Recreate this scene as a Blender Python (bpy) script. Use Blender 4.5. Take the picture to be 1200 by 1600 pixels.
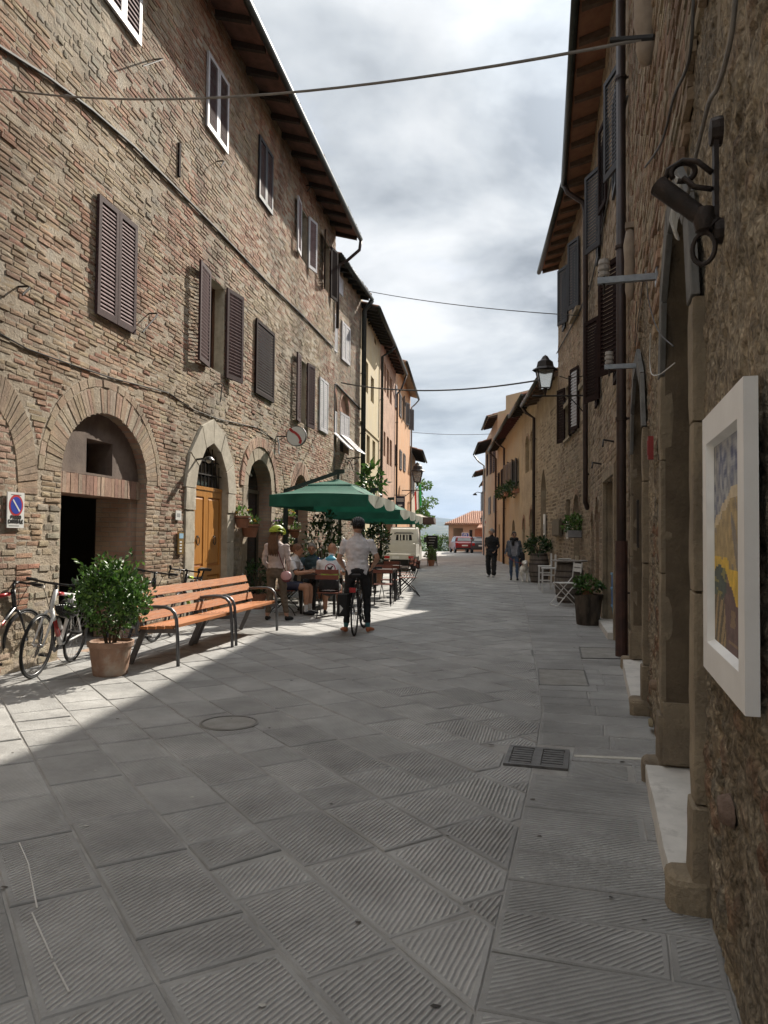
import bpy, bmesh, math, random
import numpy as np
from mathutils import Vector, Matrix, noise as mnoise
for o in list(bpy.data.objects): bpy.data.objects.remove(o)
random.seed(7); RNG = np.random.default_rng(7)
SC = bpy.context.scene; COL = SC.collection
R = math.radians; PI = math.pi

# ------------------------------------------------------------------ camera
CAM_H, FPX, PITCH, ROLL = 1.5, 1160.0, R(1.78), R(0.5)
cam = bpy.data.cameras.new('camera'); camo = bpy.data.objects.new('camera', cam); COL.objects.link(camo)
cam.sensor_fit = 'HORIZONTAL'; cam.sensor_width = 36; cam.lens = FPX / 1200 * 36
cam.clip_start = 0.05; cam.clip_end = 30000
CM = Matrix.Rotation(PI / 2 + PITCH, 4, 'X') @ Matrix.Rotation(ROLL, 4, 'Z')
camo.matrix_world = Matrix.Translation((0, 0, CAM_H)) @ CM
SC.camera = camo
SC.render.resolution_x, SC.render.resolution_y = 768, 1024

# ------------------------------------------------------------------ world, sun, exposure
SUN_EL, SUN_AZ = R(36), R(28.7)            # azimuth from +Y towards +X
w = bpy.data.worlds.new('World'); SC.world = w; w.use_nodes = True
nt = w.node_tree; nt.nodes.clear(); N = nt.nodes.new; LK = nt.links.new
wout = N('ShaderNodeOutputWorld'); bg = N('ShaderNodeBackground'); bg.inputs['Strength'].default_value = 0.068
sky = N('ShaderNodeTexSky'); sky.sky_type = 'NISHITA'; sky.sun_disc = False
sky.sun_elevation = SUN_EL; sky.sun_rotation = SUN_AZ; sky.air_density = 1.0; sky.dust_density = 1.5
tc = N('ShaderNodeTexCoord'); sep = N('ShaderNodeSeparateXYZ'); LK(tc.outputs['Generated'], sep.inputs[0])
# project the direction on a cloud layer: (x, y) / (z + c)
add = N('ShaderNodeMath'); add.operation = 'ADD'; add.inputs[1].default_value = 0.16
mx0 = N('ShaderNodeMath'); mx0.operation = 'MAXIMUM'; mx0.inputs[1].default_value = 0.0
LK(sep.outputs[2], mx0.inputs[0]); LK(mx0.outputs[0], add.inputs[0])
dx = N('ShaderNodeMath'); dx.operation = 'DIVIDE'; dy = N('ShaderNodeMath'); dy.operation = 'DIVIDE'
LK(sep.outputs[0], dx.inputs[0]); LK(add.outputs[0], dx.inputs[1]); LK(sep.outputs[1], dy.inputs[0]); LK(add.outputs[0], dy.inputs[1])
cmb = N('ShaderNodeCombineXYZ'); LK(dx.outputs[0], cmb.inputs[0]); LK(dy.outputs[0], cmb.inputs[1]); cmb.inputs[2].default_value = 3.3
n1 = N('ShaderNodeTexNoise'); n1.inputs['Scale'].default_value = 1.7; n1.inputs['Detail'].default_value = 9; n1.inputs['Roughness'].default_value = 0.52; n1.inputs['Distortion'].default_value = 0.25
LK(cmb.outputs[0], n1.inputs['Vector'])
n2 = N('ShaderNodeTexNoise'); n2.inputs['Scale'].default_value = 2.3; n2.inputs['Detail'].default_value = 7; n2.inputs['Roughness'].default_value = 0.5
mp2 = N('ShaderNodeVectorMath'); mp2.operation = 'ADD'; mp2.inputs[1].default_value = (7.3, 2.2, 1.7)
LK(cmb.outputs[0], mp2.inputs[0]); LK(mp2.outputs[0], n2.inputs['Vector'])
r1 = N('ShaderNodeValToRGB'); r1.color_ramp.elements[0].position = 0.36; r1.color_ramp.elements[1].position = 0.64
r1.color_ramp.elements[0].color = (2.45, 2.68, 2.95, 1); r1.color_ramp.elements[1].color = (6.3, 6.4, 6.5, 1)
e = r1.color_ramp.elements.new(0.48); e.color = (4.15, 4.4, 4.65, 1)
LK(n1.outputs['Fac'], r1.inputs['Fac'])
r2 = N('ShaderNodeValToRGB'); r2.color_ramp.elements[0].position = 0.30; r2.color_ramp.elements[1].position = 0.42
r2.color_ramp.elements[0].color = (0.72, 0.72, 0.72, 1); r2.color_ramp.elements[1].color = (1, 1, 1, 1)
LK(n2.outputs['Fac'], r2.inputs['Fac'])
mixc = N('ShaderNodeMix'); mixc.data_type = 'RGBA'
LK(r2.outputs['Color'], mixc.inputs[0]); LK(sky.outputs[0], mixc.inputs[6]); LK(r1.outputs['Color'], mixc.inputs[7])
# brighter veil low over the horizon, all the way round
hz = N('ShaderNodeMapRange'); hz.inputs['From Min'].default_value = 0.0; hz.inputs['From Max'].default_value = 0.28
hz.inputs['To Min'].default_value = 0.7; hz.inputs['To Max'].default_value = 0.0
LK(sep.outputs[2], hz.inputs['Value'])
mixh = N('ShaderNodeMix'); mixh.data_type = 'RGBA'; mixh.inputs[7].default_value = (4.6, 5.15, 5.5, 1)
LK(hz.outputs[0], mixh.inputs[0]); LK(mixc.outputs[2], mixh.inputs[6])
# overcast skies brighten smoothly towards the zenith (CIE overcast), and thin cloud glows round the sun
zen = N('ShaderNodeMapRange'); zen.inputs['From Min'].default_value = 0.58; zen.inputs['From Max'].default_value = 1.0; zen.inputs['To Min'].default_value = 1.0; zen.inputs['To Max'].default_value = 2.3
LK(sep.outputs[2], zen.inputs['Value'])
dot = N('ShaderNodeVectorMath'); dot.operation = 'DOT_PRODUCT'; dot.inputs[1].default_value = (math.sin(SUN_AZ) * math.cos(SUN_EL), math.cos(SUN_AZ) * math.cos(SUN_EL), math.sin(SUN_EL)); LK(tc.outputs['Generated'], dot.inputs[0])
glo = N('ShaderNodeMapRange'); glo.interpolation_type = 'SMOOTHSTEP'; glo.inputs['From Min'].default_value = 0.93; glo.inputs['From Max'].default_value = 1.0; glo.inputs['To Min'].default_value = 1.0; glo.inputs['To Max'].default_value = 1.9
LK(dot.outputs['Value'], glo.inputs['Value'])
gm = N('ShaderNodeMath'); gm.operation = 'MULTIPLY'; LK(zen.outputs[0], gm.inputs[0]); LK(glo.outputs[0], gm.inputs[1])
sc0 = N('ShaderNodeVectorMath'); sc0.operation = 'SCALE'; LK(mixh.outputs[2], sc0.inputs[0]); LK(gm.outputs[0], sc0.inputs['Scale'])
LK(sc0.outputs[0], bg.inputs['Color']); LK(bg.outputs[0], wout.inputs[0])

sl = bpy.data.lights.new('sun', 'SUN'); sl.energy = 3.7; sl.angle = R(0.6); sl.color = (1.0, 0.93, 0.82)
slo = bpy.data.objects.new('sun', sl); COL.objects.link(slo)
SUND = Vector((math.sin(SUN_AZ) * math.cos(SUN_EL), math.cos(SUN_AZ) * math.cos(SUN_EL), math.sin(SUN_EL)))
slo.rotation_mode = 'QUATERNION'; slo.rotation_quaternion = (-SUND).to_track_quat('-Z', 'Y'); slo.location = (20, 40, 60)
SC.view_settings.view_transform = 'Standard'; SC.view_settings.look = 'None'
SC.view_settings.gamma = 1; SC.view_settings.use_curve_mapping = False
SC.view_settings.exposure = 1.25
SC.cycles.max_bounces = 6; SC.cycles.diffuse_bounces = 4; SC.cycles.volume_bounces = 0

# ------------------------------------------------------------------ helpers
def ray(px, py):
    v = Vector(((px - 600) / FPX, (800 - py) / FPX, -1.0))
    return (CM.to_3x3() @ v)
def G(px, py, z=0.0):
    d = ray(px, py); t = (z - CAM_H) / d.z
    return Vector((d.x * t, d.y * t, z))
def D(px, py, Y):
    d = ray(px, py); t = Y / d.y
    return Vector((d.x * t, Y, CAM_H + d.z * t))

class MB:
    """collects shapes and builds them as ONE mesh object"""
    def __init__(self, fmap=None): self.v = []; self.f = []; self.t = []; self.m = []; self.fmap = fmap; self.mi = 0
    def add(self, vs, fs, tint=(1, 1, 1)):
        b = len(self.v)
        if self.fmap: vs = [self.fmap(*p) for p in vs]
        self.v += [tuple(p) for p in vs]
        for f in fs: self.f.append(tuple(b + i for i in f)); self.t.append(tint); self.m.append(self.mi)
        return self
    def box(self, x0, x1, y0, y1, z0, z1, tint=(1, 1, 1)):
        vs = [(x0, y0, z0), (x1, y0, z0), (x1, y1, z0), (x0, y1, z0), (x0, y0, z1), (x1, y0, z1), (x1, y1, z1), (x0, y1, z1)]
        return self.add(vs, [(0, 3, 2, 1), (4, 5, 6, 7), (0, 1, 5, 4), (1, 2, 6, 5), (2, 3, 7, 6), (3, 0, 4, 7)], tint)
    def rough(self, x0, x1, y0, y1, z0, z1, amp=.008, n=5, rnd=.12, tint=(1, 1, 1)):
        """a hewn block: subdivided box with worn corners and uneven faces"""
        c = Vector(((x0 + x1) / 2, (y0 + y1) / 2, (z0 + z1) / 2)); h = Vector((abs(x1 - x0) / 2, abs(y1 - y0) / 2, abs(z1 - z0) / 2)); k = min(h); sd = random.random() * 50
        for ax in range(3):
            for sg in (-1, 1):
                vs = []; a1, a2 = (ax + 1) % 3, (ax + 2) % 3
                for i in range(n + 1):
                    for j in range(n + 1):
                        q = [0, 0, 0]; q[ax] = sg; q[a1] = -1 + 2 * i / n; q[a2] = -1 + 2 * j / n; p = Vector((q[0] * h[0], q[1] * h[1], q[2] * h[2]))
                        m = [abs(v) > .999 for v in q].count(True); p -= Vector((math.copysign(1, q[t]) * k * rnd * (m - 1) if abs(q[t]) > .999 and m > 1 else 0 for t in range(3))) * .6
                        w = p + c; e = Vector((mnoise.noise((w.x * 7, w.y * 7, w.z * 7 + sd)), mnoise.noise((w.x * 7 + 9, w.y * 7, w.z * 7 + sd)), mnoise.noise((w.x * 7, w.y * 7 + 5, w.z * 7 + sd)))); vs.append(w + e * amp)
                self.add(vs, [(i * (n + 1) + j, (i + 1) * (n + 1) + j, (i + 1) * (n + 1) + j + 1, i * (n + 1) + j + 1) for i in range(n) for j in range(n)], tint)
        return self
    def bar(self, a, b, w, h, tint=(1, 1, 1), up=(0, 0, 1)):
        a = Vector(a); b = Vector(b); d = (b - a)
        if d.length < 1e-6: return self
        d.normalize(); u = Vector(up)
        if abs(d.dot(u)) > .98: u = Vector((1, 0, 0))
        s = d.cross(u).normalized() * w / 2; t = s.cross(d).normalized() * h / 2
        vs = [a - s - t, a + s - t, a + s + t, a - s + t, b - s - t, b + s - t, b + s + t, b - s + t]
        return self.add(vs, [(0, 3, 2, 1), (4, 5, 6, 7), (0, 1, 5, 4), (1, 2, 6, 5), (2, 3, 7, 6), (3, 0, 4, 7)], tint)
    def tube(self, pts, r, n=8, tint=(1, 1, 1), cap=True, closed=False):
        pts = [Vector(p) for p in pts]; k = len(pts); rs = r if isinstance(r, (list, tuple)) else [r] * k
        vs = []; fs = []; prev = None
        for i, p in enumerate(pts):
            if closed: d = pts[(i + 1) % k] - pts[i - 1]
            else: d = pts[min(i + 1, k - 1)] - pts[max(i - 1, 0)]
            if d.length < 1e-9: d = Vector((0, 0, 1))
            d.normalize()
            if prev is None:
                u = Vector((0, 0, 1)) if abs(d.z) < .9 else Vector((1, 0, 0))
                u = (u - d * u.dot(d)).normalized()
            else:
                u = prev - d * prev.dot(d)
                u = u.normalized() if u.length > 1e-6 else d.orthogonal().normalized()
            prev = u; w_ = d.cross(u)
            for j in range(n):
                a = 2 * PI * j / n; vs.append(p + (u * math.cos(a) + w_ * math.sin(a)) * rs[i])
        kk = k if closed else k - 1
        for i in range(kk):
            for j in range(n):
                i2 = (i + 1) % k
                fs.append((i * n + j, i * n + (j + 1) % n, i2 * n + (j + 1) % n, i2 * n + j))
        if cap and not closed:
            fs.append(tuple(range(n - 1, -1, -1))); fs.append(tuple((k - 1) * n + j for j in range(n)))
        return self.add(vs, fs, tint)
    def lathe(self, prof, n=16, c=(0, 0, 0), axis=(0, 0, 1), tint=(1, 1, 1), sx=1, sy=1):
        """prof: list of (radius, height along axis)"""
        ax = Vector(axis).normalized(); u = ax.orthogonal().normalized() if abs(ax.z) < .99 else Vector((1, 0, 0)); v_ = ax.cross(u); c = Vector(c)
        vs = []; fs = []
        for (r, h) in prof:
            for j in range(n):
                a = 2 * PI * j / n; vs.append(c + ax * h + u * (r * math.cos(a) * sx) + v_ * (r * math.sin(a) * sy))
        for i in range(len(prof) - 1):
            for j in range(n):
                fs.append((i * n + j, i * n + (j + 1) % n, (i + 1) * n + (j + 1) % n, (i + 1) * n + j))
        return self.add(vs, fs, tint)
    def ball(self, c, r, n=12, m=8, s=(1, 1, 1), tint=(1, 1, 1)):
        vs = []; fs = []; c = Vector(c)
        for i in range(m + 1):
            th = PI * i / m
            for j in range(n):
                a = 2 * PI * j / n
                vs.append((c.x + r * s[0] * math.sin(th) * math.cos(a), c.y + r * s[1] * math.sin(th) * math.sin(a), c.z + r * s[2] * math.cos(th)))
        for i in range(m):
            for j in range(n): fs.append((i * n + j, (i + 1) * n + j, (i + 1) * n + (j + 1) % n, i * n + (j + 1) % n))
        return self.add(vs, fs, tint)
    def poly(self, pts, tint=(1, 1, 1)): return self.add(pts, [tuple(range(len(pts)))], tint)
    def prism(self, pts, vec, tint=(1, 1, 1)):
        """extrude polygon pts by vec"""
        n = len(pts); vec = Vector(vec); a = [Vector(p) for p in pts]; vs = a + [p + vec for p in a]
        fs = [tuple(range(n - 1, -1, -1)), tuple(range(n, 2 * n))] + [(i, (i + 1) % n, n + (i + 1) % n, n + i) for i in range(n)]
        return self.add(vs, fs, tint)
    def mesh(self, name, mats, smooth=False):
        me = bpy.data.meshes.new(name)
        me.from_pydata(self.v, [], self.f)
        if not isinstance(mats, (list, tuple)): mats = [mats]
        for m_ in mats: me.materials.append(m_)
        if len(mats) > 1: me.polygons.foreach_set('material_index', self.m)
        if len(set(self.t)) > 1 or self.t and self.t[0] != (1, 1, 1):
            at = me.attributes.new('tint', 'FLOAT_COLOR', 'FACE')
            at.data.foreach_set('color', np.c_[np.array(self.t, dtype=np.float32), np.ones(len(self.t), dtype=np.float32)].ravel())
        if smooth: me.polygons.foreach_set('use_smooth', [True] * len(me.polygons))
        me.update(); return me
    def build(self, name, mats, parent=None, smooth=False, loc=None, rz=0, **kw):
        o = bpy.data.objects.new(name, self.mesh(name, mats, smooth)); COL.objects.link(o)
        if parent: o.parent = parent
        if loc is not None: o.location = loc
        if rz: o.rotation_euler.z = rz
        for k, v in kw.items(): o[k] = v
        return o

def smooth_angle(o, a=40):
    me = o.data
    me.polygons.foreach_set('use_smooth', [True] * len(me.polygons))
    try: me.set_sharp_from_angle(angle=R(a))
    except Exception: pass
    return o
def inst(name, me, parent=None, loc=(0, 0, 0), rot=None, scale=None):
    o = bpy.data.objects.new(name, me); COL.objects.link(o); o.location = loc
    if parent: o.parent = parent
    if rot is not None: o.rotation_euler = rot
    if scale is not None: o.scale = scale
    return o
def thing(name, label, cat, loc=(0, 0, 0), rz=0, group=None):
    o = bpy.data.objects.new(name, None); COL.objects.link(o); o.location = loc; o.rotation_euler = (0, 0, rz); o.empty_display_size = .1
    o['label'] = label; o['category'] = cat
    if group: o['group'] = group
    return o
def tag(o, label, cat, group=None):
    o['label'] = label; o['category'] = cat
    if group: o['group'] = group
    return o
def copy_tree(o, parent=None):
    c = o.copy(); COL.objects.link(c)
    if parent: c.parent = parent; c.matrix_parent_inverse = o.matrix_parent_inverse
    for ch in [x for x in COL.objects if x.parent == o]: copy_tree(ch, c)
    return c

# ------------------------------------------------------------------ materials
MATS = {}
def M(name, col, rough=.8, col2=None, scale=4, bump=0, bscale=60, metal=0, spec=.4, tint=None, detail=4, transl=0, var2=None, bdist=.01, stretch=None, coat=0, alpha=1, trans=0):
    """procedural principled material: two-tone noise, optional tint attribute / object colour, bump"""
    if name in MATS: return MATS[name]
    m = bpy.data.materials.new(name); m.use_nodes = True; t = m.node_tree; nn = t.nodes; l = t.links
    p = nn['Principled BSDF']; p.inputs['Roughness'].default_value = rough; p.inputs['Metallic'].default_value = metal
    p.inputs['Specular IOR Level'].default_value = spec
    if coat: p.inputs['Coat Weight'].default_value = coat
    if trans: p.inputs['Transmission Weight'].default_value = trans
    co = nn.new('ShaderNodeTexCoord'); vec = co.outputs['Object']
    if stretch:
        mp = nn.new('ShaderNodeMapping'); mp.inputs['Scale'].default_value = stretch; l.new(vec, mp.inputs[0]); vec = mp.outputs[0]
    out = None
    if col2 is None: col2 = tuple(c * .8 for c in col)
    nz = nn.new('ShaderNodeTexNoise'); nz.inputs['Scale'].default_value = scale; nz.inputs['Detail'].default_value = detail; nz.inputs['Roughness'].default_value = .6
    l.new(vec, nz.inputs['Vector'])
    rp = nn.new('ShaderNodeValToRGB'); rp.color_ramp.elements[0].position = .35; rp.color_ramp.elements[1].position = .65
    rp.color_ramp.elements[0].color = (*col2, 1); rp.color_ramp.elements[1].color = (*col, 1)
    l.new(nz.outputs['Fac'], rp.inputs['Fac']); out = rp.outputs['Color']
    if var2:   # (colour, scale, lo, hi) a third tone in patches
        n3 = nn.new('ShaderNodeTexNoise'); n3.inputs['Scale'].default_value = var2[1]; n3.inputs['Detail'].default_value = 5; n3.inputs['Roughness'].default_value = .65
        l.new(vec, n3.inputs['Vector'])
        mr = nn.new('ShaderNodeMapRange'); mr.inputs['From Min'].default_value = var2[2]; mr.inputs['From Max'].default_value = var2[3]; l.new(n3.outputs['Fac'], mr.inputs['Value'])
        mx = nn.new('ShaderNodeMix'); mx.data_type = 'RGBA'; l.new(mr.outputs[0], mx.inputs[0]); l.new(out, mx.inputs[6]); mx.inputs[7].default_value = (*var2[0], 1); out = mx.outputs[2]
    if tint:
        if tint == 'attr':
            at = nn.new('ShaderNodeAttribute'); at.attribute_name = 'tint'; src = at.outputs['Color']
        else:
            at = nn.new('ShaderNodeObjectInfo'); src = at.outputs['Color']
        mx = nn.new('ShaderNodeMix'); mx.data_type = 'RGBA'; mx.blend_type = 'MULTIPLY'; mx.inputs[0].default_value = 1
        l.new(out, mx.inputs[6]); l.new(src, mx.inputs[7]); out = mx.outputs[2]
    l.new(out, p.inputs['Base Color'])
    if bump:
        nb = nn.new('ShaderNodeTexNoise'); nb.inputs['Scale'].default_value = bscale; nb.inputs['Detail'].default_value = 6; nb.inputs['Roughness'].default_value = .65
        l.new(vec, nb.inputs['Vector'])
        bp = nn.new('ShaderNodeBump'); bp.inputs['Strength'].default_value = bump; bp.inputs['Distance'].default_value = bdist
        l.new(nb.outputs['Fac'], bp.inputs['Height']); l.new(bp.outputs[0], p.inputs['Normal'])
    if transl:
        tr = nn.new('ShaderNodeBsdfTranslucent'); l.new(out, tr.inputs['Color']); ms = nn.new('ShaderNodeMixShader'); ms.inputs[0].default_value = transl
        l.new(p.outputs[0], ms.inputs[1]); l.new(tr.outputs[0], ms.inputs[2]); l.new(ms.outputs[0], nn['Material Output'].inputs['Surface'])
    MATS[name] = m; return m

def grime(m, lo=.6, hi=1.1):
    """weathering that lies across the whole wall: broad damp and soot blotches drawn out downwards"""
    t = m.node_tree; nn = t.nodes; l = t.links; g = nn.new('ShaderNodeNewGeometry'); mp = nn.new('ShaderNodeMapping'); mp.inputs['Scale'].default_value = (.75, .75, .38); l.new(g.outputs['Position'], mp.inputs[0])
    n = nn.new('ShaderNodeTexNoise'); n.inputs['Scale'].default_value = 1.0; n.inputs['Detail'].default_value = 9; n.inputs['Roughness'].default_value = .68; n.inputs['Distortion'].default_value = .6; l.new(mp.outputs[0], n.inputs['Vector'])
    r = nn.new('ShaderNodeMapRange'); r.inputs['From Min'].default_value = .36; r.inputs['From Max'].default_value = .58; r.inputs['To Min'].default_value = lo; r.inputs['To Max'].default_value = hi; l.new(n.outputs['Fac'], r.inputs['Value'])
    p = nn['Principled BSDF']; s = p.inputs['Base Color'].links[0].from_socket; v = nn.new('ShaderNodeVectorMath'); v.operation = 'SCALE'; l.new(s, v.inputs[0]); l.new(r.outputs[0], v.inputs['Scale']); l.new(v.outputs[0], p.inputs['Base Color']); return m
IRON = M('wrought_iron', (.03, .028, .027), .55, (.05, .04, .035), 20, .3, 80, .6)
BLACKMETAL = M('black_painted_metal', (.015, .015, .016), .4, (.025, .024, .024), 15, .1, 60, .3)
PIPE_BROWN = M('brown_painted_downpipe', (.035, .025, .022), .45, (.055, .035, .03), 6, .15, 30, .2)
GUTTER = M('dark_green_gutter_metal', (.028, .032, .03), .45, (.045, .05, .045), 8, .15, 40, .4)
STEEL = M('galvanised_steel', (.33, .34, .35), .4, (.24, .25, .26), 15, .1, 60, .8)
CABLE = M('grey_cable_sheath', (.08, .075, .07), .7, (.05, .047, .045), 8)
PALECABLE = M('pale_cable_sheath', (.22, .2, .18), .7, (.15, .14, .13), 8)
DARKGLASS = M('dark_window_glass', (.012, .014, .016), .08, (.02, .022, .024), 3, spec=.6)
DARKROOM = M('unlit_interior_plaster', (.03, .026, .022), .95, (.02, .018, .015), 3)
POTCLAY = M('weathered_terracotta', (.36, .22, .15), .9, (.27, .165, .115), 5, .4, 40, var2=((.40, .34, .28), 4, .48, .68))
TERRACOTTA = M('terracotta', (.36, .17, .10), .85, (.28, .13, .08), 9, .25, 40, var2=((.42, .33, .26), 6, .55, .75))
TILEROOF = M('clay_roof_tile', (.38, .20, .13), .85, (.24, .14, .10), 5, .3, 30, tint='attr', var2=((.16, .15, .11), 8, .55, .8))
MORTAR = M('lime_mortar', (.44, .365, .275), .95, (.33, .27, .20), 7, .9, 30, bdist=.025, var2=((.40, .36, .30), 1.6, .5, .75))
BRICK_A = M('old_brick', (.9, .9, .9), .92, (.68, .66, .64), 16, .9, 60, tint='attr', bdist=.016, var2=((1.0, .95, .86), 5, .5, .8))
BRICK_O = M('old_brick_single', (.9, .9, .9), .92, (.68, .66, .64), 16, .9, 60, tint='obj', bdist=.016, var2=((1.0, .95, .86), 5, .5, .8))

for m_ in (BRICK_A, BRICK_O, MORTAR): grime(m_)
# ------------------------------------------------------------------ street geometry (metres; camera stands at the origin, +Y down the street)
LW = [(-5.848, -4), (-1.573, 22.8)]                                   # tall brick house on the left
RPOLY = [(-.57, -3.5), (3.11, 9.4), (4.74, 17.1), (5.38, 22.95), (5.77, 28.1), (6.10, 32.9), (6.63, 40.5), (7.02, 46.0), (7.9, 58.0)]
LPOLY = [(-5.848, -4), (-1.573, 22.8), (-.906, 27.0), (-.223, 32.3), (.57, 38.9), (1.70, 49.3), (2.35, 56)]
BAND = [(-1.0, -2), (.35, 2.55), (1.0, 4.94), (1.37, 6.4), (1.77, 8.62), (2.97, 15.5), (4.95, 28), (6.35, 45), (7.2, 60)]
def xat(poly, y):
    for (x0, y0), (x1, y1) in zip(poly, poly[1:]):
        if y <= y1 or (x1, y1) == poly[-1]: return x0 + (x1 - x0) * (y - y0) / (y1 - y0)
def clip_half(poly, p, n):
    """keep the side where (q-p).n <= 0"""
    out = []
    for i in range(len(poly)):
        a = Vector(poly[i]); b = Vector(poly[(i + 1) % len(poly)]); da = (a - p).dot(n); db = (b - p).dot(n)
        if da <= 0: out.append(a)
        if da * db < 0: out.append(a + (b - a) * (da / (da - db)))
    return out
def inset(poly, d):
    """move each edge of a convex ccw polygon inwards by d"""
    n = len(poly); res = []
    for i in range(n):
        p0, p1, p2 = Vector(poly[i - 1]), Vector(poly[i]), Vector(poly[(i + 1) % n])
        e0 = (p1 - p0); e1 = (p2 - p1)
        if e0.length < 1e-5 or e1.length < 1e-5: return None
        e0.normalize(); e1.normalize(); n0 = Vector((-e0.y, e0.x)); n1 = Vector((-e1.y, e1.x))
        den = 1 + n0.dot(n1)
        if den < .15: return None
        res.append(p1 + (n0 + n1) * (d / den))
    return res
def area(poly):
    return .5 * sum(poly[i - 1][0] * poly[i][1] - poly[i][0] * poly[i - 1][1] for i in range(len(poly)))

def slab_material():
    m = bpy.data.materials.new('chiselled_sandstone_slab'); m.use_nodes = True; t = m.node_tree; nn = t.nodes; l = t.links; p = nn['Principled BSDF']
    geo = nn.new('ShaderNodeNewGeometry'); at = nn.new('ShaderNodeAttribute'); at.attribute_name = 'tint'
    sp = nn.new('ShaderNodeSeparateColor'); l.new(at.outputs['Color'], sp.inputs[0])        # R shade, G rib angle, B rib depth
    vr = nn.new('ShaderNodeVectorRotate'); vr.rotation_type = 'Z_AXIS'; l.new(geo.outputs['Position'], vr.inputs['Vector'])
    l.new(sp.outputs[1], vr.inputs['Angle'])
    wv = nn.new('ShaderNodeTexWave'); wv.bands_direction = 'X'; wv.inputs['Scale'].default_value = 13.5; wv.inputs['Distortion'].default_value = 1.6
    wv.inputs['Detail'].default_value = 3; wv.inputs['Detail Scale'].default_value = .8; wv.inputs['Detail Roughness'].default_value = .55
    l.new(vr.outputs[0], wv.inputs['Vector'])
    # worn patches where the chisel marks have gone
    nw = nn.new('ShaderNodeTexNoise'); nw.inputs['Scale'].default_value = 1.9; nw.inputs['Detail'].default_value = 5; nw.inputs['Roughness'].default_value = .6; l.new(geo.outputs['Position'], nw.inputs['Vector'])
    mr = nn.new('ShaderNodeMapRange'); mr.inputs['From Min'].default_value = .36; mr.inputs['From Max'].default_value = .58; mr.inputs['To Min'].default_value = .62; l.new(nw.outputs['Fac'], mr.inputs['Value'])
    a1 = nn.new('ShaderNodeMath'); a1.operation = 'MULTIPLY'; l.new(wv.outputs['Fac'], a1.inputs[0]); l.new(mr.outputs[0], a1.inputs[1])
    a2 = nn.new('ShaderNodeMath'); a2.operation = 'MULTIPLY'; l.new(a1.outputs[0], a2.inputs[0]); l.new(sp.outputs[2], a2.inputs[1])
    nf = nn.new('ShaderNodeTexNoise'); nf.inputs['Scale'].default_value = 55; nf.inputs['Detail'].default_value = 6; nf.inputs['Roughness'].default_value = .7; l.new(geo.outputs['Position'], nf.inputs['Vector'])
    a3 = nn.new('ShaderNodeMath'); a3.operation = 'MULTIPLY_ADD'; a3.inputs[1].default_value = .55; l.new(nf.outputs['Fac'], a3.inputs[0]); l.new(a2.outputs[0], a3.inputs[2])
    nl = nn.new('ShaderNodeTexNoise'); nl.inputs['Scale'].default_value = 7; nl.inputs['Detail'].default_value = 3; l.new(geo.outputs['Position'], nl.inputs['Vector'])
    a4 = nn.new('ShaderNodeMath'); a4.operation = 'MULTIPLY_ADD'; a4.inputs[1].default_value = 1.6; l.new(nl.outputs['Fac'], a4.inputs[0]); l.new(a3.outputs[0], a4.inputs[2])
    bp = nn.new('ShaderNodeBump'); bp.inputs['Strength'].default_value = 1.0; bp.inputs['Distance'].default_value = .0105; l.new(a4.outputs[0], bp.inputs['Height']); l.new(bp.outputs[0], p.inputs['Normal'])
    # colour: warm grey stone, blotches, light and shade of the ribs put into the colour
    nc = nn.new('ShaderNodeTexNoise'); nc.inputs['Scale'].default_value = 2.6; nc.inputs['Detail'].default_value = 7; nc.inputs['Roughness'].default_value = .65; l.new(geo.outputs['Position'], nc.inputs['Vector'])
    rp = nn.new('ShaderNodeValToRGB'); rp.color_ramp.elements[0].position = .3; rp.color_ramp.elements[1].position = .72
    rp.color_ramp.elements[0].color = (.335, .33, .317, 1); rp.color_ramp.elements[1].color = (.475, .468, .45, 1); l.new(nc.outputs['Fac'], rp.inputs['Fac'])
    mx = nn.new('ShaderNodeMix'); mx.data_type = 'RGBA'; mx.blend_type = 'MULTIPLY'; mx.inputs[0].default_value = 1
    sh = nn.new('ShaderNodeCombineColor'); [l.new(sp.outputs[0], sh.inputs[i]) for i in range(3)]
    l.new(rp.outputs['Color'], mx.inputs[6]); l.new(sh.outputs[0], mx.inputs[7])
    mr2 = nn.new('ShaderNodeMapRange'); mr2.inputs['To Min'].default_value = .76; mr2.inputs['To Max'].default_value = 1.2; l.new(a2.outputs[0], mr2.inputs['Value'])
    ns = nn.new('ShaderNodeTexNoise'); ns.inputs['Scale'].default_value = .55; ns.inputs['Detail'].default_value = 8; ns.inputs['Roughness'].default_value = .7; l.new(geo.outputs['Position'], ns.inputs['Vector'])
    m3 = nn.new('ShaderNodeMapRange'); m3.inputs['From Min'].default_value = .35; m3.inputs['From Max'].default_value = .6; m3.inputs['To Min'].default_value = .74; m3.inputs['To Max'].default_value = 1.06; l.new(ns.outputs['Fac'], m3.inputs['Value'])
    mk = nn.new('ShaderNodeVectorMath'); mk.operation = 'SCALE'; l.new(mx.outputs[2], mk.inputs[0]); l.new(m3.outputs[0], mk.inputs['Scale'])
    mv = nn.new('ShaderNodeVectorMath'); mv.operation = 'SCALE'; l.new(mk.outputs[0], mv.inputs[0]); l.new(mr2.outputs[0], mv.inputs['Scale'])
    l.new(mv.outputs[0], p.inputs['Base Color']); p.inputs['Roughness'].default_value = .72; p.inputs['Specular IOR Level'].default_value = .35
    return m
SLAB = slab_material()
GROUT = M('sandy_joint_mortar', (.36, .35, .33), .95, (.26, .25, .235), 5, .6, 60)

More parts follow.
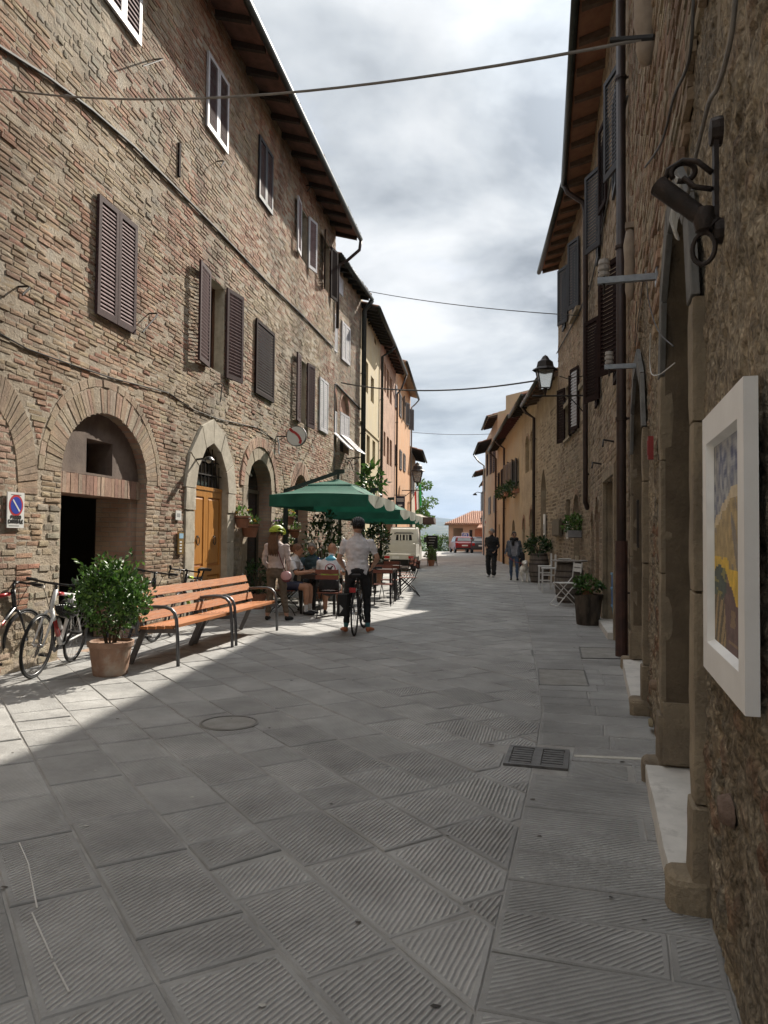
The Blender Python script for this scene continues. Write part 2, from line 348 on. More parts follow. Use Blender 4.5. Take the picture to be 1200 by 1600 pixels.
def slab_geom(mb, poly, shade, ang, rib, zoff, tilt, c=(0, 0)):
    a = inset(poly, .003); b = inset(poly, .008)
    if not a or not b: return False
    if area(b) <= 2e-4: return False
    c3 = inset(poly, random.uniform(.02, .034))
    if not c3 or area(c3) < .012 or area(c3) > area(b) or any((c3[i] - c3[i - 1]).dot(b[i] - b[i - 1]) <= 0 for i in range(len(b))): c3 = None
    cx, cy = c; n = len(a); vs = []
    for q in b: vs.append((q.x - cx, q.y - cy, zoff + tilt[0] * (q.x - cx) + tilt[1] * (q.y - cy)))
    for q in a: vs.append((q.x - cx, q.y - cy, zoff - .0055 + tilt[0] * (q.x - cx) + tilt[1] * (q.y - cy)))
    for q in a: vs.append((q.x - cx, q.y - cy, -.04))
    if c3: vs += [(q.x - cx, q.y - cy, zoff + .0004 + tilt[0] * (q.x - cx) + tilt[1] * (q.y - cy)) for q in c3]
    fs = [tuple(range(3 * n, 4 * n)) if c3 else tuple(range(n))] + [(n + i, n + (i + 1) % n, (i + 1) % n, i) for i in range(n)] + [(2 * n + i, 2 * n + (i + 1) % n, n + (i + 1) % n, n + i) for i in range(n)]
    mb.add(vs, fs[:1], (shade, ang, rib)); base = len(mb.v) - len(vs)
    if c3: fs += [(i, (i + 1) % n, 3 * n + (i + 1) % n, 3 * n + i) for i in range(n)]
    for f in fs[1:]:
        mb.f.append(tuple(base + i for i in f)); mb.t.append((shade * 1.03, ang, .06)); mb.m.append(0)
    return True
def lay(slabs, root, keep, nm):
    """slabs: (polygon, shade, angle, rib); the `keep` that show largest become parts, the rest one stuff part"""
    def size(s):
        c = sum((Vector(p) for p in s[0]), Vector((0, 0))) / len(s[0]); y = c.y
        if y < 1.9 or abs(c.x / y) > .56: return 1e-9 / (1 + abs(y))
        return area(s[0]) / y ** 3
    cut = []
    for s in slabs:                      # leave room for the iron grate
        P = s[0]; c = sum((Vector(p) for p in P), Vector((0, 0))) / len(P)
        if (c - grate_c).length < .75:
            best = None; hitall = True; g4 = [Vector((p.x, p.y)) for p in GR]; gc = grate_c
            for i in range(4):
                e = g4[(i + 1) % 4] - g4[i]; n = Vector((e.y, -e.x)).normalized()
                if (gc - g4[i]).dot(n) < 0: n = -n
                Q = clip_half(P, g4[i] - n * .012, n); ar = area(Q) if len(Q) > 2 else 0
                if ar > area(P) - 1e-6: hitall = False
                if best is None or ar > best[0]: best = (ar, Q)
            if hitall:
                if best[0] < .003: continue
                P = best[1]
        cut.append((P,) + tuple(s[1:]))
    slabs = sorted(cut, key=size, reverse=True); rest = MB()
    for i, s in enumerate(slabs):
        c = sum((Vector(p) for p in s[0]), Vector((0, 0))) / len(s[0])
        zo = random.gauss(0, .0018); ti = (random.gauss(0, .004), random.gauss(0, .004))
        if i < keep:
            mb = MB()
            if slab_geom(mb, s[0], s[1], s[2], s[3], zo, ti, c): mb.build(nm, SLAB, root, loc=(c.x, c.y, 0))
        else:
            b2 = MB()
            if slab_geom(b2, s[0], s[1], s[2], s[3], zo, ti, c): rest.add([(v[0] + c.x, v[1] + c.y, v[2]) for v in b2.v], [], ()); rest.f += [tuple(k + len(rest.v) - len(b2.v) for k in f) for f in b2.f]; rest.t += b2.t; rest.m += b2.m
    r = rest.build(nm + 's_far', SLAB, root); r['kind'] = 'stuff'; r.name = 'distant_slabs'

# openings in the paving for the iron covers
def quad_of(pts): return [Vector((p.x, p.y)) for p in pts]
GR = [G(797, 1166), G(893, 1174), G(884, 1204), G(786, 1194)]
grate_c = sum((Vector((p.x, p.y)) for p in GR), Vector((0, 0))) / 4
man_c = G(358, 1130)

street = MB()
ys = [-6, 0, 10, 20, 30, 40, 50, 60, 70]
for y0, y1 in zip(ys, ys[1:]):
    street.poly([(-9, y0, -.006), (14, y0, -.006), (14, y1, -.006), (-9, y1, -.006)])
street_o = street.build('street', GROUT); street_o['kind'] = 'structure'
ua = Vector((-.54, .842)).normalized(); va = Vector((ua.y, -ua.x))
slabs = []
v = -14.0
while v < 34:
    wv_ = random.choice([.37, .39, .40, .42, .36]); u = -22 + random.random()
    while u < 60:
        lu = random.choice([.32, .45, .5, .6, .68, .75]) * random.uniform(.92, 1.08)
        sk = random.gauss(0, .012)
        c = ua * (u + lu / 2) + va * (v + wv_ / 2)
        if .9 < c.y < 44 and c.x < xat(BAND, c.y) + .6 and c.x > xat(LPOLY, c.y) - .5:
            P = [ua * u + va * v, ua * (u + sk) + va * (v + wv_), ua * (u + lu + sk) + va * (v + wv_), ua * (u + lu) + va * v]
            if area(P) < 0: P = P[::-1]
            for (x0, y0), (x1, y1) in zip(BAND, BAND[1:]):
                if y0 - .8 < c.y < y1 + .8:
                    d = Vector((x1 - x0, y1 - y0)).normalized(); P = clip_half(P, Vector((x0, y0)), Vector((d.y, -d.x)))
                    if len(P) < 3: break
            if len(P) >= 3 and area(P) > .004:
                if True:
                    left = min(1, max(0, (c.x - xat(LPOLY, c.y)) / 3.0))
                    rib = random.uniform(.7, 1.25) * (.35 + .65 * left)
                    if random.random() < .05: rib *= .3
                    slabs.append((P, random.uniform(.85, 1.1) * (1.06 - .04 * left), -(R(-27) + random.gauss(0, .13)), rib))
        u += lu + .008
    v += wv_ + .006
sp_root = thing('street_paving', 'ribbed grey stone slabs laid in slanting rows along the street', 'paving')
del sp_root['category']; sp_root['kind'] = 'structure'
lay(slabs, sp_root, 300, 'slab')

# the side band: slabs laid square to the houses on the right
def along(poly, s):
    for (x0, y0), (x1, y1) in zip(poly, poly[1:]):
        L = math.hypot(x1 - x0, y1 - y0)
        if s <= L: return Vector((x0 + (x1 - x0) * s / L, y0 + (y1 - y0) * s / L)), Vector((x1 - x0, y1 - y0)).normalized()
        s -= L
    return None
bs = []; s = 0; prev = None
while True:
    a = along(BAND, s)
    if a is None or a[0].y > 44: break
    p, d = a; d = (along(BAND, max(0, s - .6))[1] + d + (along(BAND, s + .6) or a)[1]).normalized()
    n = Vector((d.y, -d.x)); wd = .5
    while (p + n * wd).x < xat(RPOLY, (p + n * wd).y) + .02 and wd < 3: wd += .02
    q = p + n * wd
    if prev is not None:
        p0, q0 = prev; near = p.y < 5.2
        cuts = [0] + ([] if random.random() < .45 else [random.uniform(.68, .8)] if near else [random.uniform(.45, .7)]) + [1]
        for a0, a1 in zip(cuts, cuts[1:]):
            P = [p0.lerp(q0, a0), p0.lerp(q0, a1), p.lerp(q, a1), p.lerp(q, a0)]
            if area(P) < 0: P = P[::-1]
            c = sum(P, Vector((0, 0))) / 4
            if True:
                bs.append((P, random.uniform(.84, 1.0), -(R(-74) + random.gauss(0, .1)), random.uniform(.9, 1.35) * (1 if p.y < 7 else .5)))
    prev = (p, q); s += random.uniform(.27, .36)
bd_root = thing('pavement_band', 'band of grey slabs laid square to the right-hand houses', 'pavement')
del bd_root['category']; bd_root['kind'] = 'structure'
lay(bs, bd_root, 160, 'slab')

mb = MB(); rs = random.Random(9)
for k in range(110):     # chips, gum and crumbs lying on the slabs
    y = rs.uniform(2.1, 13) ** 1.0; x = xat(LPOLY, y) + 1.2 + rs.random() * (xat(RPOLY, y) - xat(LPOLY, y) - 1.4); r_ = rs.uniform(.004, .016); n = 6; q0 = rs.random() * 6
    pts = [(x + r_ * rs.uniform(.5, 1.2) * math.cos(q0 + 2 * PI * i / n) * 1.4, y + r_ * rs.uniform(.5, 1.2) * math.sin(q0 + 2 * PI * i / n)) for i in range(n)]; c = rs.choice(((.06, .055, .05), (.1, .09, .08), (.5, .48, .44)))
    mb.add([(a, b, .006) for a, b in pts] + [(x, y, .0085)], [(i, (i + 1) % n, n) for i in range(n)], c)
o = mb.build('litter', M('paving_litter', (1, 1, 1), .9, (.8, .8, .8), 30, tint='attr'), sp_root); o['kind'] = 'stuff'
a, b = G(897, 1182), G(1034, 1188); mb = MB(); mb.bar((a.x, a.y, .003), (b.x, b.y, .003), .045, .006); mb.build('pale_strip', M('pale_limestone', (.55, .53, .47), .8, (.45, .43, .38), 8, .3, 60), bd_root)
# ------------------------------------------------------------------ land beyond the crest, hills, haze
def land_z(x, y):
    if y < 74: return -.06
    z = -.06 - 1.2 * min(1, (y - 74) / 10) - max(0, min(y, 600) - 84) * .16
    z += 14 * (mnoise.noise((x / 260, y / 260, 3)) ) * min(1, max(0, (y - 130) / 200))
    if y > 900:
        k = (y - 900)
        far = min(1, k / 2200); z += far * (52 + 42 * mnoise.noise((x / 900, y / 1500, 9)) + 20 * mnoise.noise((x / 340, y / 700, 2)))
        far2 = min(1, max(0, (y - 3600) / 2500)); z += far2 * (125 + 70 * mnoise.noise((x / 1700, y / 3000, 1)) + 24 * mnoise.noise((x / 500, 1, 4)) - x * .012)
        far3 = min(1, max(0, (y - 7000) / 2500)); z += far3 * (185 + 75 * mnoise.noise((x / 2600, 5, 7)) + 30 * mnoise.noise((x / 800, 5, 3)))
    return z
HILL = M('hill_woods_and_fields', (.040, .058, .036), .95, (.022, .034, .022), .02, 0, var2=((.09, .085, .045), .006, .52, .58), detail=6)
yl = [-30, 0, 30, 60, 74, 77, 80, 84, 95, 115, 150, 200, 280, 380, 480, 600, 750, 950, 1200, 1500, 1900, 2300, 2700, 3100, 3600, 4100, 4600, 5100, 5600, 6100, 6700, 7300, 7900, 8500, 9200, 9900]
NX = 150; vs = []; fs = []
for y in yl:
    hw = max(60, y * .85)
    for i in range(NX + 1):
        x = -hw + 2 * hw * i / NX; vs.append((x, y, land_z(x, y)))
for j in range(len(yl) - 1):
    for i in range(NX): a = j * (NX + 1) + i; fs.append((a, a + 1, a + NX + 2, a + NX + 1))
mb = MB(); mb.add(vs, fs); land = mb.build('ground', HILL, smooth=True); land['kind'] = 'structure'

hz = MB(); hz.box(-9500, 9500, -200, 10500, -130, 420); ho = hz.build('haze', M('haze_air', (1, 1, 1))); ho['kind'] = 'stuff'
hm = bpy.data.materials.new('thin_blue_haze'); hm.use_nodes = True; ht = hm.node_tree; ht.nodes.clear()
pv = ht.nodes.new('ShaderNodeVolumePrincipled'); pv.inputs['Density'].default_value = 4.6e-5; pv.inputs['Color'].default_value = (.46, .66, 1, 1)
mo = ht.nodes.new('ShaderNodeOutputMaterial'); ht.links.new(pv.outputs[0], mo.inputs['Volume'])
ho.data.materials.clear(); ho.data.materials.append(hm)

# ------------------------------------------------------------------ iron covers
STONEGREY = M('cut_grey_stone', (.30, .29, .27), .85, (.22, .21, .19), 6, .4, 60)
t = thing('drain_grate', 'double cast iron drain grate set in the paving by the pavement band', 'drain grate', (grate_c.x, grate_c.y, 0), math.atan2((GR[1] - GR[0]).y, (GR[1] - GR[0]).x))
gw = ((GR[1] - GR[0]).length + (GR[2] - GR[3]).length) / 2; gh = ((GR[3] - GR[0]).length + (GR[2] - GR[1]).length) / 2
CASTIRON = M('worn_cast_iron', (.16, .155, .15), .5, (.10, .095, .09), 14, .3, 90, .5)
mb = MB(); x0, x1, y0, y1 = -gw / 2, gw / 2, -gh / 2, gh / 2
for (a, b, c_, d_) in ((x0, x1, y0, y0 + .03), (x0, x1, y1 - .03, y1), (x0, x0 + .03, y0 + .03, y1 - .03), (x1 - .03, x1, y0 + .03, y1 - .03), (-.03, .03, y0 + .03, y1 - .03)): mb.box(a, b, c_, d_, -.012, .011)
mb.build('frame', CASTIRON, t)
mb = MB(); mb.box(x0, x1, y0, y1, -.014, -.0125); mb.build('pit', M('drain_pit', (.01, .01, .01), .9), t)
for side in (-1, 1):
    xa, xb = (x0 + .035, -.035) if side < 0 else (.035, x1 - .035)
    nb = 7
    for i in range(nb):
        yy = y0 + .035 + (gh - .07) * (i + .5) / nb; mb = MB(); mb.box(xa, xb, yy - (gh - .07) / nb * .3, yy + (gh - .07) / nb * .3, -.01, .008); mb.build('bar', CASTIRON, t)
t = thing('manhole_cover', 'round stone-filled manhole cover in the shaded street left of centre', 'manhole cover', (man_c.x, man_c.y, 0))
mb = MB(); mb.lathe([(.225, -.01), (.232, .006), (.215, .0075), (.208, .003), (0.0, .0035)], 40); mb.build('cover', STONEGREY, t)
mb = MB(); mb.lathe([(.222, .0058), (.222, .0085), (.208, .0085), (.208, .004)], 40); mb.build('rim', CASTIRON, t)
for (pts, lab, nm) in (([G(841, 1046), G(913, 1048), G(920, 1073), G(843, 1071)], 'iron-edged stone access cover in the pavement band past the drain grate', 'access_cover'), ([G(905, 1012), G(978, 1014), G(985, 1030), G(909, 1029)], 'farther iron-edged access cover beside the brown downpipe foot', 'access_cover')):
    c = sum(pts, Vector()) / 4; t = thing(nm, lab, 'access cover', (c.x, c.y, 0)); pl = [p - c for p in pts]
    mb = MB(); mb.prism([(p.x * .96, p.y * .96, -.01) for p in pl], (0, 0, .0175)); mb.build('lid', STONEGREY, t)
    mb = MB()
    for i in range(4): mb.bar((pl[i].x, pl[i].y, .004), (pl[(i + 1) % 4].x, pl[(i + 1) % 4].y, .004), .014, .012)
    mb.build('frame', CASTIRON, t)
mb = MB()
for (a, b) in (((30, 1318), (44, 1350)), ((44, 1350), (58, 1420)), ((50, 1428), (82, 1500)), ((84, 1506), (108, 1552))):
    p, q = G(*a), G(*b); mb.bar((p.x, p.y, .0045), (q.x, q.y, .0045), .006, .002)
o = mb.build('chalk_line', M('chalk', (.6, .58, .54), .95), sp_root); o['kind'] = 'stuff'
# ------------------------------------------------------------------ facade tools: local x runs along the street, `out` towards it, z up
class Face:
    def __init__(self, P0, P1, left, name, label, cat='house'):
        self.P0 = Vector((*P0, 0)); self.P1 = Vector((*P1, 0)); self.d = (self.P1 - self.P0); self.L = self.d.length; self.d.normalize()
        self.sg = -1 if left else 1
        self.n = Vector((self.d.y, -self.d.x, 0)) if left else Vector((-self.d.y, self.d.x, 0))
        self.rz = math.atan2(self.d.y, self.d.x)
        self.root = thing(name, label, cat, self.P0, self.rz); self.ops = []
    def map(self, s, o, z): return (s, self.sg * o, z)
    def mb(self): return MB(self.map)
    def hit(self, px, py, out=0):
        r = ray(px, py); o = Vector((0, 0, CAM_H)); p0 = self.P0 + self.n * out
        t = (p0 - o).dot(self.n) / r.dot(self.n); p = o + r * t
        return (p - self.P0).dot(self.d), p.z
    def world(self, s, o, z): return self.P0 + self.d * s + self.n * o + Vector((0, 0, z))
    def rect(self, x0, y0, x1, y1):
        """pixel top-left (x0,y0) and bottom-right (x1,y1) -> s0, s1, z0, z1"""
        a = self.hit(x0, y0); b = self.hit(x1, y1)
        return min(a[0], b[0]), max(a[0], b[0]), b[1], a[1]
class Op:
    def __init__(self, s0, s1, z0, zs, zt=None, ring=0, p=2.0, jamb=0, depth=.25):
        self.s0, self.s1, self.z0, self.zs, self.zt = s0, s1, z0, zs, zt if zt else zs
        self.c = (s0 + s1) / 2; self.hw = (s1 - s0) / 2; self.rise = self.zt - zs; self.ring = ring; self.p = p; self.jamb = jamb; self.depth = depth
    def half(self, z, grow=False):
        if z < self.z0: return 0
        g = self.ring if grow else 0; j = self.jamb if grow else 0
        if z <= self.zs: return self.hw + j
        if self.rise <= 0: return 0
        k = (z - self.zs) / (self.rise + g)
        return (self.hw + max(g, 0)) * (1 - k ** self.p) ** (1 / self.p) if k < 1 else 0
    def arc(self, t, g=0):   # t 0..1 from the near springing over the top to the far one
        a = PI * (1 - t); c, s_ = math.cos(a), max(0, math.sin(a)); q = 2 / self.p
        return self.c + (self.hw + g) * math.copysign(abs(c) ** q, c), self.zs + (self.rise + g) * s_ ** q
    def outline(self, n=20, g=0):
        if self.rise <= 0: return [(self.s0, self.z0), (self.s0, self.zs), (self.s1, self.zs), (self.s1, self.z0)]
        return [(self.s0 - g, self.z0)] + [self.arc(i / n, g) for i in range(n + 1)] + [(self.s1 + g, self.z0)]
def free(z, s0, s1, ops, grow=False):
    iv = [(s0, s1)]
    for o in ops:
        h = o.half(z, grow)
        if h <= 0: continue
        a, b = o.c - h, o.c + h; nv = []
        for (x, y) in iv:
            if b <= x or a >= y: nv.append((x, y)); continue
            if a > x: nv.append((x, a))
            if b < y: nv.append((b, y))
        iv = nv
    return iv
def backing(fr, s0, s1, z0, z1, mat, name='wall', out=0, dz=.12, parent=None):
    """the plane of a wall with its openings left out"""
    zs = set([z0, z1])
    for o in fr.ops:
        zs |= {o.z0, o.zs}
        if o.rise > 0: zs |= {o.zs + o.rise * k / 14 for k in range(15)}
    zs = sorted(z for z in zs if z0 <= z <= z1); mb = fr.mb()
    for a, b in zip(zs, zs[1:]):
        if b - a < 1e-5: continue
        for (x, y) in free((a + b) / 2, s0, s1, fr.ops):
            mb.add([(x, out, a), (y, out, a), (y, out, b), (x, out, b)], [(0, 1, 2, 3)])
    return mb.build(name, mat, parent or fr.root)
def reveal(fr, op, mat, depth=None, name='reveal', sill=True, out=.0):
    d = depth or op.depth; mb = fr.mb(); pts = op.outline()
    if sill: pts = pts + [pts[0]]
    for (a, b) in zip(pts, pts[1:]): mb.add([(a[0], out, a[1]), (b[0], out, b[1]), (b[0], -d, b[1]), (a[0], -d, a[1])], [(0, 1, 2, 3)])
    return mb.build(name, mat, fr.root)
def plug(fr, op, mat, depth, name, parent=None):
    mb = fr.mb(); mb.poly([(s, -depth, z) for s, z in op.outline()]); return mb.build(name, mat, parent or fr.root)
BRICKV = []
def unit_brick(rng):
    L, H, d = .25, .06, .03; j = lambda k: rng.uniform(-k, k); c = .006
    f = [(-L / 2 + c + j(.004), d + j(.003), -H / 2 + c + j(.0035)), (L / 2 - c + j(.004), d + j(.003), -H / 2 + c + j(.0035)), (L / 2 - c + j(.004), d + j(.003), H / 2 - c + j(.004)), (-L / 2 + c + j(.004), d + j(.003), H / 2 - c + j(.004))]
    m_ = (0 + j(.03), d + .003 + j(.003), j(.008))
    b = [(-L / 2, 0, -H / 2), (L / 2, 0, -H / 2), (L / 2, 0, H / 2), (-L / 2, 0, H / 2)]
    return f + [m_] + b, [(0, 1, 4), (1, 2, 4), (2, 3, 4), (3, 0, 4), (5, 6, 1, 0), (6, 7, 2, 1), (7, 8, 3, 2), (8, 5, 0, 3)]
UB = [unit_brick(random) for _ in range(14)]
def brick_list(fr, s0, s1, z0, z1, tintf, h=.07, lr=(.15, .32), skip=.02, wob=.008, gap=.011, zonef=None):
    """courses of bricks as (s, z, length, height, tint, proud)"""
    res = []; z = z0
    while z < z1:
        hh = h * random.uniform(.9, 1.12)
        for (x, y) in free(z + hh / 2, s0, s1, fr.ops, True):
            s = x - random.uniform(0, .1) if x == s0 else x
            while s < y - .03:
                L = random.uniform(*lr); L = min(L, y - s)
                if y - s - L < .07: L = y - s
                zz = z + hh / 2 + wob * mnoise.noise((s * .55, z * .9, 4))
                if (zonef is None or zonef(s + L / 2, zz)) and random.random() > skip:
                    pr = random.gauss(-.0065, .004)
                    if random.random() < .04: pr -= random.uniform(.004, .012)
                    res.append((s + L / 2, zz, L - gap, hh - gap * random.uniform(.7, 1.1), tintf(s, zz), pr))
                s += L
        z += hh
    return res
def brick_mesh(fr, lst, name, mat, parent=None, out=0.0):
    mb = fr.mb()
    for (s, z, L, H, t, pr) in lst:
        vs, fs = random.choice(UB); kx, kz = L / .25, H / .06; fl = random.choice((1, -1)); r_ = random.gauss(0, .0035)
        mb.add([(s + fl * x * kx - zz * kz * r_, out - .018 + (y + (pr if y > .001 else 0)), z + zz * kz + x * kx * fl * r_) for (x, y, zz) in vs], fs, t)
    o = mb.build(name, mat, parent or fr.root); o['kind'] = 'stuff'; return o
def tints(pal, s, z, jit=.12, k=.45, seed=0):
    n = .5 + .9 * mnoise.noise((s * k, z * k * 1.4, seed)) + random.gauss(0, .2); n = min(.999, max(0, n)); a = pal[int(n * len(pal))]
    b = random.uniform(1 - jit, 1 + jit) * (1 + .3 * mnoise.noise((s * .33, z * .28, seed + 20))); return tuple(min(.95, c * b * random.uniform(.97, 1.03)) for c in a)
# ---- windows and louvred shutters
SLATM = {}
def leaf(fr, s, z0, z1, w, dirn, a, matF, matS, nsl, single=True, flip=False, out=.03, split=None, label=None, name='shutter'):
    """one louvred leaf hinged at s; dirn +1/-1 which way it runs, a = how far it swings out from the wall plane"""
    h = z1 - z0; t = .038; st = min(.07, w * .2)
    ro = bpy.data.objects.new('tmp', None)
    mb = MB(); mb.box(0, st, -t / 2, t / 2, 0, h); mb.box(w - st, w, -t / 2, t / 2, 0, h); mb.box(st, w - st, -t / 2, t / 2, 0, st * 1.3); mb.box(st, w - st, -t / 2, t / 2, h - st, h)
    rails = []
    if split: mb.box(st, w - st, -t / 2, t / 2, h * split, h * split + st); rails.append((h * split, h * split + st))
    o = mb.build(name, matF, fr.root, loc=fr.map(s, out, z0), rz=math.atan2(fr.sg * math.sin(a), dirn * math.cos(a)))
    if label: o['label'] = label
    # which side of the leaf looks to the street: decides the fall of the slats
    ang = o.rotation_euler.z; ny = Vector((-math.sin(ang), math.cos(ang))); sgn = 1 if ny.y * fr.sg >= 0 else -1
    if abs(ny.y) < .15: sgn = 1
    if flip: sgn = -sgn
    zs = np.linspace(st * 1.3, h - st, nsl + 1); pit = zs[1] - zs[0]
    key = (round(w, 2), round(pit, 3), sgn, matS.name); joined = MB()
    vs = [(st - .004, sgn * (t / 2 - .004), -.25 * pit - .008), (w - st + .004, sgn * (t / 2 - .004), -.25 * pit - .008), (w - st + .004, -sgn * (t / 2 - .004), pit * .62), (st - .004, -sgn * (t / 2 - .004), pit * .62)]
    vs2 = [(x, y, z + .011) for x, y, z in vs]; fs = [(0, 1, 2, 3), (7, 6, 5, 4), (0, 4, 5, 1), (1, 5, 6, 2), (2, 6, 7, 3), (3, 7, 4, 0)]
    if single and key not in SLATM: SLATM[key] = MB().add(vs + vs2, fs).mesh('slat', matS)
    for q in zs[:-1]:
        if any(a_ - pit * .8 < q < b_ for a_, b_ in rails): continue
        if single: inst('slat', SLATM[key], o, (0, 0, q + pit * .25))
        else: joined.add([(x, y, z + q + pit * .25) for x, y, z in vs + vs2], fs)
    if not single: j = joined.build('slats', matS, o); j['kind'] = 'stuff'
    bpy.data.objects.remove(ro); return o
def window(fr, op, frame_mat, rev_mat, depth=.2, glass=DARKGLASS, cross=True, sill=None):
    """frame with panes set back in an opening"""
    fr.ops.append(op); reveal(fr, op, rev_mat, depth + .02)
    mb = fr.mb(); b = .05; s0, s1, z0, z1 = op.s0, op.s1, op.z0, op.zs; d0, d1 = -depth - .02, -depth + .03
    def bx(a, b_, c, d): mb.box(a, b_, min(d0, d1), max(d0, d1), c, d)
    bx(s0, s0 + b, z0, z1); bx(s1 - b, s1, z0, z1); bx(s0 + b, s1 - b, z0, z0 + b); bx(s0 + b, s1 - b, z1 - b, z1)
    if cross: m_ = (s0 + s1) / 2; bx(m_ - .035, m_ + .035, z0 + b, z1 - b)
    f = mb.build('window', frame_mat, fr.root)
    mb = fr.mb(); mb.poly([(s0 + .01, -depth, z0 + .01), (s1 - .01, -depth, z0 + .01), (s1 - .01, -depth, z1 - .01), (s0 + .01, -depth, z1 - .01)]); mb.build('pane', glass, f)
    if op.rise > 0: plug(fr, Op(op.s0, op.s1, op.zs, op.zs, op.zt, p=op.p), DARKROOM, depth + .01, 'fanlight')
    if sill: mb = fr.mb(); mb.box(s0 - .08, s1 + .08, -.1, .07, z0 - .07, z0 - .002); mb.build('sill', sill, fr.root)
    return f
def shuttered(fr, box, matF, matS, nsl=26, mode='closed', frame=None, rev=None, single=False, a1=.05, a2=.05, double=True, sill=None, wl=None):
    s0, s1, z0, z1 = box; m_ = (s0 + s1) / 2
    if mode == 'closed':
        if double:
            leaf(fr, s0, z0, z1, m_ - s0 - .004, 1, .0, matF, matS, nsl, single, out=.035); leaf(fr, s1, z0, z1, s1 - m_ - .004, -1, .0, matF, matS, nsl, single, out=.035)
        else: leaf(fr, s0, z0, z1, s1 - s0, 1, .0, matF, matS, nsl, single, out=.035)
        return
    op = Op(s0, s1, z0, z1, depth=.22); window(fr, op, frame or matF, rev or MORTAR, .22, sill=sill)
    wl = wl or (s1 - s0) / 2
    leaf(fr, s0 - .02, z0 - .04, z1 + .04, wl, -1, a1, matF, matS, nsl, single, True, out=.04); leaf(fr, s1 + .02, z0 - .04, z1 + .04, wl, 1, a2, matF, matS, nsl, single, True, out=.04)
# ---- eaves
def eave(fr, s0, s1, ze, ov, soffit, rafter=None, step=.9, gutter=GUTTER, pitch=.3, gut_r=.07, tiles=True, depth=5.5, raf=(.10, .13), e0=0, e1=0):
    mb = fr.mb(); x0, x1 = s0 - e0, s1 + e1
    prof = [(ov, ze), (ov, ze + .05), (-depth, ze + .05 + (depth + ov) * pitch), (-depth, ze + (depth + ov) * pitch)]
    mb.add([(x0, o, z) for o, z in prof] + [(x1, o, z) for o, z in prof], [(0, 1, 2, 3), (7, 6, 5, 4), (0, 4, 5, 1), (1, 5, 6, 2), (2, 6, 7, 3), (3, 7, 4, 0)])
    r = mb.build('roof', soffit, fr.root)
    if rafter:
        n = max(2, round((x1 - x0 - .15) / step)); me = None
        for i in range(n + 1):
            s = x0 + .08 + (x1 - x0 - .16) * i / n
            if me is None:
                m2 = fr.mb(); a, b = -.05, ov - .04; za, zb = ze + (ov - a) * pitch - .003, ze + (ov - b) * pitch - .003; wd, hh = raf
                m2.add([(-wd / 2, a, za), (wd / 2, a, za), (wd / 2, a, za - hh), (-wd / 2, a, za - hh), (-wd / 2, b, zb), (wd / 2, b, zb), (wd / 2, b, zb - hh * .75), (-wd / 2, b, zb - hh * .75)], [(0, 1, 2, 3), (7, 6, 5, 4), (0, 4, 5, 1), (1, 5, 6, 2), (2, 6, 7, 3), (3, 7, 4, 0)])
                me = m2.mesh('rafter', rafter)
            inst('rafter', me, r, (s, 0, 0))
    if tiles:
        mb = fr.mb(); s = x0 + .1
        while s < x1 - .05:
            k = random.uniform(.7, 1.15); t = (k, k * random.uniform(.9, 1), k * random.uniform(.85, 1)); o_ = ov + .07 + random.uniform(-.02, .02)
            for row in range(4):
                oa, ob = o_ - row * .38, o_ - row * .38 - .42; za, zb = ze + .075 + (ov - oa) * pitch + row * .004, ze + .06 + (ov - ob) * pitch
                pts = [(s + .085 * math.cos(q), .075 * math.sin(q)) for q in np.linspace(0, PI, 6)]
                mb.add([(x, oa, za + y) for x, y in pts] + [(s + (x - s) * .8, ob, zb + y * .8) for x, y in pts], [(i, i + 1, i + 7, i + 6) for i in range(5)], t)
            s += random.uniform(.19, .22)
        o = mb.build('roof_tiles', TILEROOF, r); o['kind'] = 'stuff'
    if gutter:
        mb = fr.mb(); mb.tube([(x0 - .02, ov + gut_r * .9, ze + .01), ((x0 + x1) / 2, ov + gut_r * .9, ze - .015), (x1 + .02, ov + gut_r * .9, ze - .03)], gut_r, 10); mb.build('gutter', gutter, r, smooth=True)
    return r
def ends(fr, s0, s1, z1, mat, depth=5.5, pitch=.3, ov=.7, which=(0, 1)):
    mb = fr.mb()
    for k, s in ((0, s0), (1, s1)):
        if k in which: mb.poly([(s, 0, 0), (s, -depth, 0), (s, -depth, z1 + (depth) * pitch), (s, 0, z1)])
    mb.box(s0, s1, -depth - .1, -depth, 0, z1 + depth * pitch)
    mb.build('end_wall', mat, fr.root)
def pipe(fr, pts, r, mat, parent=None, clips=True):
    mb = fr.mb(); mb.tube(pts, r, 10)
    o = mb.build('downpipe', mat, parent or fr.root, smooth=True)
    if clips:
        za, zb = pts[-1][2], max(p[2] for p in pts); z = za + .8
        while z < zb - .8:
            mb = fr.mb(); mb.lathe([(r + .004, -.02), (r + .012, -.02), (r + .012, .02), (r + .004, .02)], 10, (pts[-1][0], pts[-1][1], z)); mb.box(pts[-1][0] - .012, pts[-1][0] + .012, 0, pts[-1][1] - r, z - .012, z + .012); mb.build('clip', mat, o); z += 2.2
    return o
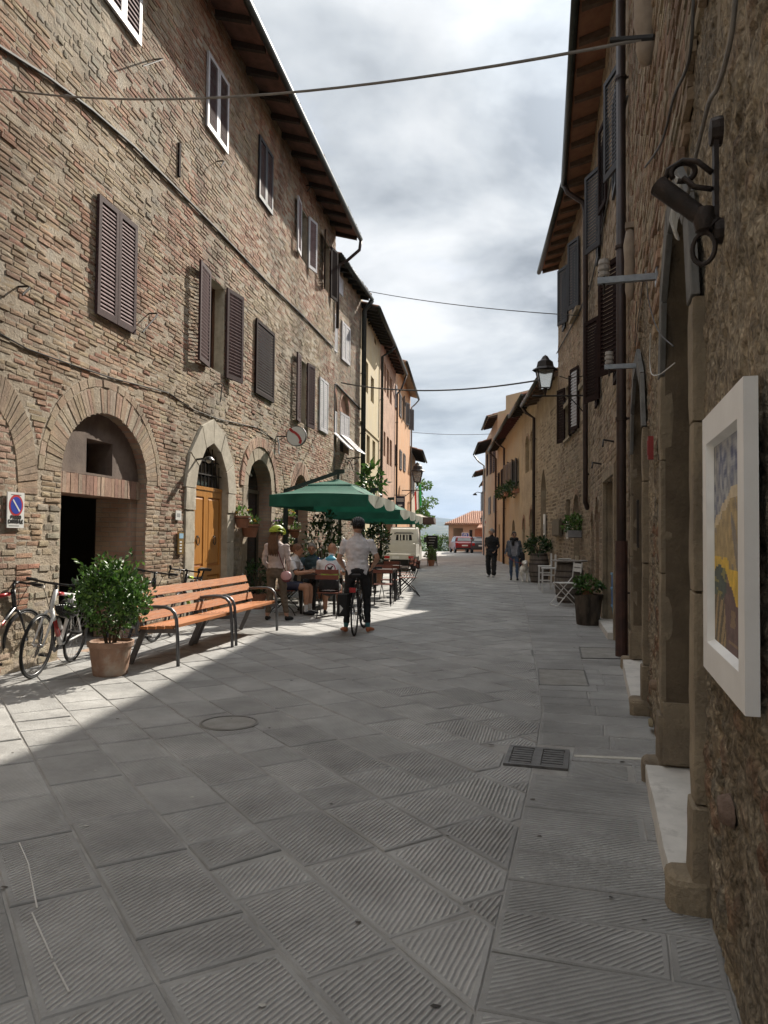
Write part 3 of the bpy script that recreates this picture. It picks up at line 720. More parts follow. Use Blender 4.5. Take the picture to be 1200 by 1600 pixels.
def arch_ring(fr, op, n, mat, tintf, g, proud=.012, gapf=.1, name='arch', member='voussoir', t0=0, t1=1, depth=.06, jit=.006):
    r = bpy.data.objects.new(name, None); COL.objects.link(r); r.parent = fr.root; r.empty_display_size = .1
    for i in range(n):
        a = t0 + (t1 - t0) * (i + gapf / 2) / n; b = t0 + (t1 - t0) * (i + 1 - gapf / 2) / n; pr = proud + random.gauss(0, jit * .6)
        mb = fr.mb(); i0, i1 = op.arc(a, .002), op.arc(b, .002); gg = g + random.uniform(-jit, jit) * 2; o0, o1 = op.arc(a, gg), op.arc(b, gg)
        q = [i0, i1, o1, o0]; c = (sum(x for x, _ in q) / 4, sum(y for _, y in q) / 4)
        f = [(c[0] + (x - c[0]) * .96, pr, c[1] + (y - c[1]) * .98) for x, y in q]; bk = [(x, pr - .006, y) for x, y in q]; bk2 = [(x, -depth, y) for x, y in q]
        mb.add(f + bk + bk2, [(0, 1, 2, 3)] + [(k, (k + 1) % 4, 4 + (k + 1) % 4, 4 + k) for k in range(4)] + [(4 + k, 4 + (k + 1) % 4, 8 + (k + 1) % 4, 8 + k) for k in range(4)])
        o = mb.build(member, mat, r); o.color = (*tintf(c[0], c[1]), 1)
    return r
# ------------------------------------------------------------------ tall brick house on the left
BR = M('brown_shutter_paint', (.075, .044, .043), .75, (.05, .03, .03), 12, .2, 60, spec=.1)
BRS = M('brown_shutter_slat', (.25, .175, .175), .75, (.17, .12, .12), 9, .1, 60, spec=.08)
DK = M('dark_brown_shutter_paint', (.028, .015, .013), .85, (.018, .011, .010), 12, .1, 60, spec=.08)
GRS = M('grey_white_shutter_paint', (.52, .50, .52), .55, (.40, .39, .40), 10, .1, 60)
BLS = M('slate_shutter_paint', (.035, .033, .037), .6, (.024, .023, .026), 12, .1, 60)
OLIVE = M('weathered_door_wood', (.12, .095, .06), .75, (.085, .065, .042), 5, .4, 40, stretch=(6, 6, .6))
TRAV = M('travertine_surround', (.50, .45, .36), .85, (.36, .32, .25), 7, .7, 45, tint='obj', var2=((.28, .25, .20), 3.5, .55, .75))
SOFFIT_L = M('old_soffit_tiles', (.20, .10, .075), .9, (.12, .065, .05), 5, .4, 30)
RAFTER_L = M('dark_rafter_timber', (.06, .04, .03), .85, (.04, .028, .022), 8, .4, 40, stretch=(1, 4, 4))
L1 = Face(*LW, True, 'brick_townhouse', 'tall old brick townhouse with arched doorways on the sunlit left side', 'house')
PAL1 = [(.45, .355, .24), (.42, .315, .21), (.46, .35, .23), (.40, .29, .19), (.42, .335, .24), (.41, .275, .185), (.43, .27, .18), (.40, .21, .14), (.44, .295, .205), (.36, .19, .125)]
PALS = [(.46, .395, .30), (.40, .35, .27), (.44, .36, .25), (.37, .33, .265)]
def l1tint(s, z): return tints(PAL1 if z < 7.2 else PAL1[2:], s, z, .16, .5)
def smear(s, z): return mnoise.noise((s * .8, z * .9, 31)) + .5 * mnoise.noise((s * 2.5, z * 2.5, 8)) > .42 and random.random() < .4
def stonezone(s, z):
    n = mnoise.noise((s * .42, z * .5, 11)) + .5 * mnoise.noise((s * 1.1, z * 1.2, 5))
    return n > .6 or (z < 1.8 and n > .2) or (11.6 < s + .5 * n < 13.9 and z > 7.1 + .5 * n)
def op_from(fr, xl, xr, ybase, yspring, ypeak, **k):
    a = fr.hit(xl, yspring); b = fr.hit(xr, yspring); m_ = fr.hit((xl + xr) / 2, ypeak)
    return Op(a[0], b[0], 0.0, a[1], m_[1], **k)
AR1 = op_from(L1, 96, 229, 0, 738, 645, ring=.47, depth=.15)
DR2 = op_from(L1, 303, 354, 0, 763, 692, ring=.44, jamb=.38, p=1.75, depth=.13)
DR3 = op_from(L1, 387, 424, 0, 760, 718, ring=.52, jamb=.30, depth=.33)
DR4 = op_from(L1, 459, 481, 0, 775, 742, ring=.40, depth=.28)
AR0c = Op(L1.hit(-75, 800)[0], L1.hit(26, 800)[0], 0, L1.hit(20, 770)[1], L1.hit(-30, 628)[1], ring=.42)
WB = L1.rect(326, 430, 349, 586); WD = L1.rect(468, 560, 477, 664); W4 = L1.rect(469, 322, 479, 415); W5 = L1.rect(506, 372, 514, 462)
L1.ops += [AR1, DR2, DR3, DR4]
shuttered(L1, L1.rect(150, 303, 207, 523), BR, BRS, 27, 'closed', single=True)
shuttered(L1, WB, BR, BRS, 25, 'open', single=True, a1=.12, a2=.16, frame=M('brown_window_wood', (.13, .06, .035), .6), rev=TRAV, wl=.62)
shuttered(L1, L1.rect(398, 497, 425, 630), DK, DK, 24, 'closed', single=True, double=False)
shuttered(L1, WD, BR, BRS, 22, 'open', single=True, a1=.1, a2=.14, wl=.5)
shuttered(L1, L1.rect(498, 588, 510, 679), GRS, GRS, 24, 'closed')
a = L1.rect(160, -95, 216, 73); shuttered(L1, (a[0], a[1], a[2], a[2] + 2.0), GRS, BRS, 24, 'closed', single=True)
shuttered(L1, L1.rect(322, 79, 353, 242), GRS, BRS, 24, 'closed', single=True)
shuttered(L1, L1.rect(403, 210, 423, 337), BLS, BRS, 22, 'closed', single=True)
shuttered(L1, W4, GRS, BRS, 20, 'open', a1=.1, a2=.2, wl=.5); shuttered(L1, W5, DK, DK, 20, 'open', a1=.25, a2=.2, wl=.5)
for o_ in COL.objects: pass
# openings hidden behind closed shutters need no hole; the arch on the left is bricked up
WALLH = 10.95
backing(L1, 0, L1.L, 0, WALLH, MORTAR)
exc = L1.ops; L1.ops = exc + [AR0c]
lst = brick_list(L1, 8.2, L1.L, .0, WALLH, l1tint, h=.062, lr=(.17, .29), zonef=lambda s, z: not stonezone(s, z) and not smear(s, z))
lst2 = brick_list(L1, 8.2, L1.L, .0, WALLH, lambda s, z: tints(PALS, s, z, .2, 1.5), h=.10, lr=(.08, .26), skip=.10, wob=.05, gap=.03, zonef=stonezone)
L1.ops = exc + []
inf = []
zz = .02
while zz < AR0c.zt:                      # brick filling of the walled-up arch
    h_ = AR0c.half(zz + .03)
    if h_ > .1:
        s = AR0c.c - h_
        while s < AR0c.c + h_ - .05:
            L_ = min(random.uniform(.2, .3), AR0c.c + h_ - s); inf.append((s + L_ / 2, zz + .034, L_ - .01, .058, tints([(.44, .30, .22), (.42, .26, .19), (.43, .34, .25)], s, zz), -.008 + random.gauss(0, .004))); s += L_
    zz += .068
allb = lst + lst2 + inf
def pix(b):
    p = L1.world(b[0], 0, b[1]); q = CM.to_3x3().transposed() @ (p - Vector((0, 0, CAM_H))); return 600 + FPX * q.x / -q.z, 800 - FPX * q.y / -q.z, p.y
def bsize(b):
    x, y, d = pix(b)
    return b[2] * b[3] / d ** 3 if 2 < x < 1200 and 0 < y < 1060 else 0
allb.sort(key=bsize, reverse=True); near = allb[:300]
UBM = []
for k in range(10):
    vs, fs = UB[k]; mb = MB(); mb.add([(x, -y, z) for x, y, z in vs], fs); UBM.append(mb.mesh('brick', BRICK_O))
for (s, z, L, H, t, pr) in near:
    o = inst('brick', random.choice(UBM), L1.root, (s, .018 - pr, z), (0, random.gauss(0, .008), 0), (L / .25, 1, H / .06)); o.color = (*t, 1)
brick_mesh(L1, allb[300:], 'far_bricks', BRICK_A)
# bricked-up arch, great arch, doors
arch_ring(L1, AR0c, 46, BRICK_O, lambda s, z: tints([(.42, .32, .23), (.40, .28, .20), (.42, .34, .25)], s, z), .36, .008, .12)
arch_ring(L1, AR1, 52, BRICK_O, lambda s, z: tints([(.42, .34, .25), (.41, .31, .22), (.40, .27, .195), (.43, .35, .26)], s, z, .08), .33, .004, .12, jit=.006)
ox_ = Op(AR1.s0 - .34, AR1.s1 + .34, 0, AR1.zs, AR1.zt + .34); arch_ring(L1, ox_, 24, BRICK_O, lambda s, z: tints([(.42, .33, .24), (.40, .29, .21)], s, z, .08), .10, .008, .05, jit=.006)
BRICKWALL = None
def brick_texture(name, c1, c2, mort, bw=.26, bh=.07, bump=.6):
    m = bpy.data.materials.new(name); m.use_nodes = True; t = m.node_tree; nn = t.nodes; l = t.links; p = nn['Principled BSDF']; p.inputs['Roughness'].default_value = .92
    co = nn.new('ShaderNodeTexCoord'); sx = nn.new('ShaderNodeSeparateXYZ'); l.new(co.outputs['Object'], sx.inputs[0])
    ad = nn.new('ShaderNodeMath'); l.new(sx.outputs[0], ad.inputs[0]); l.new(sx.outputs[1], ad.inputs[1]); cb = nn.new('ShaderNodeCombineXYZ'); l.new(ad.outputs[0], cb.inputs[0]); l.new(sx.outputs[2], cb.inputs[1])
    nz = nn.new('ShaderNodeTexNoise'); nz.inputs['Scale'].default_value = 2.2; l.new(co.outputs['Object'], nz.inputs['Vector'])
    mv = nn.new('ShaderNodeVectorMath'); mv.operation = 'MULTIPLY_ADD'; mv.inputs[1].default_value = (.05, .05, .0); l.new(nz.outputs['Color'], mv.inputs[0]); l.new(cb.outputs[0], mv.inputs[2])
    b = nn.new('ShaderNodeTexBrick'); b.inputs['Scale'].default_value = 1; b.inputs['Brick Width'].default_value = bw; b.inputs['Row Height'].default_value = bh; b.inputs['Mortar Size'].default_value = .009; b.inputs['Mortar Smooth'].default_value = .4; b.inputs['Bias'].default_value = 0
    b.inputs['Color1'].default_value = (*c1, 1); b.inputs['Color2'].default_value = (*c2, 1); b.inputs['Mortar'].default_value = (*mort, 1); l.new(mv.outputs[0], b.inputs['Vector'])
    n2_ = nn.new('ShaderNodeTexNoise'); n2_.inputs['Scale'].default_value = 1.3; n2_.inputs['Detail'].default_value = 8; n2_.inputs['Roughness'].default_value = .7; l.new(co.outputs['Object'], n2_.inputs['Vector'])
    mr = nn.new('ShaderNodeMapRange'); mr.inputs['From Min'].default_value = .3; mr.inputs['From Max'].default_value = .7; mr.inputs['To Min'].default_value = .62; mr.inputs['To Max'].default_value = 1.2; l.new(n2_.outputs['Fac'], mr.inputs['Value'])
    sc = nn.new('ShaderNodeVectorMath'); sc.operation = 'SCALE'; l.new(b.outputs['Color'], sc.inputs[0]); l.new(mr.outputs[0], sc.inputs['Scale']); l.new(sc.outputs[0], p.inputs['Base Color'])
    n3_ = nn.new('ShaderNodeTexNoise'); n3_.inputs['Scale'].default_value = 28; n3_.inputs['Detail'].default_value = 6; l.new(co.outputs['Object'], n3_.inputs['Vector'])
    ma = nn.new('ShaderNodeMath'); ma.operation = 'MULTIPLY_ADD'; ma.inputs[1].default_value = -1; l.new(b.outputs['Fac'], ma.inputs[0]); l.new(n3_.outputs['Fac'], ma.inputs[2])
    bp = nn.new('ShaderNodeBump'); bp.inputs['Strength'].default_value = bump; bp.inputs['Distance'].default_value = .015; l.new(ma.outputs[0], bp.inputs['Height']); l.new(bp.outputs[0], p.inputs['Normal'])
    return m
BRT = brick_texture('brick_reveal', (.40, .30, .21), (.36, .22, .16), (.30, .26, .21))
reveal(L1, AR1, BRT)
ztop = L1.hit(150, 744, -.14)[1]; zl = ztop - .26
tri = Op(AR1.s0, AR1.s1, ztop, AR1.zs, AR1.zt); hs0, hs1 = L1.hit(134, 700, -.14)[0], L1.hit(175, 700, -.14)[0]; hz0 = ztop + .03; hz1 = L1.hit(150, 688, -.14)[1]
mb = L1.mb(); zs_ = sorted({ztop, hz0, hz1, AR1.zs} | {AR1.zs + AR1.rise * k / 16 for k in range(17)})
for a, b in zip(zs_, zs_[1:]):
    if b <= ztop: continue
    for (x, y) in free((a + b) / 2, AR1.c - tri.half((a + b) / 2), AR1.c + tri.half((a + b) / 2), [Op(hs0, hs1, hz0, hz1)]): mb.add([(x, -.13, a), (y, -.13, a), (y, -.13, b), (x, -.13, b)], [(0, 1, 2, 3)])
PLUM = M('stained_tympanum_plaster', (.20, .155, .125), .95, (.12, .09, .075), 3.5, .5, 30)
tp = mb.build('tympanum', PLUM, L1.root)
mb = L1.mb(); h4 = [(hs0, hz0), (hs1, hz0), (hs1, hz1), (hs0, hz1)]
for k in range(4): a, b = h4[k], h4[(k + 1) % 4]; mb.add([(a[0], -.13, a[1]), (b[0], -.13, b[1]), (b[0], -.5, b[1]), (a[0], -.5, a[1])], [(0, 1, 2, 3)])
mb.build('vent_reveal', PLUM, tp)
r_ = bpy.data.objects.new('lintel', None); COL.objects.link(r_); r_.parent = L1.root
nb = 24
for k in range(nb):
    a = AR1.s0 + (AR1.s1 - AR1.s0) * k / nb; b = a + (AR1.s1 - AR1.s0) / nb - .008; mb = L1.mb(); pr = random.uniform(-.105, -.097)
    mb.box(a, b, -.55, pr, zl + random.uniform(0, .004), ztop - random.uniform(0, .01)); o = mb.build('brick', BRICK_O, r_); o.color = (*tints([(.48, .36, .27), (.46, .30, .22), (.45, .27, .2)], a, 2, .12, 5), 1)
mb = L1.mb()   # passage side walls of the gateway, then the dark inside
s0, s1 = AR1.s0 + .06, AR1.s1 - .18
mb.add([(s1, -.15, 0), (s1, -.68, 0), (s1, -.68, zl), (s1, -.15, zl), (AR1.s1, -.15, 0), (AR1.s1, -.15, zl)], [(0, 1, 2, 3), (4, 0, 3, 5)]); mb.build('passage_wall', BRT, L1.root); mb = L1.mb()
mb.add([(s0, -.15, 0), (s0, -.68, 0), (s0, -.68, zl), (s0, -.15, zl)], [(0, 1, 2, 3)])
mb.build('passage_wall', BRT, L1.root)
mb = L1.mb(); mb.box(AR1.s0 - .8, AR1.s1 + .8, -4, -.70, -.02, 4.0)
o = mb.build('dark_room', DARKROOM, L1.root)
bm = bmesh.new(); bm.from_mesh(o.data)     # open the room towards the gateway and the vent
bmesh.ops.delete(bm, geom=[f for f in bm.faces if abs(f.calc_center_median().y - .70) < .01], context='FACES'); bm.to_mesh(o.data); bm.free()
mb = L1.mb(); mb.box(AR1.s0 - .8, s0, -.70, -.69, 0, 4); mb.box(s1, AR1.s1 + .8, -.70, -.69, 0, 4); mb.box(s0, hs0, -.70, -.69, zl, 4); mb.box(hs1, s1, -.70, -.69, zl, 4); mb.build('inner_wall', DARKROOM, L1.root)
# wooden double door in its stone surround
reveal(L1, DR2, TRAV, .17)
for k, (t0, t1, n) in enumerate(((0, 1, 6),)): arch_ring(L1, DR2, 6, TRAV, lambda s, z: (1, 1, 1), .43, .045, .02, 'stone_arch', 'voussoir', jit=.004, depth=.02)
for side in (-1, 1):
    e = DR2.s0 if side < 0 else DR2.s1; z = 0; hs = [.62, .72, .55, DR2.zs - 1.89 - .002]
    hs = [h for h in hs if h > .05]
    for k, h in enumerate(hs):
        mb = L1.mb(); wd = .36 + (.03 if k == len(hs) - 1 else 0); a, b = (e - wd, e) if side < 0 else (e, e + wd); pr = .045 if k == len(hs) - 1 else .03
        mb.rough(a, b, -.03, pr, z + .003, z + h - .003, .005); mb.build('surround_block', TRAV, L1.root); z += h
DOORW = M('varnished_door_wood', (.52, .235, .055), .38, (.42, .18, .04), 3, .15, 30, stretch=(8, 8, .7), spec=.5)
zd = L1.hit(320, 766, -.1)[1]; dd = -.12
dr = bpy.data.objects.new('door', None); COL.objects.link(dr); dr.parent = L1.root
for k in (0, 1):
    a, b = (DR2.s0, DR2.c - .004) if k == 0 else (DR2.c + .004, DR2.s1); w_ = b - a
    mb = L1.mb(); mb.box(a, b, dd - .05, dd, 0.02, zd); st = .09
    for (x0, x1, z0, z1) in ((a, a + st, .02, zd), (b - st, b, .02, zd), (a + st, b - st, .02, .22), (a + st, b - st, zd - .12, zd), (a + st, b - st, .75, .92)): mb.box(x0, x1, dd, dd + .028, z0, z1)
    for (z0, z1) in ((.27, .70), (.97, zd - .17)):
        x0, x1 = a + st + .05, b - st - .05; mb.add([(x0, dd + .022, z0), (x1, dd + .022, z0), (x1, dd + .022, z1), (x0, dd + .022, z1), (x0 - .05, dd + .001, z0 - .05), (x1 + .05, dd + .001, z0 - .05), (x1 + .05, dd + .001, z1 + .05), (x0 - .05, dd + .001, z1 + .05)], [(0, 1, 2, 3), (0, 4, 5, 1), (1, 5, 6, 2), (2, 6, 7, 3), (3, 7, 4, 0)])
    mb.build('door_leaf', DOORW, dr)
    mb = L1.mb(); cx = a + w_ * .5; mb.tube([(cx + .055 * math.sin(q), dd + .05, 1.42 - .075 * math.cos(q) - .05) for q in np.linspace(0, 2 * PI, 13)[:-1]], .009, 6, closed=True); mb.tube([(cx, dd, 1.45), (cx, dd + .055, 1.45)], .014, 6); mb.build('door_handle', IRON, dr)
mb = L1.mb(); mb.box(DR2.s0, DR2.s1, dd - .06, dd + .04, zd, zd + .06); mb.build('transom', DOORW, dr)
gr = None; mb = L1.mb()
for k in range(1, 9):
    s = DR2.s0 + (DR2.s1 - DR2.s0) * k / 9; zt_ = zd + .06
    hh = next((z for z in np.linspace(DR2.zt, zt_, 60) if DR2.half(z) >= abs(s - DR2.c)), zt_); mb.tube([(s, dd + .03, zt_), (s, dd + .03, hh)], .009, 6)
for z in (zd + .28, zd + .52):
    h_ = DR2.half(z); mb.bar((DR2.c - h_, dd + .04, z), (DR2.c + h_, dd + .04, z), .012, .022)
mb.build('lunette_grille', IRON, L1.root)
plug(L1, Op(DR2.s0, DR2.s1, zd, DR2.zs, DR2.zt, p=DR2.p), DARKGLASS, .165, 'lunette_glass')
mb = L1.mb(); mb.box(DR2.s0 - .1, DR2.s1 + .1, -.3, .22, 0, .05); mb.build('door_step', TRAV, L1.root)
# bar door and the last arch
STONEARCH = M('weathered_arch_stone', (.40, .33, .24), .9, (.29, .235, .17), 6, .6, 40, tint='obj', var2=((.22, .19, .15), 3, .55, .8))
reveal(L1, DR3, BRT, .33); arch_ring(L1, DR3, 9, STONEARCH, lambda s, z: (1, 1, 1), .26, .012, .03, 'stone_arch', depth=.02)
o3 = Op(DR3.s0 - .27, DR3.s1 + .27, 0, DR3.zs, DR3.zt + .27); arch_ring(L1, o3, 34, BRICK_O, lambda s, z: tints([(.44, .30, .22), (.42, .25, .18)], s, z), .20, .03, .1)
for side in (-1, 1):
    z = 0
    while z < DR3.zs - .02:
        h = min(random.uniform(.35, .6), DR3.zs - z); mb = L1.mb(); e = DR3.s0 if side < 0 else DR3.s1; a, b = (e - .28, e) if side < 0 else (e, e + .28); mb.box(a, b, -.02, .008 + random.uniform(0, .006), z + .003, z + h - .004); o = mb.build('jamb_stone', STONEARCH, L1.root); o.color = (*[random.uniform(.85, 1.1)] * 3, 1); z += h
plug(L1, DR3, DARKGLASS, .32, 'glass_door'); mb = L1.mb()
for k in (.02, .5, .98): s = DR3.s0 + (DR3.s1 - DR3.s0) * k; mb.box(s - .03, s + .03, -.315, -.285, 0, DR3.zs)
mb.box(DR3.s0, DR3.s1, -.315, -.28, DR3.zs - .08, DR3.zs); mb.build('door_frame', OLIVE, L1.root)
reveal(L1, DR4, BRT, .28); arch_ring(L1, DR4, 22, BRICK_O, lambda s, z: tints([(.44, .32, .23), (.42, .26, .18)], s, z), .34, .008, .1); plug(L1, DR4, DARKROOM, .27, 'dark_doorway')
# eave
eave(L1, 0, L1.L, 10.72, .70, SOFFIT_L, RAFTER_L, .82, e1=.12); ends(L1, 0, L1.L, 10.95, MORTAR)
pipe(L1, [(L1.L + .1, .77, 10.62), (L1.L + .12, .73, 10.35), (L1.L + .05, .35, 10.0), (L1.L + .05, .1, 9.9), (L1.L + .05, .07, 9.6), (L1.L + .05, .07, 7.9)], .05, PIPE_BROWN, clips=False)
# iron things and cables on the wall
def pts_on(fr, pix_, out=.03): return [(lambda h: (h[0], out, h[1]))(fr.hit(*p)) for p in pix_]
mb = L1.mb(); mb.tube(pts_on(L1, [(-20, 62), (0, 76), (70, 120), (140, 172), (205, 228), (270, 292), (340, 362), (415, 440), (470, 492), (519, 543)]), .022, 6)
o = mb.build('wall_cable', CABLE); o.matrix_world = L1.root.matrix_world if False else Matrix.Translation(L1.P0) @ Matrix.Rotation(L1.rz, 4, 'Z'); tag(o, 'thick dark cable running along the tall brick house between its two window rows', 'cable')
mb = L1.mb(); mb.tube(pts_on(L1, [(-5, 520), (40, 545), (110, 570), (170, 590), (262, 614), (300, 640), (340, 655), (400, 668), (432, 690)], .02), .009, 5)
o = mb.build('wall_cable', CABLE); o.matrix_world = Matrix.Translation(L1.P0) @ Matrix.Rotation(L1.rz, 4, 'Z'); tag(o, 'thin cable sagging over the arches just below the first-floor shutters', 'cable')
mb = L1.mb(); h = L1.hit(279, 224); h2 = L1.hit(279, 277); mb.box(h[0] - .03, h[0] + .03, 0, .035, h2[1], h[1]); mb.build('wall_tie', DK, L1.root)
for (x, y, x2, y2) in ((338, 252, 331, 262), (240, 93, 205, 105), (335, 600, 330, 628), (232, 490, 205, 520), (478, 290, 470, 300), (28, 448, 12, 462)):
    a = L1.hit(x, y); b = L1.hit(x2, y2); mb = L1.mb(); mb.tube([(a[0], 0, a[1]), (a[0], .12, a[1]), (a[0] - .03, .16, a[1] - .03), (b[0], .17, b[1])], .012, 6); mb.build('iron_hook', IRON, L1.root)
def wall_thing(fr, name, label, cat, s, z, out=0, group=None):
    return thing(name, label, cat, fr.world(s, out, z), fr.rz, group)
# text: simple stroke letters
STROKE = {'A': [[(0, 0), (.5, 1), (1, 0)], [(.2, .4), (.8, .4)]], 'B': [[(0, 0), (0, 1), (.8, 1), (.8, .55), (0, .55)], [(.8, .55), (.9, .3), (.8, 0), (0, 0)]], 'C': [[(1, .85), (.8, 1), (.2, 1), (0, .8), (0, .2), (.2, 0), (.8, 0), (1, .15)]],
 'E': [[(1, 0), (0, 0), (0, 1), (1, 1)], [(0, .5), (.8, .5)]], 'I': [[(.5, 0), (.5, 1)]], 'L': [[(0, 1), (0, 0), (1, 0)]], 'O': [[(.2, 0), (0, .2), (0, .8), (.2, 1), (.8, 1), (1, .8), (1, .2), (.8, 0), (.2, 0)]], 'P': [[(0, 0), (0, 1), (.8, 1), (1, .8), (.8, .5), (0, .5)]],
 'R': [[(0, 0), (0, 1), (.8, 1), (1, .8), (.8, .5), (0, .5)], [(.5, .5), (1, 0)]], 'S': [[(1, .85), (.8, 1), (.2, 1), (0, .8), (.2, .55), (.8, .45), (1, .2), (.8, 0), (.2, 0), (0, .15)]], 'T': [[(0, 1), (1, 1)], [(.5, 1), (.5, 0)]], 'N': [[(0, 0), (0, 1), (1, 0), (1, 1)]], 'U': [[(0, 1), (0, .2), (.2, 0), (.8, 0), (1, .2), (1, 1)]], 'V': [[(0, 1), (.5, 0), (1, 1)]], 'M': [[(0, 0), (0, 1), (.5, .4), (1, 1), (1, 0)]], 'D': [[(0, 0), (0, 1), (.6, 1), (1, .7), (1, .3), (.6, 0), (0, 0)]], 'K': [[(0, 0), (0, 1)], [(1, 1), (0, .45), (1, 0)]]}
def text(mb, txt, x, z, w, h, th, y, tint=(1, 1, 1), plane='xz'):
    for i, ch in enumerate(txt):
        for st in STROKE.get(ch, []):
            for (a, b), (c, d) in zip(st, st[1:]): mb.bar((x + (i + a * .72) * w, y, z + b * h), (x + (i + c * .72) * w, y, z + d * h), .004, th, tint)
SIGNWHITE = M('enamelled_sign_white', (.72, .72, .70), .4, (.66, .66, .63), 6); SIGNRED = M('sign_red', (.5, .05, .05), .4, (.42, .04, .04), 6); SIGNBLUE = M('sign_blue', (.03, .06, .38), .4, (.025, .05, .32), 6); SIGNBLACK = M('sign_black', (.02, .02, .02), .5)
def roundplate(mb, c, r, y0, y1, n=28): mb.add([(c[0] + r * math.cos(2 * PI * k / n), y, c[1] + r * math.sin(2 * PI * k / n)) for y in (y0, y1) for k in range(n)], [tuple(range(n)), tuple(range(2 * n - 1, n - 1, -1))] + [(k, (k + 1) % n, n + (k + 1) % n, n + k) for k in range(n)])
b = L1.rect(8, 768, 33, 825); cs, cz = (b[0] + b[1]) / 2, b[2]; W_, H_ = b[1] - b[0], b[3] - b[2]
t = wall_thing(L1, 'no_parking_sign', 'white no-parking plate with a blue and red disc on the left brick wall', 'sign', cs, cz)
mb = MB(); mb.box(-W_ / 2, W_ / 2, -.032, -.02, 0, H_); mb.build('plate', SIGNWHITE, t)
for (rr, y, m_, nm) in ((W_ * .42, -.0335, SIGNRED, 'red_ring'), (W_ * .33, -.0350, SIGNBLUE, 'blue_disc')): mb = MB(); roundplate(mb, (0, H_ * .63), rr, y, y + .0012); mb.build(nm, m_, t)
mb = MB(); mb.bar((-W_ * .2, -.036, H_ * .63 + W_ * .22), (W_ * .2, -.036, H_ * .63 - W_ * .22), .0012, W_ * .07); mb.build('slash', SIGNWHITE, t)
mb = MB(); text(mb, 'PASSO', -W_ * .30, H_ * .255, W_ * .125, H_ * .085, .011, -.0335); text(mb, 'CARRABILE', -W_ * .43, H_ * .135, W_ * .098, H_ * .085, .011, -.0335); mb.box(-W_ * .4, W_ * .2, -.0335, -.0325, H_ * .05, H_ * .065); mb.box(-W_ * .3, W_ * .3, -.0335, -.0325, H_ * .92, H_ * .935); mb.build('lettering', SIGNBLACK, t)
h = L1.hit(432, 682); t = wall_thing(L1, 'telephone_sign', 'round white sign with a red telephone handset on a wall bracket', 'sign', h[0], h[1])
mb = MB(); mb.bar((0, 0, 0), (0, -.26, 0), .025, .025); mb.bar((0, 0, -.12), (0, -.2, -.01), .012, .012); mb.build('bracket', IRON, t)
ct = (-.46, .0)
def ring_y(mb, cy, cz, r, x0, x1, n=28): mb.add([(x, cy + r * math.cos(2 * PI * k / n), cz + r * math.sin(2 * PI * k / n)) for x in (x0, x1) for k in range(n)], [tuple(range(n)), tuple(range(2 * n - 1, n - 1, -1))] + [(k, (k + 1) % n, n + (k + 1) % n, n + k) for k in range(n)])
mb = MB(); ring_y(mb, -.48, 0, .235, -.035, .035); mb.build('rim', M('dark_sign_rim', (.10, .09, .085), .5), t)
mb = MB(); ring_y(mb, -.48, 0, .218, -.039, .039); mb.build('disc', SIGNWHITE, t)
mb = MB()
pts = [(-.0405, -.48 + .115 * math.cos(q) + .0, .115 * math.sin(q)) for q in ()]
arc_ = [(-.48 + .13, .14), (-.48 + .10, .11), (-.48 + .03, .08), (-.48 - .05, .01), (-.48 - .10, -.08), (-.48 - .105, -.13)]
for (a, b) in zip(arc_, arc_[1:]): mb.bar((-.041, a[0], a[1]), (-.041, b[0], b[1]), .005, .034, up=(1, 0, 0)) if False else mb.bar((-.041, a[0], a[1]), (-.041, b[0], b[1]), .056, .005, up=(1, 0, 0))
mb.bar((-.041, -.48 + .145, .12), (-.041, -.48 + .105, .165), .085, .005, up=(1, 0, 0)); mb.bar((-.041, -.48 - .13, -.145), (-.041, -.48 - .07, -.125), .085, .005, up=(1, 0, 0)); mb.build('handset_symbol', SIGNRED, t)
mb = MB(); mb.tube([(.0, -.02, -.02), (.02, -.06, -.2), (.01, -.05, -.34), (-.02, -.08, -.42)], .018, 6); mb.build('cable_tail', M('white_cable', (.6, .6, .58), .6), t)
h = L1.hit(276, 805); t = wall_thing(L1, 'house_plaque', 'small white plaque on the brick left of the wooden door', 'plaque', h[0], h[1]); mb = MB(); mb.box(-.10, .10, -.035, -.02, -.075, .075); mb.build('plate', SIGNWHITE, t); mb = MB(); mb.box(-.06, .06, -.0365, -.0352, -.03, .03); mb.build('print', M('grey_print', (.3, .3, .3), .6), t)
h = L1.hit(279, 847); t = wall_thing(L1, 'doorbell_panel', 'brass doorbell panel with a blue card beside the wooden door', 'doorbell', h[0], h[1]); mb = MB(); mb.box(-.095, .095, -.045, -.02, -.19, .16); mb.build('panel', M('brass', (.45, .3, .12), .4, metal=.7), t); mb = MB(); mb.box(-.075, .075, -.048, -.0455, .06, .14); mb.build('card', M('pale_blue_card', (.3, .5, .65), .6), t)
mb = MB()
for k in range(4): mb.box(-.06, .02, -.049, -.0455, -.16 + k * .05, -.135 + k * .05)
mb.build('bell_buttons', SIGNWHITE, t)
h = L1.hit(303, 718); t = wall_thing(L1, 'door_lamp', 'small dark hooded lamp on the stone arch over the wooden door', 'lamp', h[0], h[1], .045); mb = MB(); mb.bar((0, 0, 0), (0, -.2, .02), .03, .03); mb.lathe([(.02, .05), (.05, .04), (.10, -.01), (.095, -.015)], 12, (0, -.22, .0)); mb.build('hood', BLACKMETAL, t); mb = MB(); mb.ball((0, -.22, -.02), .045); mb.build('bulb', M('frosted_glass', (.5, .48, .42), .3), t)
h = L1.hit(335, 605)
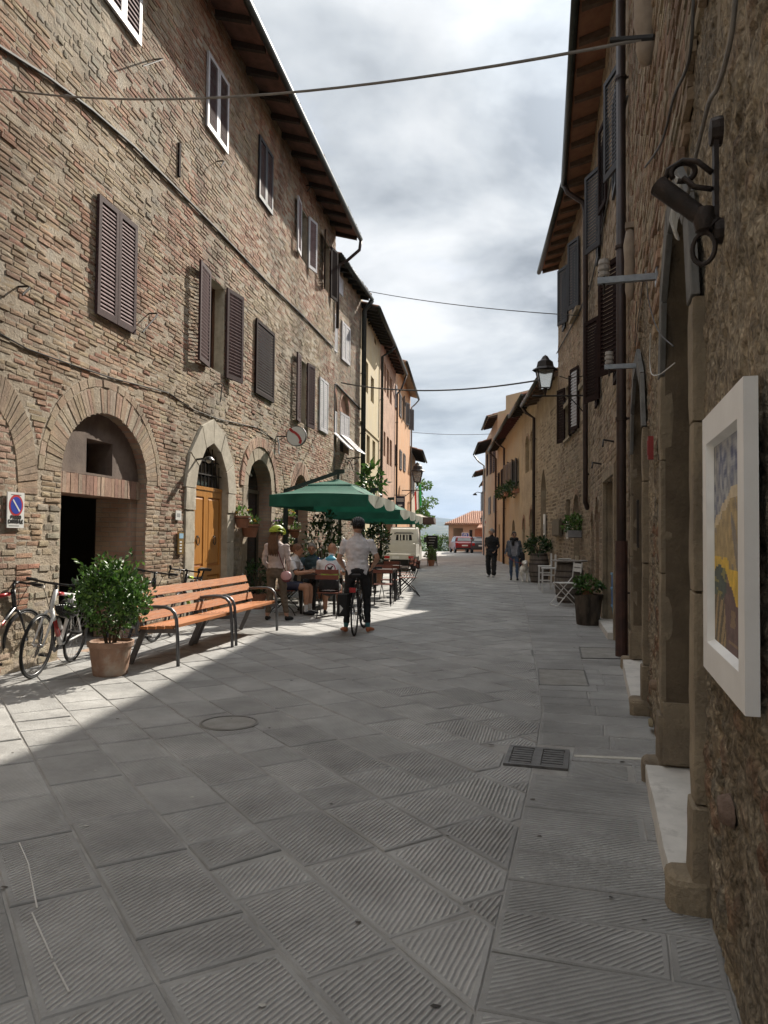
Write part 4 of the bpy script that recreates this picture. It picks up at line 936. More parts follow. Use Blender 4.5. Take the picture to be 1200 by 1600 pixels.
# window lettering on the bar's glass
t = wall_thing(L1, 'bar_lettering', 'white script lettering on the dark glass of the bar door', 'lettering', DR3.s0 + .25, 2.15, -.30); mb = MB(); text(mb, 'IL', -.05, .28, .14, .25, .02, -.02); text(mb, 'BIRRA', -.2, .0, .12, .22, .02, -.02); mb.bar((-.2, -.02, -.06), (.6, -.02, -.05), .004, .02); mb.tube([(.1, -.03, .68), (.4, -.05, .72), (.75, -.03, .62)], .02, 6); mb.build('strokes', M('white_lettering', (.7, .7, .7), .5), t)
# ------------------------------------------------------------------ the houses farther down the left side
SOFFIT_D = M('dark_soffit_boards', (.055, .045, .038), .9, (.035, .03, .026), 6, .3, 30); RAFTER_D = M('black_rafter_timber', (.03, .025, .022), .9)
def plaster(name, c, c2, patch): return M(name, c, .92, c2, 1.8, .5, 22, var2=(patch, .9, .47, .66), detail=10)
# second brick house
L2 = Face((-1.81, 22.84), (-.906, 27.0), True, 'brick_house', 'lower brick house with flap shutters between the tall brick house and the yellow one', 'house')
shuttered(L2, L2.rect(533, 501, 545, 572), GRS, GRS, 24); shuttered(L2, L2.rect(519.5, 488, 525, 552), GRS, GRS, 24)
w_ = L2.rect(525.5, 430, 534, 459); f_ = None
for nm, (a, b, y0, y1, yp) in {'far': (531.5, 545, 643, 712, 617), 'near': (519.5, 525.5, 640, 708, 612)}.items():
    q = L2.rect(a, y0, b, y1); zm = L2.hit(a, y0 + (y1 - y0) * .53)[1]; zp = L2.hit((a + b) / 2, yp)[1]
    op = Op(q[0], q[1], q[2], q[3], zp, ring=.18, depth=.2); L2.ops.append(op); reveal(L2, op, BRT, .22); plug(L2, op, DARKROOM, .21, 'dark_window')
    arch_ring(L2, op, 16, BRICK_O, lambda s, z: tints([(.45, .22, .15), (.43, .26, .18)], s, z), .17, .012, .1); mb = L2.mb(); mb.poly([(s, -.1, z) for s, z in Op(q[0], q[1], q[3], q[3], zp).outline()]); mb.build('brick_tympanum', brick_texture('red_brick_fill', (.45, .22, .14), (.40, .2, .13), (.4, .3, .23)), L2.root)
    m_ = (q[0] + q[1]) / 2; leaf(L2, q[0], zm, q[3], m_ - q[0], 1, 0, GRS, GRS, 18, False, out=.0); leaf(L2, q[1], zm, q[3], q[1] - m_, -1, 0, GRS, GRS, 18, False, out=.0)
    fl = leaf(L2, q[0], 0, (q[3] - zm) * 1.02, q[1] - q[0], 1, 0, GRS, GRS, 18, False, out=0, name='flap_shutter')   # flap propped open from its top hinge
    fl.matrix_parent_inverse = Matrix.Identity(4); fl.location = L2.map(q[0], .03, zm); pass
    fl.rotation_euler = (PI - R(46), 0, 0)
backing(L2, 0, L2.L, 0, 10.4, MORTAR)
PAL2 = [(.42, .35, .26), (.40, .31, .22), (.37, .28, .20), (.40, .25, .18), (.34, .28, .22)]
brick_mesh(L2, brick_list(L2, 0, L2.L, 0, 10.4, lambda s, z: tints(PAL2, s, z, .18, .8, 3), h=.075, lr=(.17, .34), skip=.05), 'bricks', BRICK_A)
window(L2, Op(*w_[:2], w_[2], w_[3]), GRS, MORTAR, .12); mb = L2.mb(); s0, s1, z0, z1 = w_
for (a, b, c, d) in ((s0 - .08, s0, z0 - .08, z1 + .08), (s1, s1 + .08, z0 - .08, z1 + .08), (s0, s1, z0 - .08, z0), (s0, s1, z1, z1 + .08)): mb.box(a, b, -.01, .03, c, d)
mb.box(s0, s1, .013, .02, z0, z1)
mb.build('window_surround', GRS, L2.root)
eave(L2, 0, L2.L, 10.15, .35, SOFFIT_D, RAFTER_D, .6); ends(L2, 0, L2.L, 10.35, MORTAR)
h = L2.hit(520, 598); mb = L2.mb(); mb.tube([(h[0] + .1, .03, L2.hit(517, 740)[1]), (h[0] + .1, .03, h[1] - .15), (h[0] + .16, .03, h[1] - .02), (h[0] + .3, .03, h[1] + .02), (L2.L - .05, .03, h[1] - .25)], .03, 6); mb.build('cable_conduit', CABLE, L2.root)
pipe(L2, [(L2.L - .02, .42, 10.08), (L2.L - .02, .3, 9.9), (L2.L - .02, .13, 9.7), (L2.L - .02, .13, .0)], .09, GUTTER)
h = L2.hit(541, 722); t = thing('scroll_bracket', 'black wrought iron scroll bracket under the flap shutters', 'bracket', L2.world(h[0], 0, h[1]), L2.rz)
mb = MB(); mb.tube([(0, 0, .12), (0, -.5, .16)], .018, 6); mb.tube([(0, -.05 - .15 * (1 - math.cos(q)) * .6, -.1 + .16 * math.sin(q * 1.5)) for q in np.linspace(0, PI, 14)], .016, 6); mb.tube([(0, -.28 + .1 * math.cos(q), .02 + .1 * math.sin(q)) for q in np.linspace(0, 5, 14)], .014, 6); mb.build('scroll', IRON, t)
# yellow plaster house
L3 = Face((-.906, 27.0), (-.223, 32.3), True, 'yellow_house', 'pale yellow plastered house with narrow windows on the left', 'house')
Y3 = plaster('yellow_plaster', (.58, .49, .31), (.51, .42, .26), (.48, .42, .31)); BROWNW = M('brown_window_frame', (.10, .05, .035), .5)
def wins(fr, boxes, frm, rev, depth=.15, **k):
    for b in boxes:
        q = fr.rect(*b); 
        if q[1] - q[0] < .5: m_ = (q[0] + q[1]) / 2; q = (m_ - .3, m_ + .3, q[2], q[3])
        window(fr, Op(q[0], q[1], q[2], q[3]), frm, rev, depth, **k)
wins(L3, [(571, 562, 575, 616), (579.5, 586, 584, 632), (573, 678, 577.5, 726), (582, 687, 586, 732), (575, 499, 577.5, 512), (585, 525, 587.5, 540)], BROWNW, Y3)
backing(L3, 0, L3.L, 0, 10.2, Y3); eave(L3, 0, L3.L, 9.8, .6, SOFFIT_D, RAFTER_D, .45); ends(L3, 0, L3.L, 10.0, Y3)
mb = L3.mb(); mb.box(0, L3.L - .2, -.01, .04, 5.55, 5.66); mb.build('string_course', Y3, L3.root)
pipe(L3, [(L3.L - .05, .68, 9.74), (L3.L - .05, .45, 9.5), (L3.L - .05, .1, 9.3), (L3.L - .05, .1, 0)], .06, GUTTER)
# brick-pink house
L4 = Face((-.223, 32.3), (.57, 38.9), True, 'pink_brick_house', 'pinkish brick house with rows of brown windows past the yellow house', 'house')
P4 = brick_texture('pink_brick_wall', (.50, .31, .21), (.46, .26, .175), (.44, .32, .23), .26, .07, .3)
wins(L4, [(600.5, 566, 603, 615), (604.5, 575, 607.5, 624), (609, 587, 612, 634), (599.5, 673, 602, 714), (604.5, 681, 607.5, 727), (609, 686, 612, 730)], BROWNW, P4)
backing(L4, 0, L4.L, 0, 10.4, P4); eave(L4, 0, L4.L, 10.0, .5, SOFFIT_L, RAFTER_L, .75); ends(L4, 0, L4.L, 10.2, P4)
pipe(L4, [(L4.L, .55, 9.9), (L4.L - .05, .3, 9.2), (L4.L - .15, .09, 8.9), (L4.L - .15, .09, 0)], .05, PIPE_BROWN)
# orange house
L5 = Face((.57, 38.9), (1.70, 49.3), True, 'orange_house', 'orange plastered house with grey shutters at the far left', 'house')
O5 = plaster('orange_plaster', (.62, .34, .17), (.54, .29, .145), (.52, .33, .20)); GREYSH = M('grey_shutter_paint', (.13, .12, .12), .55)
shuttered(L5, L5.rect(623.5, 613, 626.5, 654), GREYSH, GREYSH, 16); shuttered(L5, L5.rect(617.3, 600, 619.2, 640), GRS, GRS, 16)
q = L5.rect(629.5, 622, 632.5, 662); shuttered(L5, q, GREYSH, GREYSH, 16, 'open', a1=.2, a2=.35, wl=.6); q = L5.rect(635.5, 634, 637.5, 670); shuttered(L5, q, GREYSH, GREYSH, 16, 'open', a1=.2, a2=.5, wl=.6)
shuttered(L5, L5.rect(617.5, 694, 619.5, 728), GRS, GRS, 16); shuttered(L5, L5.rect(624, 702, 627, 735), GREYSH, GREYSH, 16); shuttered(L5, L5.rect(630, 708, 632.5, 738), GREYSH, GREYSH, 16)
backing(L5, 0, L5.L, 0, 11.0, O5); eave(L5, 0, L5.L, 10.6, .5, M('cream_soffit', (.42, .34, .24), .9), None); ends(L5, 0, L5.L, 10.8, O5)
pipe(L5, [(L5.L, .56, 10.5), (L5.L - .05, .3, 10.2), (L5.L - .12, .09, 10.0), (L5.L - .12, .09, 0)], .05, STEEL)
# low cream house
L6 = Face((1.78, 50.0), (2.35, 56.0), True, 'cream_house', 'low cream house with a wide eave at the end of the left row', 'house')
C6 = plaster('cream_plaster', (.55, .47, .36), (.48, .40, .3), (.42, .36, .28))
for b in ((641.5, 735, 643.3, 772), (645, 739, 646.6, 774)): shuttered(L6, L6.rect(*b), GREYSH, GREYSH, 16)
backing(L6, 0, L6.L, 0, 7.6, C6); eave(L6, -.6, L6.L, 7.1, .75, SOFFIT_D, RAFTER_D, .8, e1=.6); ends(L6, 0, L6.L, 7.3, C6)
# street lantern on the orange house, hung from a straight arm
def lantern(root, c, k=1.0, parent=True):
    """tapering four-sided glass lantern with a hat; c = bottom of the cage"""
    c = Vector(c); mb = MB(); b, tp, hh = .11 * k, .19 * k, .42 * k
    q0 = [(-b, -b), (b, -b), (b, b), (-b, b)]; q1 = [(-tp, -tp), (tp, -tp), (tp, tp), (-tp, tp)]
    for (x, y), (X, Y) in zip(q0, q1): mb.bar(c + Vector((x, y, 0)), c + Vector((X, Y, hh)), .022 * k, .022 * k)
    for i in range(4):
        mb.bar(c + Vector((*q0[i], 0)), c + Vector((*q0[(i + 1) % 4], 0)), .025 * k, .025 * k); mb.bar(c + Vector((*q1[i], hh)), c + Vector((*q1[(i + 1) % 4], hh)), .03 * k, .03 * k)
    mb.tube([c + Vector((0, 0, -.16 * k)), c + Vector((0, 0, 0))], [.012 * k, .05 * k], 8); mb.build('cage', IRON, root)
    mb = MB()
    for i in range(4): mb.add([c + Vector((*q0[i], 0)), c + Vector((*q0[(i + 1) % 4], 0)), c + Vector((*q1[(i + 1) % 4], hh)), c + Vector((*q1[i], hh))], [(0, 1, 2, 3)])
    g = M('lantern_glass', (.75, .74, .70), .15, (.68, .67, .62), 4, trans=.8); mb.build('glass', g, root)
    mb = MB(); mb.lathe([(.30 * k, 0), (.27 * k, .035 * k), (.20 * k, .07 * k), (.17 * k, .20 * k), (.10 * k, .25 * k), (.06 * k, .32 * k), (.0, .36 * k)], 8, c + Vector((0, 0, hh))); mb.build('hat', IRON, root)
h = L5.hit(628, 742); t = thing('wall_lantern', 'street lantern on an arm from the orange house', 'lantern', L5.world(h[0], 0, h[1]), L5.rz)
mb = MB(); mb.tube([(0, 0, -.9), (0, -1.1, -.9)], .025, 6); mb.tube([(0, -.9, -.9), (0, -.8, -.75), (0, -.9, -.6)], .02, 6); mb.tube([(0, 0, -1.4), (0, -.6, -.92)], .018, 6); mb.build('arm', IRON, t); lantern(t, (0, -.9, -.42), 1.5)
# ------------------------------------------------------------------ near rubble house on the right
R1 = Face((-.57, -3.5), (3.11, 9.4), False, 'rubble_house', 'near dark rubble-stone house with two stone portals along the right edge', 'house')
def s_at_y(fr, y): return (y - fr.P0.y) / fr.d.y
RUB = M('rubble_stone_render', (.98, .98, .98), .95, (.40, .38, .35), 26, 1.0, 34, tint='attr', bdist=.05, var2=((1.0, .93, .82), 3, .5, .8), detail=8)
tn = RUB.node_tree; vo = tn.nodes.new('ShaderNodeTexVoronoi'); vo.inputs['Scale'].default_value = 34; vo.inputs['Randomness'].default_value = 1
bp = tn.nodes.new('ShaderNodeBump'); bp.inputs['Strength'].default_value = 1; bp.inputs['Distance'].default_value = .022; ob = [x for x in tn.nodes if x.type == 'BUMP' and x != bp][0]; tcn = [x for x in tn.nodes if x.type == 'TEX_COORD'][0]
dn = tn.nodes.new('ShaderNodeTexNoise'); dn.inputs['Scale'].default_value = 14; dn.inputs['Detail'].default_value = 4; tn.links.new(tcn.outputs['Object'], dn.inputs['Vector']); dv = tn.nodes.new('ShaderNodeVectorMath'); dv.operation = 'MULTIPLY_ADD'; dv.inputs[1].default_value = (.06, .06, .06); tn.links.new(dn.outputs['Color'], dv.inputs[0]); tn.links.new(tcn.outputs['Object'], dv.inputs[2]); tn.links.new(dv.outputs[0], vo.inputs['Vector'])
tn.links.new(vo.outputs['Distance'], bp.inputs['Height']); tn.links.new(ob.outputs[0], bp.inputs['Normal']); bp.invert = True; tn.links.new(bp.outputs[0], tn.nodes['Principled BSDF'].inputs['Normal'])
mrv = tn.nodes.new('ShaderNodeMapRange'); mrv.inputs['From Max'].default_value = .6; mrv.inputs['To Min'].default_value = 1.5; mrv.inputs['To Max'].default_value = .85; tn.links.new(vo.outputs['Distance'], mrv.inputs['Value'])  # base colour darkens in the bump's hollows: pit shade put into the colour
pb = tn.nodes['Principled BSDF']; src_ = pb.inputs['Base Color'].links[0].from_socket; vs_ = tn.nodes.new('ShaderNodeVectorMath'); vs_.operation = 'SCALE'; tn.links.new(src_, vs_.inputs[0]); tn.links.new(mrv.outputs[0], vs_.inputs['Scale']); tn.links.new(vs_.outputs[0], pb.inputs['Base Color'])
DARKREV = M('shade_brown_reveal', (.17, .13, .085), .9, (.10, .075, .05), 3, .7, 30, bdist=.02)  # shade of the portal recess put into the stone's dark brown colour
PIETRA = M('grey_arch_stone', (.17, .165, .155), .9, (.10, .097, .09), 5, .5, 50, tint='obj')
TANSTONE = M('tan_jamb_stone', (.33, .265, .18), .88, (.22, .175, .12), 4, 1.0, 32, tint='obj', bdist=.02, var2=((.17, .135, .10), 2.2, .52, .75), detail=8)
MARBLE = M('worn_marble_step', (.66, .63, .58), .6, (.52, .5, .46), 5, .25, 40, var2=((.36, .34, .31), 7, .58, .8))
PT1 = Op(s_at_y(R1, 3.18), s_at_y(R1, 4.55), 0, 2.5, 3.22, ring=.2, jamb=.2, p=1.9, depth=.5)
PT2 = Op(s_at_y(R1, 6.45), s_at_y(R1, 8.45), 0, 2.45, 3.2, ring=.22, jamb=.2, p=1.8, depth=.5)
R1.ops += [PT1, PT2]; H1 = 9.9
sA, sB = s_at_y(R1, 1.3), R1.L
def rubble(fr, s0, s1, z0, z1f, ds, dz, amp, cell=(.21, .13), seed=3, pal=None, plast=.0, tint_mort=(.52, .43, .31), zpatch=None):
    ns = int((s1 - s0) / ds); zmax = 4.2; nz = int((zmax - z0) / dz)
    S = np.linspace(s0, s1, ns + 1); Z = np.linspace(z0, zmax, nz + 1); SS, ZZ = np.meshgrid(S, Z)
    rng = np.random.default_rng(seed); K = 48
    u = SS / cell[0]; v = ZZ / cell[1]; nu = int((s1 + 2) / cell[0]) + 4; nv = int(zmax / cell[1]) + 4
    px_ = rng.uniform(.12, .88, (nv, nu)); py_ = rng.uniform(.12, .88, (nv, nu)); rnd = rng.uniform(0, 1, (nv, nu)); siz = rng.uniform(.0, .35, (nv, nu))
    iu = np.floor(u).astype(int); iv = np.floor(v).astype(int); F1 = np.full(u.shape, 9.); F2 = np.full(u.shape, 9.); ID = np.zeros(u.shape)
    for dy in (-1, 0, 1):
        for dx_ in (-1, 0, 1):
            cu = np.clip(iu + dx_, 0, nu - 1); cv = np.clip(iv + dy, 0, nv - 1)
            d = np.hypot(cu + px_[cv, cu] - u, cv + py_[cv, cu] - v) - siz[cv, cu]
            m_ = d < F1; F2 = np.where(m_, F1, np.minimum(F2, d)); ID = np.where(m_, rnd[cv, cu], ID); F1 = np.where(m_, d, F1)
    edge = np.clip((F2 - F1) / .28, 0, 1); edge = edge * edge * (3 - 2 * edge)
    def fbm(a, b, sd, o=4):
        r = np.zeros(a.shape); amp_ = 1; tot = 0; rg = np.random.default_rng(sd)
        for k in range(o):
            g = rg.uniform(-1, 1, (64, 64)); x = a * 2 ** k; y = b * 2 ** k; x0 = np.floor(x).astype(int); y0 = np.floor(y).astype(int); fx = x - x0; fy = y - y0; fx = fx * fx * (3 - 2 * fx); fy = fy * fy * (3 - 2 * fy)
            q = lambda i, j: g[(y0 + j) % 64, (x0 + i) % 64]
            r += amp_ * ((q(0, 0) * (1 - fx) + q(1, 0) * fx) * (1 - fy) + (q(0, 1) * (1 - fx) + q(1, 1) * fx) * fy); tot += amp_; amp_ *= .55
        return r / tot
    pl = np.clip((fbm(SS * 1.1, ZZ * 1.1, seed + 1) + plast) * 4 + .4, 0, 1)        # render still covering the stones
    stone = edge * (1 - .85 * pl)
    low = np.clip((.9 - ZZ) / .9, 0, 1)
    hgt = amp * (stone * (.55 + .9 * ID) + .35 * fbm(SS * 2.3, ZZ * 2.3, seed + 2)) + .014 * fbm(SS * 9, ZZ * 9, seed + 5, 4) - .016 * np.clip(fbm(SS * 22, ZZ * 15, seed + 6, 3) * 3 - .35, 0, 1)
    # colours: the stones' own, the render's own
    pal = np.array(pal); ci = pal[(ID * len(pal)).astype(int) % len(pal)]
    mort = np.array(tint_mort) * (1 + .30 * fbm(SS * 1.7, ZZ * 1.7, seed + 3))[..., None] * (1 + .25 * fbm(SS * 9, ZZ * 9, seed + 9))[..., None]
    c = mort * (1 - stone[..., None]) + ci * stone[..., None] * (1 + .2 * fbm(SS * 12, ZZ * 12, seed + 8))[..., None]
    keep = np.ones((nz, ns), bool); sc_ = (S[:-1] + S[1:]) / 2; zc = (Z[:-1] + Z[1:]) / 2; zt_ = z1f(sc_)
    for j, z in enumerate(zc):
        keep[j] &= z < zt_
        for o in fr.ops:
            h_ = o.half(z)
            if h_ > 0: keep[j] &= ~((sc_ > o.c - h_ - .02) & (sc_ < o.c + h_ + .02))
    V = np.stack([SS, fr.sg * (hgt - .022), ZZ], -1).reshape(-1, 3); idx = np.arange((nz + 1) * (ns + 1)).reshape(nz + 1, ns + 1)
    F = np.stack([idx[:-1, :-1], idx[:-1, 1:], idx[1:, 1:], idx[1:, :-1]], -1)[keep]
    me = bpy.data.meshes.new('rubble'); me.vertices.add(len(V)); me.vertices.foreach_set('co', V.ravel().astype(np.float32)); me.loops.add(F.size); me.loops.foreach_set('vertex_index', F.ravel().astype(np.int32)); me.polygons.add(len(F)); me.polygons.foreach_set('loop_start', np.arange(0, F.size, 4, dtype=np.int32)); me.polygons.foreach_set('use_smooth', np.ones(len(F), bool))
    me.update(calc_edges=True); me.validate(); at = me.attributes.new('tint', 'FLOAT_COLOR', 'POINT'); at.data.foreach_set('color', np.concatenate([np.clip(c, 0, 1), np.ones(c.shape[:2] + (1,))], -1).reshape(-1).astype(np.float32))
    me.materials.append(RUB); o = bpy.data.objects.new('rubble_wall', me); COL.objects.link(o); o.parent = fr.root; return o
PALR = [(.38, .30, .205), (.33, .26, .18), (.42, .34, .24), (.29, .23, .165), (.38, .25, .165), (.30, .26, .20), (.40, .33, .23), (.33, .19, .12)]
zsplit = lambda s: 3.35 + .35 * np.sin(s * 1.3) + .22 * np.sin(s * 3.7 + 1)
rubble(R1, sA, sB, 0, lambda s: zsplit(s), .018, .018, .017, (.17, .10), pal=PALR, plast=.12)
PALB = [(.40, .30, .20), (.36, .25, .17), (.42, .34, .24), (.34, .22, .15), (.44, .37, .28), (.31, .22, .15)]
MORTR = M('brown_lime_mortar', (.30, .245, .175), .95, (.21, .17, .12), 5, .8, 35, bdist=.02, var2=((.42, .36, .28), 1.4, .5, .75))
backing(R1, 0, sA, 0, H1, MORTR, out=-.012); backing(R1, sA, sB, 2.7, H1, MORTR, out=-.03, name='upper_wall')
bl = brick_list(R1, sA, sB, 2.9, 8.6, lambda s, z: tints(PALB, s, z, .16, .7, 8), h=.072, lr=(.16, .32), skip=.05, zonef=lambda s, z: z > zsplit(s) - .02)
bl.sort(key=lambda b: -1 / (b[0] - sA + 1) ** 2)
UBR = []
for k in range(8):
    vs, fs = UB[k]; mb = MB(); mb.add([(x, y, z) for x, y, z in vs], fs); UBR.append(mb.mesh('brick', BRICK_O))
def inview(fr, b):
    p = fr.world(b[0], 0, b[1]); q = CM.to_3x3().transposed() @ (p - Vector((0, 0, CAM_H)))
    if q.z > -.3: return 0
    x, y = 600 + FPX * q.x / -q.z, 800 - FPX * q.y / -q.z
    return b[2] * b[3] / p.y ** 3 if x < 1200 and y > 0 else 0
bl.sort(key=lambda b: inview(R1, b), reverse=True)
for (s, z, L, H, t, pr) in bl[:300]:
    o = inst('brick', random.choice(UBR), R1.root, (s, -.016 + pr * 1.6, z), (0, random.gauss(0, .01), 0), (L / .25, 1, H / .06)); o.color = (*t, 1)
brick_mesh(R1, bl[300:], 'upper_bricks', BRICK_A)
# loose facing stones standing proud of the lower wall
for k in range(14):
    s = random.uniform(sA + .4, sB - .2); z = random.uniform(.03, .85)
    if any(abs(s - o.c) < o.hw + .32 for o in R1.ops): continue
    w_, h_ = random.uniform(.05, .12), random.uniform(.03, .065); mb = MB(); n = 8
    ring0 = [(w_ * math.cos(q) * random.uniform(.85, 1.1), h_ * math.sin(q) * random.uniform(.85, 1.1)) for q in np.linspace(0, 2 * PI, n, endpoint=False)]
    pr = random.uniform(.02, .032); mb.add([(x, -.01, y) for x, y in ring0] + [(x * .8, pr * .8, y * .8) for x, y in ring0] + [(random.uniform(-.01, .01), pr, 0)], [(i, (i + 1) % n, n + (i + 1) % n, n + i) for i in range(n)] + [(n + i, n + (i + 1) % n, 2 * n) for i in range(n)])
    o = mb.build('stone', BRICK_O, R1.root, smooth=True, loc=(s, 0, z)); o.color = (*[c * random.uniform(.8, 1.0) for c in random.choice(PALR[:5])], 1)
PLANKDOOR = M('old_brown_door', (.10, .07, .045), .75, (.06, .042, .03), 4, .4, 40, stretch=(6, 6, .6))
for i, P in enumerate((PT1, PT2)):
    reveal(R1, P, DARKREV, P.depth)
    arch_ring(R1, P, 5, PIETRA, lambda s, z: (1, 1, 1), .17, .034, .015, 'stone_arch', depth=.0, jit=.002)
    for e, sd in ((P.s0, -1), (P.s1, 1)):
        z = .0; hs = [.42, .86, .7, P.zs - 1.98]
        for k, h in enumerate(hs):
            a, b = (e - .16, e) if sd < 0 else (e, e + .16); ex = .03 if k == 0 else 0; mb = R1.mb(); mb.rough(a - (ex if sd < 0 else -.001), b + (ex if sd > 0 else -.001), -.05, .03 + ex * .5, z + .002, z + h - .003, .007, 6); o = mb.build('jamb_stone', TANSTONE, R1.root); o.color = (*[random.uniform(.85, 1.05)] * 3, 1); z += h
        # plinth of the reveal
        mb = R1.mb(); a, b = (e + .001, e + .03) if sd < 0 else (e - .03, e - .001); mb.box(a, b, -.3, .02, .13, .5); mb.build('plinth', TANSTONE, R1.root)
    mb = R1.mb(); mb.rough(P.s0, P.s1, -P.depth, .12, -.03, .115, .006, 8, .05); mb.build('threshold', MARBLE, R1.root)
    for e, sd in ((P.s0, -1), (P.s1, 1)):
        mb = R1.mb(); a, b = (e - .2, e) if sd < 0 else (e, e + .2); mb.rough(a, b, -.04, .135, -.03, .135, .014, 6, .2); mb.build('base_block', TANSTONE, R1.root)
    n = 6; dr = bpy.data.objects.new('door', None); COL.objects.link(dr); dr.parent = R1.root
    for k in range(n):
        a = P.s0 + (P.s1 - P.s0) * k / n; b = a + (P.s1 - P.s0) / n - .006; m_ = (a + b) / 2; mb = R1.mb(); mb.box(a, b, -P.depth - .04, -P.depth + .04, .115, P.zs - .1); mb.build('plank', PLANKDOOR, dr)
    mb = R1.mb(); mb.box(P.s0, P.s1, -P.depth - .02, -P.depth + .06, P.zs - .1, P.zs); mb.build('transom', PLANKDOOR, dr); plug(R1, P, DARKROOM, P.depth + .03, 'lunette')
eave(R1, 0, R1.L, 9.9, .6, SOFFIT_L, RAFTER_L, .9); ends(R1, 0, R1.L, 10.0, MORTR)
grime(RUB, .75, 1.12); grime(MORTR, .75, 1.1)
# ------------------------------------------------------------------ white framed painting
t = thing('framed_painting', 'landscape painting in a thick white frame on the near right wall', 'painting', R1.world(s_at_y(R1, 1.925), .004, 1.04), R1.rz)
WF = M('white_frame_paint', (.80, .78, .75), .5, (.74, .72, .69), 5, .08, 40); LN, HN, TH = .775, .885, .036
mb = MB(); bx = [(0, .09, 0, HN), (LN - .09, LN, 0, HN), (.09, LN - .09, 0, .098), (.09, LN - .09, HN - .098, HN)]
for k, (a, b, c, d) in enumerate(bx): mb.box(a, b, 0, TH, c, d)
mb.build('frame', WF, t)
mb = MB(); i0, i1, k0, k1 = .09, LN - .09, .098, HN - .098; b_ = .013
mb.add([(i0, TH - .001, k0), (i1, TH - .001, k0), (i1, TH - .001, k1), (i0, TH - .001, k1), (i0 + b_, .012, k0 + b_), (i1 - b_, .012, k0 + b_), (i1 - b_, .012, k1 - b_), (i0 + b_, .012, k1 - b_)], [(0, 4, 5, 1), (1, 5, 6, 2), (2, 6, 7, 3), (3, 7, 4, 0)]); mb.build('inner_bevel', M('pale_frame_edge', (.86, .85, .82), .5), t)
mb = MB(); nx_, ny_ = 60, 76
def paint(u, v):   # u across (0 = near camera edge), v up
    n = mnoise.noise((u * 9, v * 5, 2)); n2_ = mnoise.noise((u * 13 + v * 6, v * 21 - u * 5, 6)); n3_ = mnoise.noise((u * 4, v * 30, 1)); u = 1 - u; vv = v + .025 * n
    hill = .60 + .17 * math.sin(min(1, max(0, u * 1.1)) * PI * .55) 
    if vv > hill:
        c = Vector((.27, .28, .32)) + Vector((.17, .165, .13)) * max(-1, min(1, n2_ * 2)) + Vector((.12, .11, .05)) * n
    elif vv > hill - .045: c = Vector((.62, .50, .32)) + Vector((.1, .1, .08)) * n2_
    elif vv > .43 - .05 * (u > .5):
        k = mnoise.noise((u * 7 + vv * 6, vv * 3, 8)); c = Vector((.42, .30, .13)) if k > -.05 else Vector((.24, .20, .16)); c = c * (1 + .45 * n2_)
    elif vv > .36 + .06 * math.sin(u * 6) - .10 * u + .0: c = Vector((.72, .46, .04)) * (1 + .4 * n2_)
    elif u < .42 and vv > .24: c = Vector((.05, .075, .06)) * (1 + .6 * n2_) if n3_ < .25 else Vector((.25, .22, .06))
    elif u < .42 - vv * .3: c = (Vector((.36, .25, .12)) if mnoise.noise((u * 14 - vv * 10, 1, 1)) > 0 else Vector((.12, .09, .05)))
    else: c = Vector((.15, .085, .075)) * (1 + .35 * n2_) + (Vector((.12, .09, .02)) if n3_ > .35 else Vector((0, 0, 0)))
    return tuple(max(.01, min(.9, x)) for x in c)
for i in range(nx_):
    for j in range(ny_):
        x0, x1 = i0 + .012 + (i1 - i0 - .024) * i / nx_, i0 + .012 + (i1 - i0 - .024) * (i + 1) / nx_; z0, z1 = k0 + .012 + (k1 - k0 - .024) * j / ny_, k0 + .012 + (k1 - k0 - .024) * (j + 1) / ny_
        mb.add([(x0, .0115, z0), (x1, .0115, z0), (x1, .0115, z1), (x0, .0115, z1)], [(0, 1, 2, 3)], paint((i + .5) / nx_, (j + .5) / ny_))
mb.build('canvas', M('oil_paint', (1, 1, 1), .5, (.85, .85, .85), 30, .5, 60, tint='attr', bdist=.004), t)
# ------------------------------------------------------------------ iron torch holder
s0_, zt_ = R1.hit(1128, 190, .03); _, zb_ = R1.hit(1128, 378, .03)
RUST = M('rusty_forged_iron', (.045, .032, .026), .6, (.025, .02, .018), 18, .5, 70, .5)
t = thing('torch_holder', 'rusty wrought iron torch holder with a ring on the near right wall', 'torch holder', R1.world(s0_, .03, zb_), R1.rz); H = zt_ - zb_
mb = MB(); mb.box(-.022, .022, .012, .026, .02, H - .03); mb.lathe([(0, .03), (.035, .026), (.04, .012), (.04, 0)], 10, (0, 0, .03), (0, 1, 0)); mb.lathe([(0, .04), (.04, .034), (.045, .012), (.045, 0)], 10, (0, 0, H - .03), (0, 1, 0)); mb.build('backplate', RUST, t)
a = Vector((0.0, .03, H * .14)); b = Vector((.05, .185, H * .58)); d = (b - a)
mb = MB(); mb.tube([a, a + d * .5, a + d * .53, a + d], [.029, .029, .031, .032], 18, cap=False); mb.tube([a + d, a + d * .6], [.027, .027], 18, cap=False); mb.tube([a - d * .05, a + d * .02], .03, 10); smooth_angle(mb.build('torch_tube', RUST, t))
mb = MB(); cc = [Vector((0, .03, H * .62))]; mb.tube([(0, .03, H * .58), (.01, .07, H * .70), (.03, .11, H * .75), (.045, .155, H * .70), (.05, .165, H * .60)], .009, 8); mb.tube([(.04 + .0 * q, .11 + .036 * math.cos(q), H * .66 + .03 * math.sin(q)) for q in np.linspace(-.6, 5.2, 20)], .009, 8); mb.tube([(.03, .11, H * .60), (.02, .08, H * .50), (.0, .03, H * .44)], .009, 8); mb.build('scrollwork', RUST, t, smooth=True)
mb = MB(); mb.lathe([(0, -.02), (.03, -.01), (.038, .02), (.028, .06), (0, .07)], 10, (0, .05, H * .12)); smooth_angle(mb.build('socket', RUST, t))
